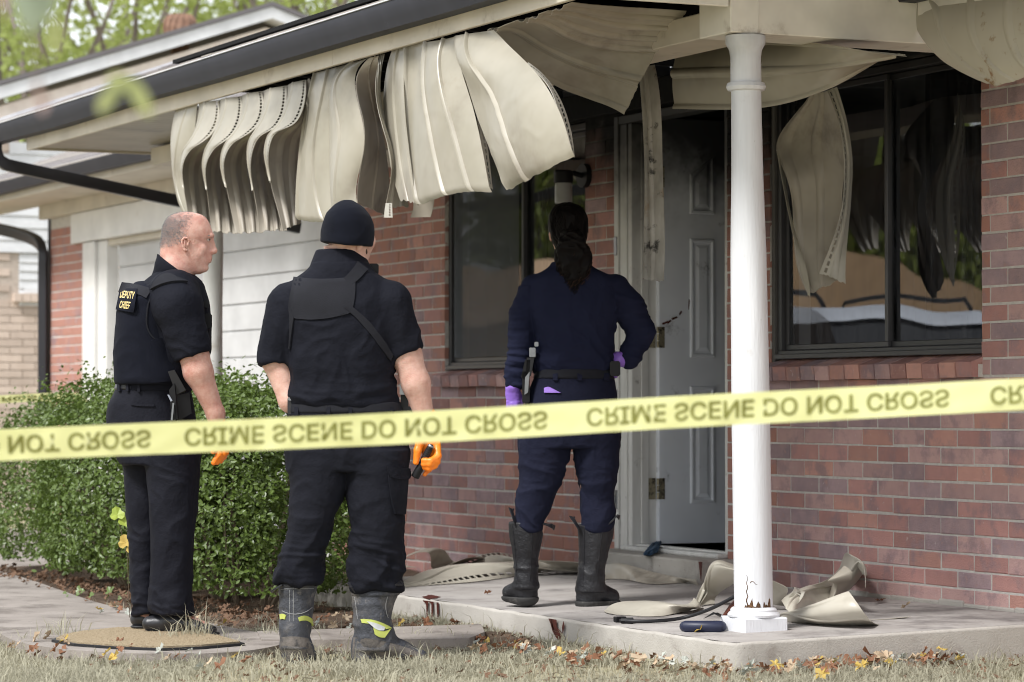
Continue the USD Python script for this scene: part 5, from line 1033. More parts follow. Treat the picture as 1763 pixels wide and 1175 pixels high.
# ================================================================== what the windows mirror: driveway and street side
CR = thing('parked_suv', 'silver sport utility vehicle with roof rails, seen only mirrored in the window', 'car', (-10.3, -6.4, 0))
def carbox(sec, w, y0):  # side profile extruded across
    e_ = extrude(Polygon(sec), w); return np.c_[e_[0][:, 0] - 12.6, y0 + e_[0][:, 2], e_[0][:, 1] * 1.10], e_[1]
body = [(0, .35), (4.6, .35), (4.65, .8), (4.45, 1.0), (3.4, 1.1), (.1, 1.12), (0, .9)]; cabin = [(.15, 1.1), (3.35, 1.1), (2.7, 1.62), (2.4, 1.70), (.7, 1.72), (.35, 1.66)]
obj('body', carbox(body, 1.85, -7.3), 'car_paint', CR, smooth=30); obj('glasshouse', carbox([(.2, 1.1), (3.3, 1.1), (2.68, 1.60), (.42, 1.62)], 1.66, -7.2), 'car_glass', CR)
obj('roof', carbox([(.35, 1.60), (2.75, 1.58), (2.4, 1.70), (.7, 1.73)], 1.70, -7.22), 'car_paint', CR, smooth=30)
for y in (-7.12, -5.68): obj('roof_rail', tube([(-12.1, y, 1.90), (-12.0, y, 1.99), (-10.4, y, 1.99), (-10.25, y, 1.88)], .022, 8), 'plastic_black', CR)
for x in (-11.7, -8.9):
    for y in (-7.2, -5.6):
        c = trimesh.creation.cylinder(.34, .22, sections=28); c.apply_transform(trimesh.transformations.rotation_matrix(np.pi / 2, [1, 0, 0])); c.apply_translation((x, y, .34)); obj('wheel', c, 'tyre', CR, smooth=30)
OH = thing('house_on_the_corner', 'low tan house beyond the driveway, seen only mirrored in the windows', 'house', (-40, -19, 0))
obj('wall', bx((-52, -24, 0), (-33, -14.5, 2.5)), 'tan_wall', OH); obj('roof', hull([(x, y, z) for x in (-53, -32.3) for y, z in ((-25, 2.45), (-13.7, 2.45), (-19.3, 4.0))]), 'tan_roof', OH)
for y in (-23, -19.5, -16.5): obj('window', bx((-33, y, 1.0), (-32.95, y + 1.4, 2.2)), 'car_glass', OH)
for i, (x, y, lb) in enumerate([(-30, -34, 'street tree behind the corner house, seen only in reflection'), (-18, -30, 'street tree right of the corner house, seen only in reflection'), (-62, -29, 'dense tree beyond the corner house, first of the mirrored row'), (-60, -34, 'dense tree beyond the corner house, second of the mirrored row'), (-58, -39, 'dense tree beyond the corner house, third of the mirrored row'), (-56, -44, 'dense tree beyond the corner house, last of the mirrored row'), (-6, -34, 'street tree nearest the photographer, seen only in reflection')]): tree(lb, x, y, 12, 4.5, 10, 3800, 80 + i, leaf=.42, gap=.9)
# ================================================================== people
# frame coordinates: r to the right of the view, d away from the photographer, z up; world = CAM.xy + ...
def to_frame(w): q = np.asarray(w) - [CAM[0], CAM[1], 0]; return np.stack([q @ RIGHT, q @ FWDH, q[..., 2]], -1)
def to_world(q): q = np.asarray(q); return np.array([CAM[0], CAM[1], 0]) + q[..., :1] * RIGHT + q[..., 1:2] * FWDH + q[..., 2:] * UPZ
class Fig:
    def __init__(s, Z): s.Z = Z; s.m = Z / FPX
    def J(s, x, y, d=0.): return to_frame(P(x, y, s.Z + d))
    def cap(s, a, ra, b, rb, sq=(1, 1, 1), yaw=0.):
        """tapered limb between photo joints (x, y, depth offset) with radii in photo pixels; sq stretches its section"""
        return ('cap', s.J(*a), s.J(*b), ra * s.m, rb * s.m, np.array(sq, float), yaw)
    def ball(s, a, r, sq=(1, 1, 1), yaw=0.): return s.cap(a, r, (a[0] + .01, a[1], a[2] if len(a) > 2 else 0.), r, sq, yaw)
    def loft(s, rows, yaw=0., ex=2.3):
        """stack of rounded sections: (y, left, right, half depth in pixels, depth offset in metres)"""
        out = []
        for y, xl, xr, hd, d in rows:
            p = s.J((xl + xr) / 2, y, d); out.append([p[2], p[0], p[1], (xr - xl) / 2 * s.m, hd * s.m])
        return ('loft', np.array(sorted(out)), yaw, ex)
def ev(pr, p):
    if pr[0] == 'cap':
        _, a, b, ra, rb, sq, yaw = pr; c, s_ = math.cos(yaw), math.sin(yaw); Rm = np.array([[c, s_, 0], [-s_, c, 0], [0, 0, 1.]])
        q = ((p - a) @ Rm.T) / sq; ab = (Rm @ (b - a)) / sq; L = ab @ ab + 1e-12; t = np.clip((q @ ab) / L, 0, 1)
        return (np.linalg.norm(q - t[..., None] * ab, axis=-1) - (ra + (rb - ra) * t)) * sq.min() ** .5
    _, T, yaw, ex = pr; z = p[..., 2]; zc = np.clip(z, T[0, 0], T[-1, 0]); I = [PchipInterpolator(T[:, 0], T[:, k])(zc) for k in range(1, 5)]
    x, y = p[..., 0] - I[0], p[..., 1] - I[1]
    if yaw: x, y = x * math.cos(yaw) + y * math.sin(yaw), -x * math.sin(yaw) + y * math.cos(yaw)
    k = (np.abs(x / I[2]) ** ex + np.abs(y / I[3]) ** ex) ** (1 / ex); d = (k - 1) * np.minimum(I[2], I[3])
    dz = np.abs(z - zc); return np.where(dz > 0, np.sqrt(np.maximum(d, 0) ** 2 + dz ** 2) + np.minimum(d, 0) * (dz < 1e-9), d)
def bounds(pr, pad):
    if pr[0] == 'cap':
        r = max(pr[3], pr[4]) * pr[5].max() + pad; return np.minimum(pr[1], pr[2]) - r, np.maximum(pr[1], pr[2]) + r
    T = pr[1]; w = np.maximum(T[:, 3], T[:, 4]) if pr[2] else None
    a = np.array([(T[:, 1] - (T[:, 3] if w is None else w)).min(), (T[:, 2] - (T[:, 4] if w is None else w)).min(), T[0, 0]]) - pad
    b = np.array([(T[:, 1] + (T[:, 3] if w is None else w)).max(), (T[:, 2] + (T[:, 4] if w is None else w)).max(), T[-1, 0]]) + pad; return a, b
def sdf(groups, res=.007, k=.02, smooth=2, minus=()):
    """groups: list of (primitives, cutting planes as (point, normal)); each group is cut by its planes, all are blended. Returns frame vertices, faces"""
    pad = k + 2.5 * res; bb = [bounds(p, pad) for g in groups for p in g[0]]
    lo = np.min([b[0] for b in bb], 0); hi = np.max([b[1] for b in bb], 0); n = np.ceil((hi - lo) / res).astype(int) + 1
    D = np.full(n, 1., np.float32)
    def put(A, B, sl, k):
        C = A[sl]; h = np.clip(.5 + .5 * (C - B) / k, 0, 1); A[sl] = C * (1 - h) + B * h - k * h * (1 - h)
    def slab_(b):
        i0 = np.clip(((b[0] - lo) / res).astype(int), 0, n - 1); i1 = np.clip(np.ceil((b[1] - lo) / res).astype(int) + 1, 1, n); return tuple(slice(a, c) for a, c in zip(i0, i1))
    def pts(sl): return np.stack(np.meshgrid(*[lo[i] + res * np.arange(sl[i].start, sl[i].stop) for i in range(3)], indexing='ij'), -1)
    for g in groups:
        G_ = np.full(n, 1., np.float32) if len(g) > 1 and g[1] else None
        kk = g[2] if len(g) > 2 else k
        for p in g[0]:
            sl = slab_(bounds(p, pad)); put(D if G_ is None else G_, ev(p, pts(sl)).astype(np.float32), sl, kk)
        if G_ is not None:
            gb = [bounds(p, pad) for p in g[0]]; sl = slab_((np.min([b[0] for b in gb], 0), np.max([b[1] for b in gb], 0))); q = pts(sl)
            for c, nn in g[1]: G_[sl] = np.maximum(G_[sl], ((q - c) @ (np.asarray(nn) / np.linalg.norm(nn))).astype(np.float32))
            put(D, G_[sl], sl, k if not (len(g) > 3) else g[3])
    for p in minus:
        sl = slab_(bounds(p, pad)); B = -ev(p, pts(sl)).astype(np.float32); C = D[sl]; h = np.clip(.5 - .5 * (C - B) / .006, 0, 1); D[sl] = C * (1 - h) + B * h + .006 * h * (1 - h)
    D[0], D[-1], D[:, 0], D[:, -1], D[:, :, 0], D[:, :, -1] = [np.maximum(x, .001) for x in (D[0], D[-1], D[:, 0], D[:, -1], D[:, :, 0], D[:, :, -1])]
    S = D < 0; c8 = [S[i:S.shape[0] - 1 + i, j:S.shape[1] - 1 + j, l:S.shape[2] - 1 + l] for i in (0, 1) for j in (0, 1) for l in (0, 1)]
    cnt = sum(c.astype(np.int8) for c in c8); act = np.argwhere((cnt > 0) & (cnt < 8)); idx = -np.ones(cnt.shape, np.int64); idx[tuple(act.T)] = np.arange(len(act))
    acc = np.zeros((len(act), 3)); num = np.zeros(len(act)); co = np.array([(i, j, l) for i in (0, 1) for j in (0, 1) for l in (0, 1)])
    vals = np.stack([D[tuple((act + c).T)] for c in co], 1)
    for a in range(8):
        for b in range(a + 1, 8):
            if np.abs(co[a] - co[b]).sum() == 1:
                va, vb = vals[:, a], vals[:, b]; m = (va < 0) != (vb < 0); t = np.where(m, va / np.where(m, va - vb, 1), 0); acc += m[:, None] * (co[a] + t[:, None] * (co[b] - co[a])); num += m
    v = lo + (act + acc / num[:, None]) * res; f = []
    for ax in range(3):
        u, w = (ax + 1) % 3, (ax + 2) % 3; s0 = [slice(None)] * 3; s1 = [slice(None)] * 3; s0[ax] = slice(0, -1); s1[ax] = slice(1, None)
        A, B = S[tuple(s0)], S[tuple(s1)]; e_ = np.argwhere(A != B); e_ = e_[(e_[:, u] > 0) & (e_[:, w] > 0) & (e_[:, u] < S.shape[u] - 1) & (e_[:, w] < S.shape[w] - 1)]
        q = []
        for du, dw in ((0, 0), (-1, 0), (-1, -1), (0, -1)):
            o = e_.copy(); o[:, u] += du; o[:, w] += dw; q.append(idx[tuple(o.T)])
        q = np.stack(q, 1); fl = A[tuple(e_.T)]; q[~fl] = q[~fl][:, ::-1]; f.append(q)
    f = np.vstack(f); f = np.vstack([f[:, [0, 1, 2]], f[:, [0, 2, 3]]])
    if smooth:
        from scipy.sparse import coo_matrix, diags
        e_ = np.vstack([f[:, [0, 1]], f[:, [1, 2]], f[:, [2, 0]]]); e_ = np.vstack([e_, e_[:, ::-1]])
        A = (coo_matrix((np.ones(len(e_)), (e_[:, 0], e_[:, 1])), shape=(len(v), len(v))).tocsr() > 0).astype(float); W_ = diags(1 / np.maximum(np.asarray(A.sum(1)).ravel(), 1)) @ A
        has = np.asarray(A.sum(1)).ravel() > 0
        for _ in range(smooth * 4):
            for q in (.5, -.52): v = v + np.where(has[:, None], q * (W_ @ v - v), 0)
    return v, f
def vnorm(v, f):
    n = np.zeros_like(v); fn = np.cross(v[f[:, 1]] - v[f[:, 0]], v[f[:, 2]] - v[f[:, 0]])
    for k in range(3): np.add.at(n, f[:, k], fn)
    return n / (np.linalg.norm(n, axis=1, keepdims=True) + 1e-12)
def folds(m, amp, freq=(9, 9, 9), seed=0, where=None, warp=.6):
    """cloth creases: sharp ridged noise pushed in and out along the surface normal"""
    v, f = m; n = vnorm(v, f); p = v * np.array(freq); p = p + warp * (meshkit.fbm(v * 5 + seed, 2, seed + 5)[:, None] - .5) * 4
    q = 1 - np.abs(2 * meshkit.noise(p, seed) - 1); r = 1 - np.abs(2 * meshkit.noise(p * 1.9 + 3, seed + 1) - 1)
    h = (q ** 2 * 1.0 + r ** 2 * .45 - .6)
    if where is not None: h = h * where(v)
    return v + n * (h * amp)[:, None], f
def put(name, m, mt, parent, smooth=60, **k): return obj(name, (to_world(m[0]), m[1]), mt, parent, smooth=smooth, **k)
TW = lambda m: (to_world(m[0]), m[1])
def drape(m, photo_pts, fig, thick, width, closed=False, off=.004, n=30, front=True):
    """a strap laid on mesh m (frame coordinates): photo polyline projected onto the surface that faces the camera"""
    from scipy.spatial import cKDTree
    v, f = m; nn = vnorm(v, f); fc = nn[:, 1] < .25; vv = v[fc]; vn = nn[fc]; cam = np.array([0, 0, CAM[2]])
    scr = np.c_[vv[:, 0] / vv[:, 1], (vv[:, 2] - CAM[2]) / vv[:, 1]]; tree_ = cKDTree(scr)
    def hit(x, y):
        j = fig.J(x, y); s = np.array([j[0] / j[1], (j[2] - CAM[2]) / j[1]]); dist, ii = tree_.query(s, 14); dep = vv[ii][:, 1]; k = ii[dep < dep.min() + .05]
        dd = vv[k][:, 1].mean(); nm = vn[k].mean(0); return np.array([s[0] * dd, dd, CAM[2] + s[1] * dd]), nm / np.linalg.norm(nm)
    return hit
def patch(m, fig, outline_rows, th=.006, off=.002, n=14, mm=14):
    """a sheet laid on the camera side of garment m; outline_rows: photo polylines top to bottom"""
    hit = drape(m, None, fig, th, 0); R_ = np.array([spline(np.array(r, float), mm) for r in outline_rows]); s = np.linspace(0, 1, len(R_))
    G_ = CubicSpline(s, R_, axis=0)(np.linspace(0, 1, n)) if len(R_) > 2 else R_[0] + (R_[1] - R_[0]) * np.linspace(0, 1, n)[:, None, None]
    A, Nn = np.zeros((n, mm, 3)), np.zeros((n, mm, 3))
    for i in range(n):
        for j in range(mm): A[i, j], Nn[i, j] = hit(*G_[i, j])
    for _ in range(2):
        B = A.copy(); B[1:-1] = (A[:-2] + A[1:-1] * 2 + A[2:]) / 4; A[:, 1:-1] = (B[:, :-2] + B[:, 1:-1] * 2 + B[:, 2:]) / 4; A[:, 0], A[:, -1] = B[:, 0], B[:, -1]
    fr = A + Nn * (off + th); bk = A - Nn * .004; v = np.vstack([fr.reshape(-1, 3), bk.reshape(-1, 3)]); f = []; N_ = n * mm
    for i in range(n - 1):
        for j in range(mm - 1): a = i * mm + j; f += [[a, a + mm, a + mm + 1], [a, a + mm + 1, a + 1]]
    for i in range(n - 1):
        for j in (0, mm - 1): a = i * mm + j; f += [[a, a + mm, N_ + a + mm], [a, N_ + a + mm, N_ + a]]
    for j in range(mm - 1):
        for i in (0, n - 1): a = i * mm + j; f += [[a, a + 1, N_ + a + 1], [a, N_ + a + 1, N_ + a]]
    return v, np.array(f)
def band(fig, rows, grow=1.5, yaw=0., ex=2.3):
    """closed belt-like band: as loft rows, grown outwards by pixels"""
    return sdf([([fig.loft([(y, a - grow, b + grow, h + grow, d) for y, a, b, h, d in rows], yaw, ex)], None)], .006, .004, 1)
def fingers(fig, chains, res=.0032, k=.006, palm=()):
    return sdf([(list(palm) + [fig.cap(a, ra, b, rb) for ch in chains for (a, ra), (b, rb) in zip(ch[:-1], ch[1:])], None)], res, k, 1)

# ------------------------------------------------------------------ the officer in the knit cap (back to us)
F = Fig(11.63); c = F.cap; g0 = to_world(F.J(590, 1140))
O2 = thing('person', 'heavyset person in black knit cap, back turned, holding a flashlight in an orange glove', 'person', (g0[0], g0[1], 0), group=None)
body = [F.loft([(424, 556, 640, 40, .03), (440, 560, 634, 36, .03), (462, 556, 632, 36, .02)], ex=2.0), F.loft([(462, 550, 632, 34, .02), (520, 505, 664, 40, .02), (620, 515, 655, 42, .02), (700, 515, 668, 42, .02), (800, 512, 680, 38, .02)]),
        c((490, 522, .02), 28, (476, 620, .03), 24), c((476, 620, .03), 25, (500, 690, -.0), 20), c((500, 690, .0), 19, (526, 715, .16), 15),
        c((676, 520, .0), 29, (700, 612, .0), 25), c((700, 612, .0), 25.5, (716, 660, -.01), 24), c((716, 660, -.01), 23.5, (737, 742, .0), 14), c((737, 742, 0), 14, (738, 770, 0), 13, (1, .8, 1)),
        c((548, 800, .02), 34, (526, 960, .0), 20), c((648, 800, .02), 34, (648, 1000, .0), 20), c((526, 960, 0), 18, (511, 1010, 0), 16), c((511, 1010, 0), 16, (509, 1110, 0), 15), c((648, 1000, 0), 18, (645, 1110, 0), 16),
        F.ball((598, 388, .01), 41, (1, 1.18, 1)), c((630, 415, .05), 17, (616, 440, .06), 15), c((603, 420, .04), 34, (604, 436, .05), 29)]
put('body', sdf([(body, None)], .0055, .022, 2), 'skin_fair', O2)
ear = sdf([([c((620, 424, -.055), 5, (617, 430, -.052), 3.5, (1, .6, 1))], None)], .0025, .004, 1); put('ear', ear, 'skin_fair', O2)
put('hair', sdf([([c((628, 416, -.015), 4, (631, 436, .0), 2.5, (.7, 1.6, 1))], None)], .003, .004, 1), 'hair_brown', O2, label='short brown sideburn')
cap_ = sdf([([F.loft([(424, 551, 641, 50, .01), (417, 551.5, 643, 51.5, .01), (403, 552.5, 644.5, 51, .01), (390, 554, 643.5, 50, .01), (375, 558.5, 639, 47, .01), (362, 566.5, 630, 39, .01), (352, 577, 619, 26, .01), (346.5, 587, 609, 12, .01)], ex=2.05)],
              [(F.J(600, 424.5), np.array([-.17, 0, -1.]))])], .0045, .006, 2)
cv_ = cap_[0].copy(); 
put('knit_cap', folds(cap_, .0022, (6, 6, 22), 3), 'beanie_knit', O2)
tor = [F.loft([(452, 536, 634, 44, .015), (466, 528, 644, 46, .01), (482, 506, 664, 48, .01), (500, 486, 678, 54, .01), (525, 482, 688, 60, .01), (560, 487, 687, 63, .015), (600, 495, 681, 64, .015), (650, 499, 678, 63, .015), (685, 496, 684, 62, .015), (700, 500, 686, 60, .015)])]
slL = ([c((496, 524, .015), 36, (476, 618, .02), 31.5)], [(F.J(475, 628), np.array([-.05, -.1, -1.]))]); slR = ([c((672, 522, -.005), 38, (697, 606, .0), 33)], [(F.J(700, 612, 0), np.array([.52, -.1, -1.]))])
shirt = sdf([(tor, None), slL, slR], .0065, .020, 2)
zb, zs = F.J(0, 690)[2], F.J(0, 500)[2]
shirt = folds(shirt, .014, (8, 8, 5), 5, lambda v: np.interp(v[:, 2], [zb, zb + .10, zb + .25, zs, zs + .1], [.9, 1.0, .65, .35, .1])); shirt = folds(shirt, .006, (3.5, 3.5, 17), 9, lambda v: np.interp(v[:, 2], [zb, zb + .05, zb + .17], [1.5, 1.0, .2]))
put('shirt', shirt, 'navy_polo', O2)
put('collar', folds(sdf([([F.loft([(431, 545, 628, 43, .035), (440, 541, 630, 45, .033), (456, 535, 636, 47, .02), (464, 533, 640, 47, .015)], ex=2.1)], [(F.J(590, 433, 0), np.array([.16, .25, 1.]))])], .005, .006, 2), .002, (8, 8, 8), 2), 'navy_polo', O2)
# radio harness across the back
HS = obj('harness', (lambda m: (to_world(m[0]), m[1]))(patch(shirt, F, [[(507, 479), (560, 481), (611, 477)], [(500, 512), (560, 516), (611, 510)], [(498, 538), (560, 543), (605, 536)], [(512, 549), (560, 549), (590, 540)]], .005)), 'strap_web', O2, smooth=50)
for rows in ([[(615, 452), (632, 465)], [(603, 468), (619, 480)], [(592, 480), (604, 492)]], [[(592, 530), (606, 528)], [(625, 560), (637, 556)], [(655, 600), (664, 592)], [(672, 622), (678, 612)]], [[(499, 530), (508, 545)], [(500, 560), (505, 560)], [(497, 600), (500, 602)]]):
    obj('strap', (lambda m: (to_world(m[0]), m[1]))(patch(shirt, F, rows, .0055, n=10, mm=5)), 'strap_web', HS, smooth=50)
pant = [F.loft([(694, 500, 686, 58, .015), (715, 494, 694, 60, .015), (740, 491, 698, 62, .02), (775, 490, 703, 62, .02), (810, 492, 704, 58, .02)]),
        F.loft([(775, 491, 605, 56, .01), (830, 499, 600, 54, .005), (870, 499, 585, 52, .0), (900, 497, 573, 50, .0), (935, 489, 563, 47, .0), (965, 481, 556, 45, .0), (985, 475, 552, 43, .0), (1001, 474, 550, 42, .0)]),
        F.loft([(775, 595, 704, 56, .01), (830, 594, 701, 54, .005), (870, 599, 697, 52, .0), (910, 603, 694, 50, .0), (950, 605, 692, 47, .0), (985, 603, 691, 45, .0), (1003, 606, 691, 43, .0), (1014, 608, 690, 42, .0)])]
trou = sdf([([pant[0]], None), ([pant[1]], None), ([pant[2]], None)], .0065, .012, 2)
zk = F.J(0, 930)[2]; zc_ = F.J(0, 1000)[2]
trou = folds(trou, .014, (7, 7, 10), 15, lambda v: np.interp(v[:, 2], [zc_ - .05, zc_ + .05, zk, zk + .2, zk + .4, zk + .5], [1.2, 1.3, .9, .45, .5, .12])); trou = folds(trou, .010, (3, 3, 19), 25, lambda v: np.interp(v[:, 2], [zc_ - .05, zc_ + .12, zk + .1], [1.6, .9, .0]))
TR = put('trousers', trou, 'navy_twill', O2)
put('belt', band(F, [(692, 499, 687, 59.5, .015), (700, 497, 690, 60, .015), (709, 496, 692, 60.5, .015), (712, 495, 693, 60.5, .015)], 1.6), 'strap_web', TR)
for xs in (513, 566, 603, 672): obj('belt_loop', (lambda m: (to_world(m[0]), m[1]))(patch(trou, F, [[(xs - 3, 688), (xs + 3, 688)], [(xs - 3, 716), (xs + 3, 716)]], .009, n=5, mm=3)), 'navy_twill', TR)
obj('cargo_pocket', (lambda m: (to_world(m[0]), m[1]))(patch(trou, F, [[(668, 818), (684, 822), (699, 822)], [(671, 850), (684, 852), (697, 852)], [(678, 885), (686, 886), (694, 886)]], .010, n=10, mm=8)), 'navy_twill', TR, smooth=40)
obj('pocket_flap', (lambda m: (to_world(m[0]), m[1]))(patch(trou, F, [[(665, 802), (683, 806), (700, 806)], [(667, 812), (683, 817), (701, 817)], [(670, 820), (684, 825), (699, 824)]], .015, n=6, mm=8)), 'navy_twill', TR, smooth=40)
# fire boots
def boot(sh, foot, sole, trim, F_, par, name='boot', mat_='boot_fire'):
    b = folds(sdf([([F_.loft(sh, ex=2.1)], None)] + [(foot, None)], .005, .018, 2), .0065, (7, 7, 14), 35, lambda v: np.interp(v[:, 2], [0, .06, .12, .3], [.25, .6, 1., .35]))
    B_ = put(name, b, mat_, par)
    put('sole', sdf([(sole, [(F_.J(600, 1139.5 if F_ is F else 1044), np.array([0, 0, 1.]))])], .005, .006, 1), 'rubber_sole', B_)
    return b, B_
bL, BL_ = boot([(1000, 481, 544, 33, 0), (1012, 480, 545, 34, 0), (1030, 481, 541, 34, 0), (1060, 481, 538, 34, 0), (1080, 481, 535, 35, 0), (1100, 484, 533, 36, 0), (1115, 484, 538, 38, .0)], [c((511, 1112, -.01), 27, (514, 1130, .0), 28, (1, 1.1, .8)), c((514, 1120, .05), 26, (524, 1130, .19), 23, (1, 1, .75))], [c((511, 1137, -.02), 28, (522, 1137, .2), 26, (1, 1, .6))], None, F, O2)
bR, BR_ = boot([(1012, 607, 688, 35, 0), (1022, 606, 686, 36, 0), (1040, 607, 678, 36, 0), (1065, 608, 674, 36, 0), (1082, 609, 678, 36, 0), (1100, 610, 684, 36, 0), (1118, 608, 690, 36, 0)], [c((632, 1112, 0), 26, (632, 1130, 0), 27, (1, 1, .8)), c((650, 1110, 0), 25, (690, 1124, .02), 21, (1, 1.2, .9)), c((690, 1124, .02), 21, (722, 1131, .03), 15, (1, 1.4, .85))], [c((629, 1137, 0), 26, (724, 1138, .03), 17, (1, 1.3, .5))], None, F, O2)
for b, B_, hv, refl, seams, loops, mud in (
    (bL, BL_, [[[(483, 1058), (487, 1057), (493, 1060)], [(484, 1067), (488, 1066), (491, 1067)]], [[(513, 1064), (524, 1060), (536, 1066)], [(515, 1070), (526, 1068), (538, 1078)]]], [], [[(499, 1016), (499, 1070)], [(505, 1016), (505, 1070)], [(484, 1015), (510, 1014), (540, 1014)], [(486, 1052), (500, 1057), (520, 1056), (537, 1046)]], [(536, 986, 522, 1012), (470, 1016, 484, 1008)], [[(484, 1098), (508, 1096), (530, 1100)], [(484, 1115), (508, 1114), (536, 1116)], [(486, 1132), (512, 1134), (540, 1132)]]),
    (bR, BR_, [[[(622, 1066), (646, 1068), (673, 1082)], [(624, 1073), (642, 1075), (664, 1084)]], [[(642, 1078), (660, 1088), (673, 1082)], [(645, 1092), (656, 1098), (662, 1098)]]], [[[(632, 1070), (650, 1074), (662, 1081)], [(645, 1082), (654, 1086), (660, 1086)]]], [[(612, 1020), (640, 1026), (680, 1022)], [(668, 1026), (664, 1046), (668, 1064)], [(611, 1028), (614, 1050), (616, 1066)]], [(604, 1004, 612, 1018), (690, 1004, 672, 1010)], [[(610, 1098), (640, 1100), (680, 1110)], [(608, 1118), (650, 1116), (716, 1122)], [(608, 1132), (660, 1132), (730, 1132)]])):
    for r in hv: obj('hi_vis_trim', (lambda m: (to_world(m[0]), m[1]))(patch(b, F, r, .003, n=6, mm=8)), 'hivis', B_, smooth=50)
    for r in refl: obj('reflective_patch', (lambda m: (to_world(m[0]), m[1]))(patch(b, F, r, .0045, n=6, mm=8)), 'reflective', B_, smooth=50)
    hit = drape(b, None, F, 0, 0)
    for sm in seams:
        q = spline(np.array(sm, float), 24); pp = np.array([(lambda h_: h_[0] + h_[1] * .0012)(hit(*x)) for x in q]); obj('seam', (lambda m: (to_world(m[0]), m[1]))(tube(pp, .0011, 4)), 'stitch', B_)
    for x0, y0, x1, y1 in loops:
        p0, p1 = F.J(x1, y1, -.06), F.J(x0, y0, -.05); obj('pull_loop', (lambda m: (to_world(m[0]), m[1]))(rtube([p0, (p0 + p1) / 2 + [0, -.012, 0], p1, p1 + [0, .02, -.004]], .026, .006, side=(.4, 1, .2))), 'leather_black', B_)
    obj('mud', (lambda m: (to_world(m[0]), m[1]))(patch(b, F, mud, .0015, n=10, mm=12)), 'boot_muddy', B_, smooth=60)
    obj('cuff', (lambda m: (to_world(m[0]), m[1]))(band(F, [(1003, 481, 545, 34, 0), (1012, 480.5, 545, 34.5, 0)] if b is bL else [(1016, 607, 688, 36, 0), (1026, 606.5, 685, 36.5, 0)], 2.2, ex=2.1)), 'boot_fire', B_, smooth=60)
# gloved hand curled round the flashlight
hand = fingers(F, [[((726, 752, -.035), 8), ((719, 776, -.05), 6.6), ((716, 796, -.05), 5.2)],
                   [((752, 768, -.02), 7), ((754, 786, -.045), 6), ((742, 794, -.062), 5.2), ((729, 793, -.058), 4.6)], [((751, 776, -.02), 7), ((752, 795, -.045), 6), ((740, 800, -.061), 5.2), ((729, 800, -.056), 4.5)],
                   [((748, 782, -.02), 6.5), ((748, 802, -.042), 5.6), ((739, 807, -.054), 4.8), ((731, 806, -.05), 4.2)], [((742, 786, -.01), 6), ((739, 808, -.02), 4.8), ((731, 817, -.028), 4.0)]],
               palm=[c((738, 742, -.0), 15, (740, 764, -.012), 17, (1, .62, 1)), c((740, 764, -.012), 18, (741, 782, -.014), 14, (1, .6, 1)), c((736, 716, 0), 15.5, (738, 744, 0), 14.5)])
put('glove', folds(hand, .0012, (40, 40, 40), 3), 'glove_orange', O2)
FL = thing('flashlight', 'black flashlight held in the orange glove of the person in the knit cap', 'flashlight', to_world(F.J(729, 796, -.045)))
a_, b_ = F.J(742, 768, -.052), F.J(714, 823, -.035); ax = (b_ - a_) / np.linalg.norm(b_ - a_)
prof = [(0, .0095), (.004, .0125), (.012, .0128), (.013, .0135), (.06, .0135), (.062, .0128), (.088, .0128), (.09, .0140), (.112, .0165), (.138, .0168), (.14, .015)]
obj('barrel', to_world_m := (lambda m: (to_world(m[0]), m[1]))(tube([a_ + ax * s for s, _ in prof], [r for _, r in prof], 18)), 'plastic_black', FL, smooth=35)
obj('tail_cap', (lambda m: (to_world(m[0]), m[1]))(tube([a_ - ax * .0035, a_ + ax * .001, a_ + ax * .004], [.0115, .0135, .0135], 18)), 'metal_grey', FL, smooth=35)
obj('tail_switch', (lambda m: (to_world(m[0]), m[1]))(tube([a_ - ax * .006, a_ - ax * .003], [.0065, .0075], 14)), 'rubber_black', FL)
for q in range(5): obj('grip_ring', (lambda m: (to_world(m[0]), m[1]))(tube([a_ + ax * (.020 + q * .008), a_ + ax * (.024 + q * .008)], [.0146, .0146], 18)), 'rubber_black', FL)
# belt gear: radio pouch at left, holster at right, shoulder microphone
def gear(name, lst, mt, par, F_=F): obj(name, [(lambda m: (to_world(m[0]), m[1]))(hull([F_.J(x, y, d) for x, y, d in pts])) for pts in lst], mt, par)
def bxp(x0, y0, x1, y1, d0, d1, ch=1.2):
    q = []
    for d in (d0, d1):
        for x, y in ((x0 + ch, y0), (x1 - ch, y0), (x1, y0 + ch), (x1, y1 - ch), (x1 - ch, y1), (x0 + ch, y1), (x0, y1 - ch), (x0, y0 + ch)): q.append((x, y, d))
    return q
gear('phone_pouch', [bxp(495, 686, 508, 714, -.05, .02)], 'leather_black', O2); gear('clip', [bxp(496, 684, 509, 690, -.058, -.05)], 'metal_grey', O2)
gear('holster', [bxp(690, 660, 703, 716, .0, .07, 2), bxp(677, 692, 690, 722, .02, .07), bxp(694, 700, 716, 722, -.01, .06, 2)], 'plastic_black', O2); gear('magazine', [bxp(688, 660, 699, 680, -.01, .0), bxp(680, 696, 686, 716, .0, .02)], 'metal_grey', O2)
gear('shoulder_microphone', [bxp(633, 454, 652, 474, .03, .07, 3)], 'plastic_black', O2); gear('pen', [[(627, 458, .04), (631, 456, .04), (629, 468, .04), (629, 462, .05)]], 'blue_pen', O2)
gear('badge_strip', [[(629, 466, .02), (648, 474, .02), (650, 478, .03), (630, 470, .03)]], 'reflective', O2)

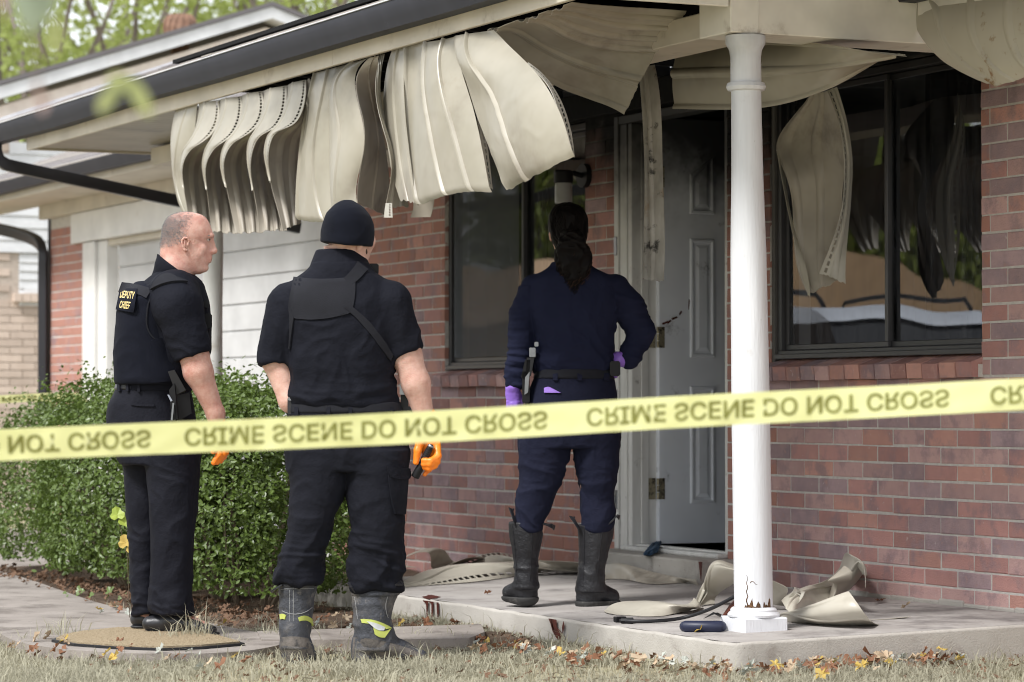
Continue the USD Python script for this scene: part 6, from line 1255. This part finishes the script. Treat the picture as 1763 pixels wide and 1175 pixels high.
# ------------------------------------------------------------------ the person in the vest (left)
F1 = Fig(12.57); c = F1.cap; g0 = to_world(F1.J(295, 1088))
O1 = thing('person', 'bald grey stubbled person in black vest lettered DEPUTY CHIEF, in profile on the path', 'person', (g0[0], g0[1], .045))
YB = math.radians(38)                                             # the chest faces right and away: shoulder axis turned by this from the depth axis
def sh(x, y, d): return (x, y, d)
head = [F1.loft([(366.5, 310, 334, 12, .0), (370, 297, 347, 21, .0), (377, 288, 356, 27, .0), (388, 282, 362, 31, .0), (399, 279.5, 365.5, 32.5, .0), (408, 279.5, 366, 32, .0), (415, 281, 362.0, 31, .0), (425, 284, 361, 30, .0), (436, 287, 361, 28.5, .0), (448, 292, 360, 27, .0), (456, 297, 357.5, 25, .0), (463, 302, 356.5, 22, .0), (468, 306, 353, 19, .0), (472, 309, 345, 14, .0)], ex=2.0),
        c((301, 425, 0), 25, (304, 462, 0), 30, (1, .95, 1)), c((304, 462, 0), 30, (300, 490, .02), 34), c((322, 462, 0), 14, (308, 480, .0), 16),
        c((366, 414, 0), 2.6, (370.0, 431, 0), 3.2, (1, .8, 1)), c((361, 415, 0), 4.2, (364.5, 431, 0), 5.0, (1, .9, 1)), c((360, 436, 0), 5, (360, 446, 0), 4.5, (1, 1.6, 1)), c((369.2, 432.5, -.010), 2.4, (364, 434, -.013), 2.4, (1, 1, .9)), c((369.2, 432.5, .010), 2.4, (364, 434, .013), 2.4), c((369.3, 432, 0), 3.4, (369.4, 433, 0), 3.4),
        c((364.5, 406, -.022), 3.2, (365.5, 405.5, .022), 3.2, (1, 1, .9)), c((359.5, 444.5, -.014), 3.0, (359.5, 444.5, .014), 3.0, (1.1, 1, .8)), c((359, 450.8, -.012), 3.2, (359, 450.8, .012), 3.2, (1, 1, .75)), c((353, 462, -.008), 5.5, (353, 462, .008), 5.5), c((347, 428, -.045), 8, (343, 436, -.048), 7, (1, .7, 1))]
hx = [(315, 425), (313.2, 419), (314, 413), (317.5, 409.8), (322, 410), (325, 413.5), (325.2, 417)]
ears = [c((*p_, -.0835 if q_ < 5 else -.080), 1.8, (*r2, -.0835 if q_ < 4 else -.079), 1.7) for q_, (p_, r2) in enumerate(zip(hx[:-1], hx[1:]))] + [c((315, 425, -.083), 1.9, (318, 430.5, -.080), 2.4), c((318, 430.5, -.080), 2.5, (321, 431, -.077), 2.2), c((318, 414, -.081), 1.4, (317.6, 424, -.081), 1.4), c((319.5, 415, -.072), 5.2, (319.5, 424, -.071), 4.6, (1, .55, 1)), c((324, 419.5, -.0785), 1.7, (323.5, 422.5, -.078), 1.6)]
tors = [c((295, 512, -.06), 28, (295, 512, .12), 28), c((284, 560, -.02), 40, (284, 560, .08), 40), c((266, 650, -.02), 38, (266, 650, .08), 38), c((260, 720, -.03), 40, (260, 720, .08), 38), c((292, 500, 0), 26, (284, 560, 0), 40), c((284, 560, 0), 38, (262, 720, 0), 38)]
arm = [c((295, 512, -.06), 26, (306, 524, -.17), 24), c((306, 524, -.18), 26, (335, 615, -.20), 24), c((335, 615, -.20), 23.5, (341, 640, -.20), 24.5), c((341, 640, -.20), 24, (371, 712, -.18), 15), c((371, 712, -.18), 14.5, (376, 748, -.17), 12.5)]
legs = [c((272, 740, -.05), 34, (297, 900, -.085), 26), c((297, 900, -.085), 26, (294, 1050, -.09), 16), c((252, 740, .08), 34, (250, 900, .07), 24), c((250, 900, .07), 24, (248, 1045, .06), 15), c((300, 1062, -.08), 14, (350, 1080, -.10), 10), c((240, 1056, .06), 14, (270, 1072, .03), 10)]
body = sdf([(tors + arm + legs, None, .022), (head, None, .013, .02), ], .0042, .012, 1, minus=[F1.cap((359.5, 413, -.034), 3.6, (363, 413, -.024), 3.0, (1, .8, .75))])
put('body', body, 'skin_ruddy', O1); put('ear', sdf([(ears, None)], .0018, .0025, 1), 'skin_ruddy', O1)
r_ = np.random.default_rng(77); hv, hf = body; hn = vnorm(hv, hf); a1, a2, top_ = F1.J(303, 425), F1.J(331, 396), F1.J(321, 365)
sd = lambda q: np.minimum((q - a1) @ np.array([-.25, 0, .97]), ((q - a2) @ np.array([-.93, 0, .36])))
m_ = sd(hv) + (meshkit.fbm(hv * 40, 3, 3) - .5) * .035; ok = np.nonzero((m_ > 0) & (hv[:, 2] > F1.J(300, 432)[2]))[0]
wt = np.clip(m_[ok] / .045, .03, 1) * (.25 + .75 * np.clip(((top_ - hv[ok])[:, 2] + .0) / .045, .12, 1)); pk_ = ok[np.searchsorted(np.cumsum(wt) / wt.sum(), r_.random(16000)).clip(0, len(ok) - 1)]
p_ = hv[pk_] + r_.normal(0, .0016, (16000, 3)); n_ = hn[pk_]; dr = n_ * .6 + np.array([-.35, 0, -.6]) + r_.normal(0, .25, (16000, 3)); dr /= np.linalg.norm(dr, axis=1, keepdims=True); sd_ = np.cross(dr, n_); sd_ /= np.linalg.norm(sd_, axis=1, keepdims=True) + 1e-9
L_ = r_.uniform(.0035, .0065, (16000, 1)); put('hair', (np.stack([p_ - sd_ * .0007, p_ + sd_ * .0007, p_ + dr * L_ + n_ * .0008], 1).reshape(-1, 3), np.arange(48000).reshape(-1, 3)), 'hair_stubble', O1, smooth=False, kind='stuff', label='grey stubble hair on the back and sides of the head')
for nm, prs, mt in (('eyebrow', [c((356.5, 406.0, -.040), 1.5, (365.6, 404.8, -.021), 1.7, (1, 1, .7))], 'hair_stubble'), ('eye', [c((358.8, 413.0, -.026), 2.2, (359.4, 413.0, -.024), 2.2)], 'eye_white'), ('iris', [c((360.3, 412.8, -.0285), 1.5, (360.6, 412.8, -.0275), 1.5)], 'eye_dark'), ('eyelid', [c((355.0, 411.4, -.034), 1.0, (361.8, 410.6, -.024), 1.1), c((355.5, 415.2, -.033), .9, (361.2, 415.3, -.024), .9)], 'skin_ruddy'),
                    ('lips', [c((358.5, 446.0, -.018), 1.4, (362.2, 445.8, 0), 1.5), c((358.5, 449.6, -.016), 1.5, (361.8, 449.8, 0), 1.7)], 'lip'), ('nostril', [c((366.2, 436.0, -.0095), 1.1, (367.4, 436.2, -.008), 1.1)], 'eye_dark'), ('mouth_line', [c((356.0, 448.1, -.0225), .8, (361.6, 447.8, -.006), .8)], 'lip')):
    put(nm, sdf([(prs, None)], .0016, .002, 1), mt, O1)
# shirt, collar, vest
shirt_p = [F1.loft([(470, 268, 330, 40, .01), (482, 252, 345, 58, .01), (500, 232, 354, 74, .01), (525, 216, 361, 80, .02), (560, 210, 364, 78, .02), (600, 206, 362, 74, .02), (640, 203, 348, 72, .02), (672, 203, 330, 70, .02)], ex=2.2)]
slv = ([c((300, 508, -.13), 44, (306, 528, -.18), 42), c((306, 528, -.18), 41, (330, 606, -.20), 33)], [(F1.J(334, 614, -.2), np.array([.34, -.05, -1.]))])
slv2 = ([c((300, 515, .18), 40, (318, 600, .20), 34)], None)
sh1 = sdf([(shirt_p, None), slv, slv2], .0065, .022, 2); zb = F1.J(0, 660)[2]
sh1 = folds(sh1, .008, (7, 7, 6), 45, lambda v: np.interp(v[:, 2], [zb, zb + .15, zb + .35], [.8, .9, .4])); put('shirt', sh1, 'navy_polo', O1)
put('collar', folds(sdf([([c((299, 444, .0), 29, (300, 462, .0), 34, (1, .95, 1)), c((300, 462, 0), 34, (300, 478, .01), 40)], [(F1.J(271, 437, 0), np.array([.60, 0, .80])), (F1.J(300, 484), np.array([0, 0, -1.]))])], .0045, .008, 2), .0015, (9, 9, 9), 4), 'navy_polo', O1)
vest_p = [F1.loft([(486, 236, 300, 40, .04), (496, 224, 318, 66, .02), (506, 216, 322, 78, .02), (520, 206, 320, 84, .02), (545, 201, 312, 84, .02), (580, 198, 312, 83, .02), (620, 197, 320, 82, .02), (650, 198, 330, 82, .02), (662, 200, 328, 80, .02)], ex=2.3)]
armh = [c((316, 506, -.26), 37, (318, 560, -.26), 40, (1, 1.6, 1))]
vest = sdf([(vest_p, None)], .0065, .01, 2, minus=armh); vest = folds(vest, .004, (6, 6, 6), 55); VS = put('vest', vest, 'vest_cloth', O1)
obj('shoulder_panel', TW(patch(vest, F1, [[(218, 478), (250, 480), (296, 470)], [(214, 490), (252, 494), (304, 482)]], .006, n=6, mm=14)), 'strap_web', VS, smooth=50) if False else None
obj('shoulder_strap', TW(patch(sh1, F1, [[(268, 488), (292, 474), (304, 480)], [(262, 500), (296, 488), (322, 488)]], .012, n=8, mm=10)), 'strap_web', VS, smooth=50)
obj('side_panel', TW(patch(vest, F1, [[(258, 588), (275, 582), (292, 590)], [(259, 630), (278, 628), (300, 630)], [(259, 658), (278, 657), (300, 655)]], .008, n=10, mm=10)), 'vest_cloth', VS, smooth=50)
obj('back_panel', TW(patch(vest, F1, [[(212, 488), (235, 492), (262, 500)], [(206, 505), (232, 507), (252, 514)]], .006, n=6, mm=10)), 'strap_web', VS, smooth=50)
hit = drape(vest, None, F1, 0, 0); gx, gy = np.meshgrid(np.linspace(202, 236, 9), np.linspace(496, 537, 9)); hh = np.array([hit(x, y)[0] for x, y in zip(gx.ravel(), gy.ravel())])
Bq = lambda x, y: np.stack([np.ones_like(x), (x - 219) / 17, (y - 516) / 20, ((x - 219) / 17) ** 2, ((y - 516) / 20) ** 2, (x - 219) * (y - 516) / 340], -1)
lf = np.array([h_[1] - F1.Z for h_ in hh]); use = gx.ravel() > 208; cf_, *_ = np.linalg.lstsq(Bq(gx.ravel(), gy.ravel())[use], lf[use], rcond=None)
cf_[3] = min(max(cf_[3], .0), .02)
def onpanel(x, y, o):
    x, y = np.asarray(x, float), np.asarray(y, float); dd = Bq(x, y) @ cf_ - o; return np.array([to_frame(P(X, Y, F1.Z + D_)) for X, Y, D_ in zip(x, y, dd)])
gu, gv = np.meshgrid(np.linspace(0, 1, 12), np.linspace(0, 1, 12)); X_ = (206 - 7 * gv) * (1 - gu) + (236 - 6 * gv) * gu; Y_ = (497 + 36 * gv) * (1 - gu) + (497 + 42 * gv) * gu
fv = np.vstack([onpanel(X_.ravel(), Y_.ravel(), .0115), onpanel(X_.ravel(), Y_.ravel(), -.006)]); ff_ = []
for i in range(11):
    for j in range(11): q = i * 12 + j; ff_ += [[q, q + 12, q + 13], [q, q + 13, q + 1]]
for i in range(11):
    for q0, q1 in ((i * 12, i * 12 + 12), (i * 12 + 11, i * 12 + 23), (i, i + 1), (132 + i, 133 + i)): ff_ += [[q0, q1, 144 + q1], [q0, 144 + q1, 144 + q0]]
NP_ = obj('name_panel', TW((fv, np.array(ff_))), 'vest_cloth', VS, smooth=40)
def text_on(txt, x0, x1, yt, yb):
    tm_ = meshkit.text_mesh(txt, 1., .02, bold=True); t = np.array(tm_.vertices); t[:, 0] -= t[:, 0].min(); u = t[:, 0] / t[:, 0].max(); w_ = t[:, 1] / t[:, 1].max()
    return onpanel(x0 + (x1 - x0) * u - 2.5 * (1 - w_), yb + (yt - yb) * w_ + 2.2 * u, .0132 + t[:, 2] * .05), np.array(tm_.faces)
obj('lettering', TW(text_on('DEPUTY', 208.5, 232.5, 500.5, 512.5)), 'gold_thread', NP_); obj('lettering', TW(text_on('CHIEF', 207.5, 225.0, 518.0, 530.0)), 'gold_thread', NP_)
obj('vest_edge', TW((lambda pp: tube(pp, .0035, 5))(np.array([(lambda h_: h_[0] + h_[1] * .003)(hit(*x)) for x in spline(np.array([(276, 508), (262, 512), (253, 540), (254, 565), (264, 582), (285, 592)], float), 24)]))), 'strap_web', VS)
tr1 = [F1.loft([(655, 204, 322, 66, .02), (672, 199, 328, 68, .02), (700, 186, 334, 70, .02), (740, 183, 338, 72, .02), (775, 196, 342, 70, .02), (800, 208, 342, 66, .0)], ex=2.2),
       F1.loft([(760, 245, 345, 52, -.07), (820, 254, 342, 46, -.08), (880, 257, 338, 42, -.085), (940, 258, 334, 39, -.09), (1000, 258, 331, 37, -.09), (1030, 255, 330, 38, -.09), (1050, 258, 333, 39, -.09), (1057, 262, 334, 39, -.09)], ex=2.2),
       F1.loft([(760, 190, 300, 52, .09), (800, 211, 300, 46, .08), (880, 217, 285, 42, .07), (950, 222, 280, 39, .07), (1010, 225, 275, 37, .07), (1040, 228, 275, 38, .06), (1056, 228, 276, 38, .06)], ex=2.2)]
t1 = sdf([([p], None) for p in tr1], .0065, .012, 2); zc_ = F1.J(0, 1060)[2]
t1 = folds(t1, .010, (8, 8, 3.5), 65, lambda v: np.interp(v[:, 2], [zc_, zc_ + .2, zc_ + .7, zc_ + .9], [1., .8, .8, .3])); t1 = folds(t1, .008, (4, 4, 18), 75, lambda v: np.interp(v[:, 2], [zc_, zc_ + .06, zc_ + .2], [1.5, 1., 0]))
T1 = put('trousers', t1, 'black_dress', O1)
put('belt', band(F1, [(660, 202, 323, 66, .02), (668, 200, 326, 67, .02), (672, 199, 327, 67.5, .02)], 2.2, ex=2.2), 'leather_black', T1)
for xs in (208, 222, 240): obj('belt_loop', TW(patch(t1, F1, [[(xs - 2, 658), (xs + 2, 658)], [(xs - 2, 675), (xs + 2, 675)]], .011, n=5, mm=3)), 'black_dress', T1)
obj('back_pocket', TW(patch(t1, F1, [[(226, 694), (245, 696), (266, 696)], [(226, 698), (245, 700), (266, 700)]], .004, n=4, mm=8)), 'black_dress', T1, smooth=50)
gear('holster', [[(291, 672, -.26), (300, 660, -.26), (306, 722, -.26), (296, 724, -.26), (291, 672, -.20), (308, 672, -.20), (312, 720, -.20)], [(296, 690, -.27), (303, 688, -.27), (300, 724, -.27), (293, 722, -.27), (303, 690, -.2)], [(302, 682, -.24), (326, 676, -.22), (330, 712, -.22), (306, 726, -.24), (325, 700, -.16)]], 'plastic_black', O1, F1)
gear('pistol_grip', [[(289, 640, -.25), (300, 637, -.25), (320, 672, -.24), (304, 680, -.24), (290, 642, -.21), (302, 640, -.21), (318, 676, -.20)]], 'rubber_black', O1, F1); gear('holster_edge', [[(288, 680, -.268), (291, 680, -.268), (297, 690, -.274), (294, 692, -.274), (290, 684, -.26)], [(297, 694, -.275), (300, 694, -.275), (297, 724, -.275), (294, 724, -.275), (297, 708, -.268)]], 'metal_grey', O1, F1)
gear('chest_radio', [bxp(350, 517, 361, 530, -.10, -.04, 3), bxp(352, 540, 365, 566, -.10, -.02, 3)], 'plastic_black', O1, F1)
h1 = fingers(F1, [[((374, 762, -.17), 7), ((377, 784, -.185), 5.6), ((368, 797, -.19), 4.6)], [((379, 762, -.16), 7), ((384, 782, -.17), 5.6), ((374, 796, -.18), 4.8)], [((384, 760, -.15), 6.5), ((388, 780, -.155), 5.4), ((380, 794, -.165), 4.6)], [((387, 758, -.14), 6), ((390, 774, -.14), 5), ((386, 788, -.15), 4.2)], [((368, 744, -.19), 6.5), ((366, 764, -.20), 5.2), ((367, 778, -.20), 4.4)]],
             palm=[c((375, 735, -.17), 14, (378, 752, -.165), 15, (1, .65, 1)), c((378, 750, -.165), 15, (381, 766, -.16), 13, (1, .6, 1)), c((373, 722, -.175), 14.6, (375, 738, -.17), 14)])
put('glove', folds(h1, .0012, (40, 40, 40), 4), 'glove_orange', O1)
shoe = sdf([([c((258, 1074, -.09), 13, (300, 1072, -.09), 17, (1, 1.1, 1)), c((300, 1070, -.09), 17, (340, 1080, -.10), 11.5, (1, 1.4, 1)), c((340, 1081, -.10), 11, (366, 1085, -.105), 7.5, (1, 1.7, 1)), c((290, 1058, -.09), 14, (290, 1066, -.09), 16)], [(F1.J(300, 1089.5), np.array([0, 0, -1.]))])], .0045, .012, 2)
SHO = put('shoe', shoe, 'leather_black', O1); put('sole', sdf([([c((258, 1089, -.09), 13.5, (300, 1089, -.09), 15, (1, 1.2, .28)), c((300, 1089, -.09), 15, (368, 1091, -.105), 11, (1, 1.5, .28))], None)], .004, .006, 1), 'rubber_black', SHO)
shoe = sdf([([c((238, 1066, .06), 14, (262, 1066, .05), 14, (1, 1.1, 1)), c((240, 1056, .06), 13, (252, 1060, .06), 14)], [(F1.J(250, 1080, .06), np.array([0, 0, -1.]))])], .0045, .012, 2)
SHO = put('shoe', shoe, 'leather_black', O1); put('sole', sdf([([c((238, 1079, .06), 13.5, (268, 1079, .05), 13, (1, 1.2, .28))], None)], .004, .006, 1), 'rubber_black', SHO)

# ------------------------------------------------------------------ the woman in tall boots
F3 = Fig(13.2); c = F3.cap; g0 = to_world(F3.J(962, 1040))
O3 = thing('person', 'person with long curly dark ponytail, navy clothes and tall rubber boots, facing the doorway', 'person', (g0[0], g0[1], .12))
body = [F3.ball((978, 395, .01), 33, (.95, 1.15, 1.22)), c((978, 420, .01), 24, (980, 462, .0), 19), c((980, 462, 0), 22, (985, 490, 0), 30), F3.loft([(470, 955, 1012, 24, 0), (490, 925, 1050, 32, 0), (530, 926, 1050, 38, 0), (600, 930, 1054, 42, .0), (640, 930, 1050, 40, .0), (700, 908, 1056, 44, 0), (760, 900, 1062, 42, 0)]),
        c((922, 504, 0), 15, (898, 580, .0), 14), c((898, 580, 0), 14, (888, 650, -.02), 10), c((888, 650, -.02), 10, (884, 690, -.02), 8),
        c((1056, 504, 0), 15, (1103, 566, .03), 14), c((1103, 566, .03), 14, (1078, 618, .02), 9), c((1078, 618, .02), 9, (1066, 620, 0), 8),
        c((940, 760, 0), 38, (918, 900, 0), 22), c((1026, 760, 0), 38, (1030, 900, 0), 22), c((918, 900, 0), 20, (905, 1010, 0), 15), c((1030, 900, 0), 20, (1020, 1010, 0), 15)]
ears3 = [c((947.5, 404, -.01), 5, (948.5, 413, -.01), 3.6, (.6, 1, 1)), c((1010, 404, -.01), 5, (1009.5, 413, -.01), 3.6, (.6, 1, 1))]
put('body', sdf([(body, None), (ears3, None, .004, .006)], .005, .02, 2), 'skin_fair', O3)
hr = sdf([([F3.loft([(351, 967, 986, 10, .01), (354, 958, 995, 20, .01), (362, 950, 1004, 32, .01), (374, 946, 1010, 40, .01), (390, 944.5, 1012, 43, .01), (404, 946, 1012, 43, .008), (416, 950, 1008, 41, .004), (428, 957, 1005, 38, -.01), (436, 962, 1004, 30, -.03)], ex=2.1)], None)], .005, .012, 1, minus=[])
def strands(m, amp, s): return folds(folds(m, amp, s, 5), amp * .6, tuple(2 * q for q in s), 6)
HR = put('hair', strands(hr, .004, (34, 34, 5)), 'hair_dark', O3)
tail = sdf([([F3.loft([(396, 971, 995, 11, -.105), (408, 965, 1003, 15, -.107), (425, 959, 1011, 16, -.105), (445, 957, 1017, 16, -.097), (460, 963, 1016, 15, -.098), (472, 971, 1010, 13, -.10), (484, 977, 1000, 9, -.102), (491, 982, 994, 5, -.104)], ex=2.0)], None)], .005, .012, 1)
PT = put('ponytail', folds(tail, .013, (26, 26, 18), 8, warp=1.5), 'hair_dark', HR)
hs_ = []; r_ = np.random.default_rng(15); hit = drape(hr, None, F3, 0, 0)
for i in range(420):
    an = r_.uniform(-1.25, 1.25); x0, y0 = 979 + 33 * math.sin(an), 393 - 40 * math.cos(an) + r_.uniform(-1, 30); x1, y1 = 982 + r_.normal(0, 7), 424 + r_.normal(0, 5)
    q = []
    for s in np.linspace(0, 1, 9):
        p_, n_ = hit(x0 + (x1 - x0) * s + 3 * math.sin(an) * math.sin(math.pi * s) + r_.normal(0, .35), y0 + (y1 - y0) * s); q.append(p_ + n_ * .0012)
    q = np.array(q); q[1:-1] = (q[:-2] + q[1:-1] + q[2:]) / 3; hs_.append(TW(tube(q, np.r_[.0012, np.full(7, .0019), .0012], 4)))
obj('strands', hs_, 'hair_dark', HR, smooth=60, kind='stuff')
cl_ = []; r_ = np.random.default_rng(5)
for i in range(620):
    t = r_.random() ** .75; y = 392 + 92 * t; xc = np.interp(y, [392, 408, 425, 445, 460, 475, 490], [983, 984, 985, 987, 989, 990, 988]); hw = np.interp(y, [392, 408, 425, 445, 460, 475, 490], [11, 20, 29, 33, 29, 21, 9]); x = xc + hw * r_.uniform(-1, 1)
    dd = np.interp(y, [392, 408, 430, 460, 490], [-.118, -.132, -.130, -.124, -.116]) + .035 * ((x - xc) / hw) ** 2; L_ = r_.uniform(12, 30); ph = r_.uniform(0, 6.28); w_ = r_.uniform(1.4, 4.0) * (.25 + t)
    q = [F3.J(x + (w_ * math.sin(ph + s * 9)) * (.3 + s) + (xc - x) * .15 * s, y + L_ * s, dd + w_ * F3.m * math.cos(ph + s * 9)) for s in np.linspace(0, 1, 9)]
    cl_.append(tube(np.array(q), np.linspace(.0026, .0012, 9), 4))
k2 = [m for i, m in enumerate(cl_) if i % 3 == 0]; k1 = [m for i, m in enumerate(cl_) if i % 3]
obj('curls', [TW(m) for m in k1], 'hair_dark', PT, smooth=60, kind='stuff'); obj('curls', [TW(m) for m in k2], 'hair_dark_tips', PT, smooth=60, kind='stuff')
tor = [F3.loft([(452, 950, 1012, 26, -.005), (460, 945, 1022, 30, 0), (472, 926, 1046, 38, 0), (488, 908, 1070, 42, 0), (520, 906, 1072, 48, 0), (560, 916, 1058, 50, 0), (600, 922, 1056, 50, .0), (622, 919, 1058, 50, .0), (636, 921, 1056, 48, .0), (643, 926, 1052, 46, 0)])]
aL = [c((920, 497, 0), 24, (903, 540, 0), 22.5), c((902, 540, 0), 23, (898, 590, -.005), 21), c((898, 590, -.005), 21, (888, 655, -.02), 15.5)]
aR = [c((1058, 498, 0), 26, (1081, 528, .015), 26), c((1081, 528, .015), 26, (1104, 570, .03), 22), c((1104, 572, .03), 22, (1082, 616, .02), 16)]
j3 = sdf([(tor, None), (aL, [(F3.J(888, 664, 0), np.array([-.1, 0, -1.]))]), (aR, [(F3.J(1072, 620, 0), np.array([-1., 0, -.35]))])], .006, .016, 2); zb = F3.J(0, 640)[2]
j3 = folds(j3, .012, (7, 7, 6), 85, lambda v: np.interp(v[:, 2], [zb, zb + .1, zb + .4, zb + .5], [1.0, .9, .4, .15])); j3 = folds(j3, .009, (3, 3, 22), 95, lambda v: np.interp(v[:, 2], [zb, zb + .06, zb + .16], [1.4, 1., .1]) + .9 * ((np.abs(v[:, 0] - F3.J(985, 600)[0]) > .19) & (v[:, 2] < zb + .38)))
put('jacket', j3, 'navy_jersey', O3)
tr3 = [F3.loft([(636, 926, 1054, 46, 0), (655, 918, 1058, 48, 0), (680, 908, 1062, 52, 0), (710, 900, 1066, 54, 0), (745, 894, 1068, 54, 0), (770, 893, 1067, 50, 0)]), F3.loft([(740, 893, 988, 46, 0), (780, 893, 982, 44, 0), (830, 893, 966, 40, 0), (870, 889, 950, 36, 0), (900, 888, 938, 32, 0), (915, 890, 934, 30, 0)]), F3.loft([(740, 984, 1068, 46, 0), (780, 987, 1066, 44, 0), (830, 997, 1060, 40, 0), (870, 1002, 1057, 36, 0), (900, 1003, 1056, 32, 0), (915, 1003, 1050, 30, 0)])]
t3 = sdf([([p], None) for p in tr3], .006, .010, 2); zc_ = F3.J(0, 900)[2]
t3 = folds(t3, .012, (7, 7, 10), 105, lambda v: np.interp(v[:, 2], [zc_, zc_ + .1, zc_ + .4, zc_ + .6], [1.3, 1., .5, .2])); T3 = put('trousers', t3, 'navy_trouser', O3)
put('belt', band(F3, [(637, 925, 1054, 46.5, 0), (645, 922, 1056, 47.5, 0), (653, 919, 1058, 48.5, 0)], 2, ex=2.3), 'strap_web', T3)
for xs in (957, 998, 1042): obj('belt_loop', TW(patch(t3, F3, [[(xs - 4, 634), (xs + 4, 634)], [(xs - 4, 656), (xs + 4, 656)]], .010, n=5, mm=3)), 'navy_trouser', T3)
obj('glove_in_pocket', TW(patch(t3, F3, [[(938, 669), (946, 667), (952, 670)], [(938, 677), (950, 677), (966, 677)]], .007, n=5, mm=7)), 'glove_purple', T3, label='purple glove end poking out of the back pocket')
gear('holster', [bxp(899, 640, 912, 694, -.10, -.05, 2), [(897, 650, -.10), (904, 620, -.10), (913, 620, -.10), (911, 660, -.10), (905, 620, -.06), (912, 650, -.05)]], 'plastic_black', O3, F3); gear('pistol', [bxp(911, 600, 923, 616, -.10, -.07, 1.5), [(907, 616, -.10), (920, 616, -.10), (914, 648, -.10), (905, 646, -.10), (908, 618, -.07), (918, 630, -.07)]], 'rubber_black', O3, F3)
gear('slide', [bxp(911, 599, 922, 615, -.104, -.10), [(904, 650, -.106), (912, 640, -.106), (909, 676, -.106), (903, 680, -.106), (908, 660, -.10)], bxp(920, 589, 927, 597, -.09, -.08)], 'metal_grey', O3, F3); gear('belt_pouch', [bxp(1050, 622, 1068, 648, -.09, -.03, 3)], 'plastic_black', O3, F3)
hl = fingers(F3, [[((877, 694, -.02), 5.5), ((875, 716, -.025), 4.8), ((877, 730, -.03), 4)], [((882, 696, -.03), 5.5), ((881, 719, -.035), 4.8), ((882, 733, -.04), 4)], [((888, 696, -.03), 5.5), ((887, 718, -.035), 4.8), ((887, 731, -.04), 4)], [((892, 694, -.02), 5), ((892, 712, -.02), 4.2), ((891, 722, -.025), 3.6)], [((893, 678, -.01), 5), ((897, 694, -.01), 4.4), ((897, 706, -.015), 3.8)]], palm=[c((886, 655, -.02), 11.5, (883, 668, -.02), 12.5), c((883, 664, -.02), 12, (883, 680, -.02), 12.5, (1, .75, 1)), c((883, 680, -.02), 12.5, (884, 698, -.025), 11, (1, .6, 1))])
put('glove', folds(hl, .0015, (30, 30, 60), 4), 'glove_purple', O3)
hr_ = fingers(F3, [[((1062, 620, -.02), 5.5), ((1056, 632, -.035), 4.8), ((1056, 645, -.04), 4)], [((1061, 616, .0), 5.5), ((1050, 622, .01), 4.8), ((1046, 632, .02), 4)], [((1061, 612, .01), 5.5), ((1050, 616, .03), 4.8), ((1044, 624, .05), 4)], [((1062, 610, .02), 5), ((1052, 610, .05), 4.4), ((1046, 616, .07), 3.8)], [((1064, 630, -.03), 5), ((1060, 640, -.04), 4.4), ((1060, 648, -.04), 3.6)]], palm=[c((1078, 622, .02), 12.5, (1066, 618, .0), 12, (1, .8, 1)), c((1066, 618, 0), 12, (1060, 617, .0), 10)])
put('glove', folds(hr_, .0015, (60, 30, 30), 5), 'glove_purple', O3)
def tall(sh, foot, sole, cut):
    b = folds(sdf([([F3.loft(sh, ex=2.1)], None), (foot, None)], .0045, .014, 2), .0045, (6, 6, 12), 115, lambda v: np.interp(v[:, 2], [.1, .22, .3, .42], [.2, 1.3, 1.2, .3])); B_ = put('boot', b, 'boot_black', O3)
    put('sole', sdf([(sole, [(F3.J(900, cut), np.array([0, 0, 1.]))])], .004, .005, 1), 'rubber_sole', B_); return b, B_
b1, B1 = tall([(899, 876, 937, 31, 0), (915, 876, 936, 31, 0), (945, 881, 930, 29, 0), (975, 885, 927, 27, 0), (995, 886, 927, 27, 0), (1012, 884, 928, 28, 0)], [c((905, 1012, 0), 21, (906, 1024, 0), 20), c((894, 1014, .02), 15, (877, 1020, .05), 12.5, (1, 1.3, 1))], [c((906, 1030, 0), 22, (876, 1028, .05), 13.5, (1, 1.2, .7))], 1028)
b2, B2 = tall([(904, 994, 1057, 31, 0), (920, 995, 1056, 31, 0), (950, 997, 1048, 29, 0), (980, 996, 1042, 27, 0), (1000, 994, 1041, 27, 0), (1018, 991, 1042, 28, 0)], [c((1015, 1018, 0), 23, (1014, 1030, 0), 22), c((1030, 1020, .02), 16, (1053, 1028, .05), 13, (1, 1.3, 1))], [c((1012, 1037, 0), 23, (1055, 1036, .05), 14, (1, 1.2, .7))], 1035)
for x0, y0, x1, y1, B_ in ((879, 876, 890, 908, B1), (950, 906, 936, 902, B1), (984, 890, 998, 912, B2), (1062, 888, 1040, 912, B2)):
    p0, p1 = F3.J(x1, y1, -.06), F3.J(x0, y0, -.055); obj('pull_loop', TW(rtube([p0, (p0 + p1) / 2 + [0, -.01, 0], p1, p1 + [.012, .03, -.01]], .022, .005, side=(.5, 1, .2))), 'leather_black', B_)
for b, B_, xs in ((b1, B1, [(882, 905), (888, 960), (890, 1000)]), (b1, B1, [(918, 905), (915, 950), (912, 1000)]), (b2, B2, [(1006, 910), (1006, 960), (1004, 1000)]), (b2, B2, [(1038, 908), (1032, 955), (1028, 1000)])):
    hit = drape(b, None, F3, 0, 0); obj('seam', TW(tube(np.array([(lambda h_: h_[0] + h_[1] * .001)(hit(*x)) for x in spline(np.array(xs, float), 20)]), .0022, 4)), 'boot_black', B_)
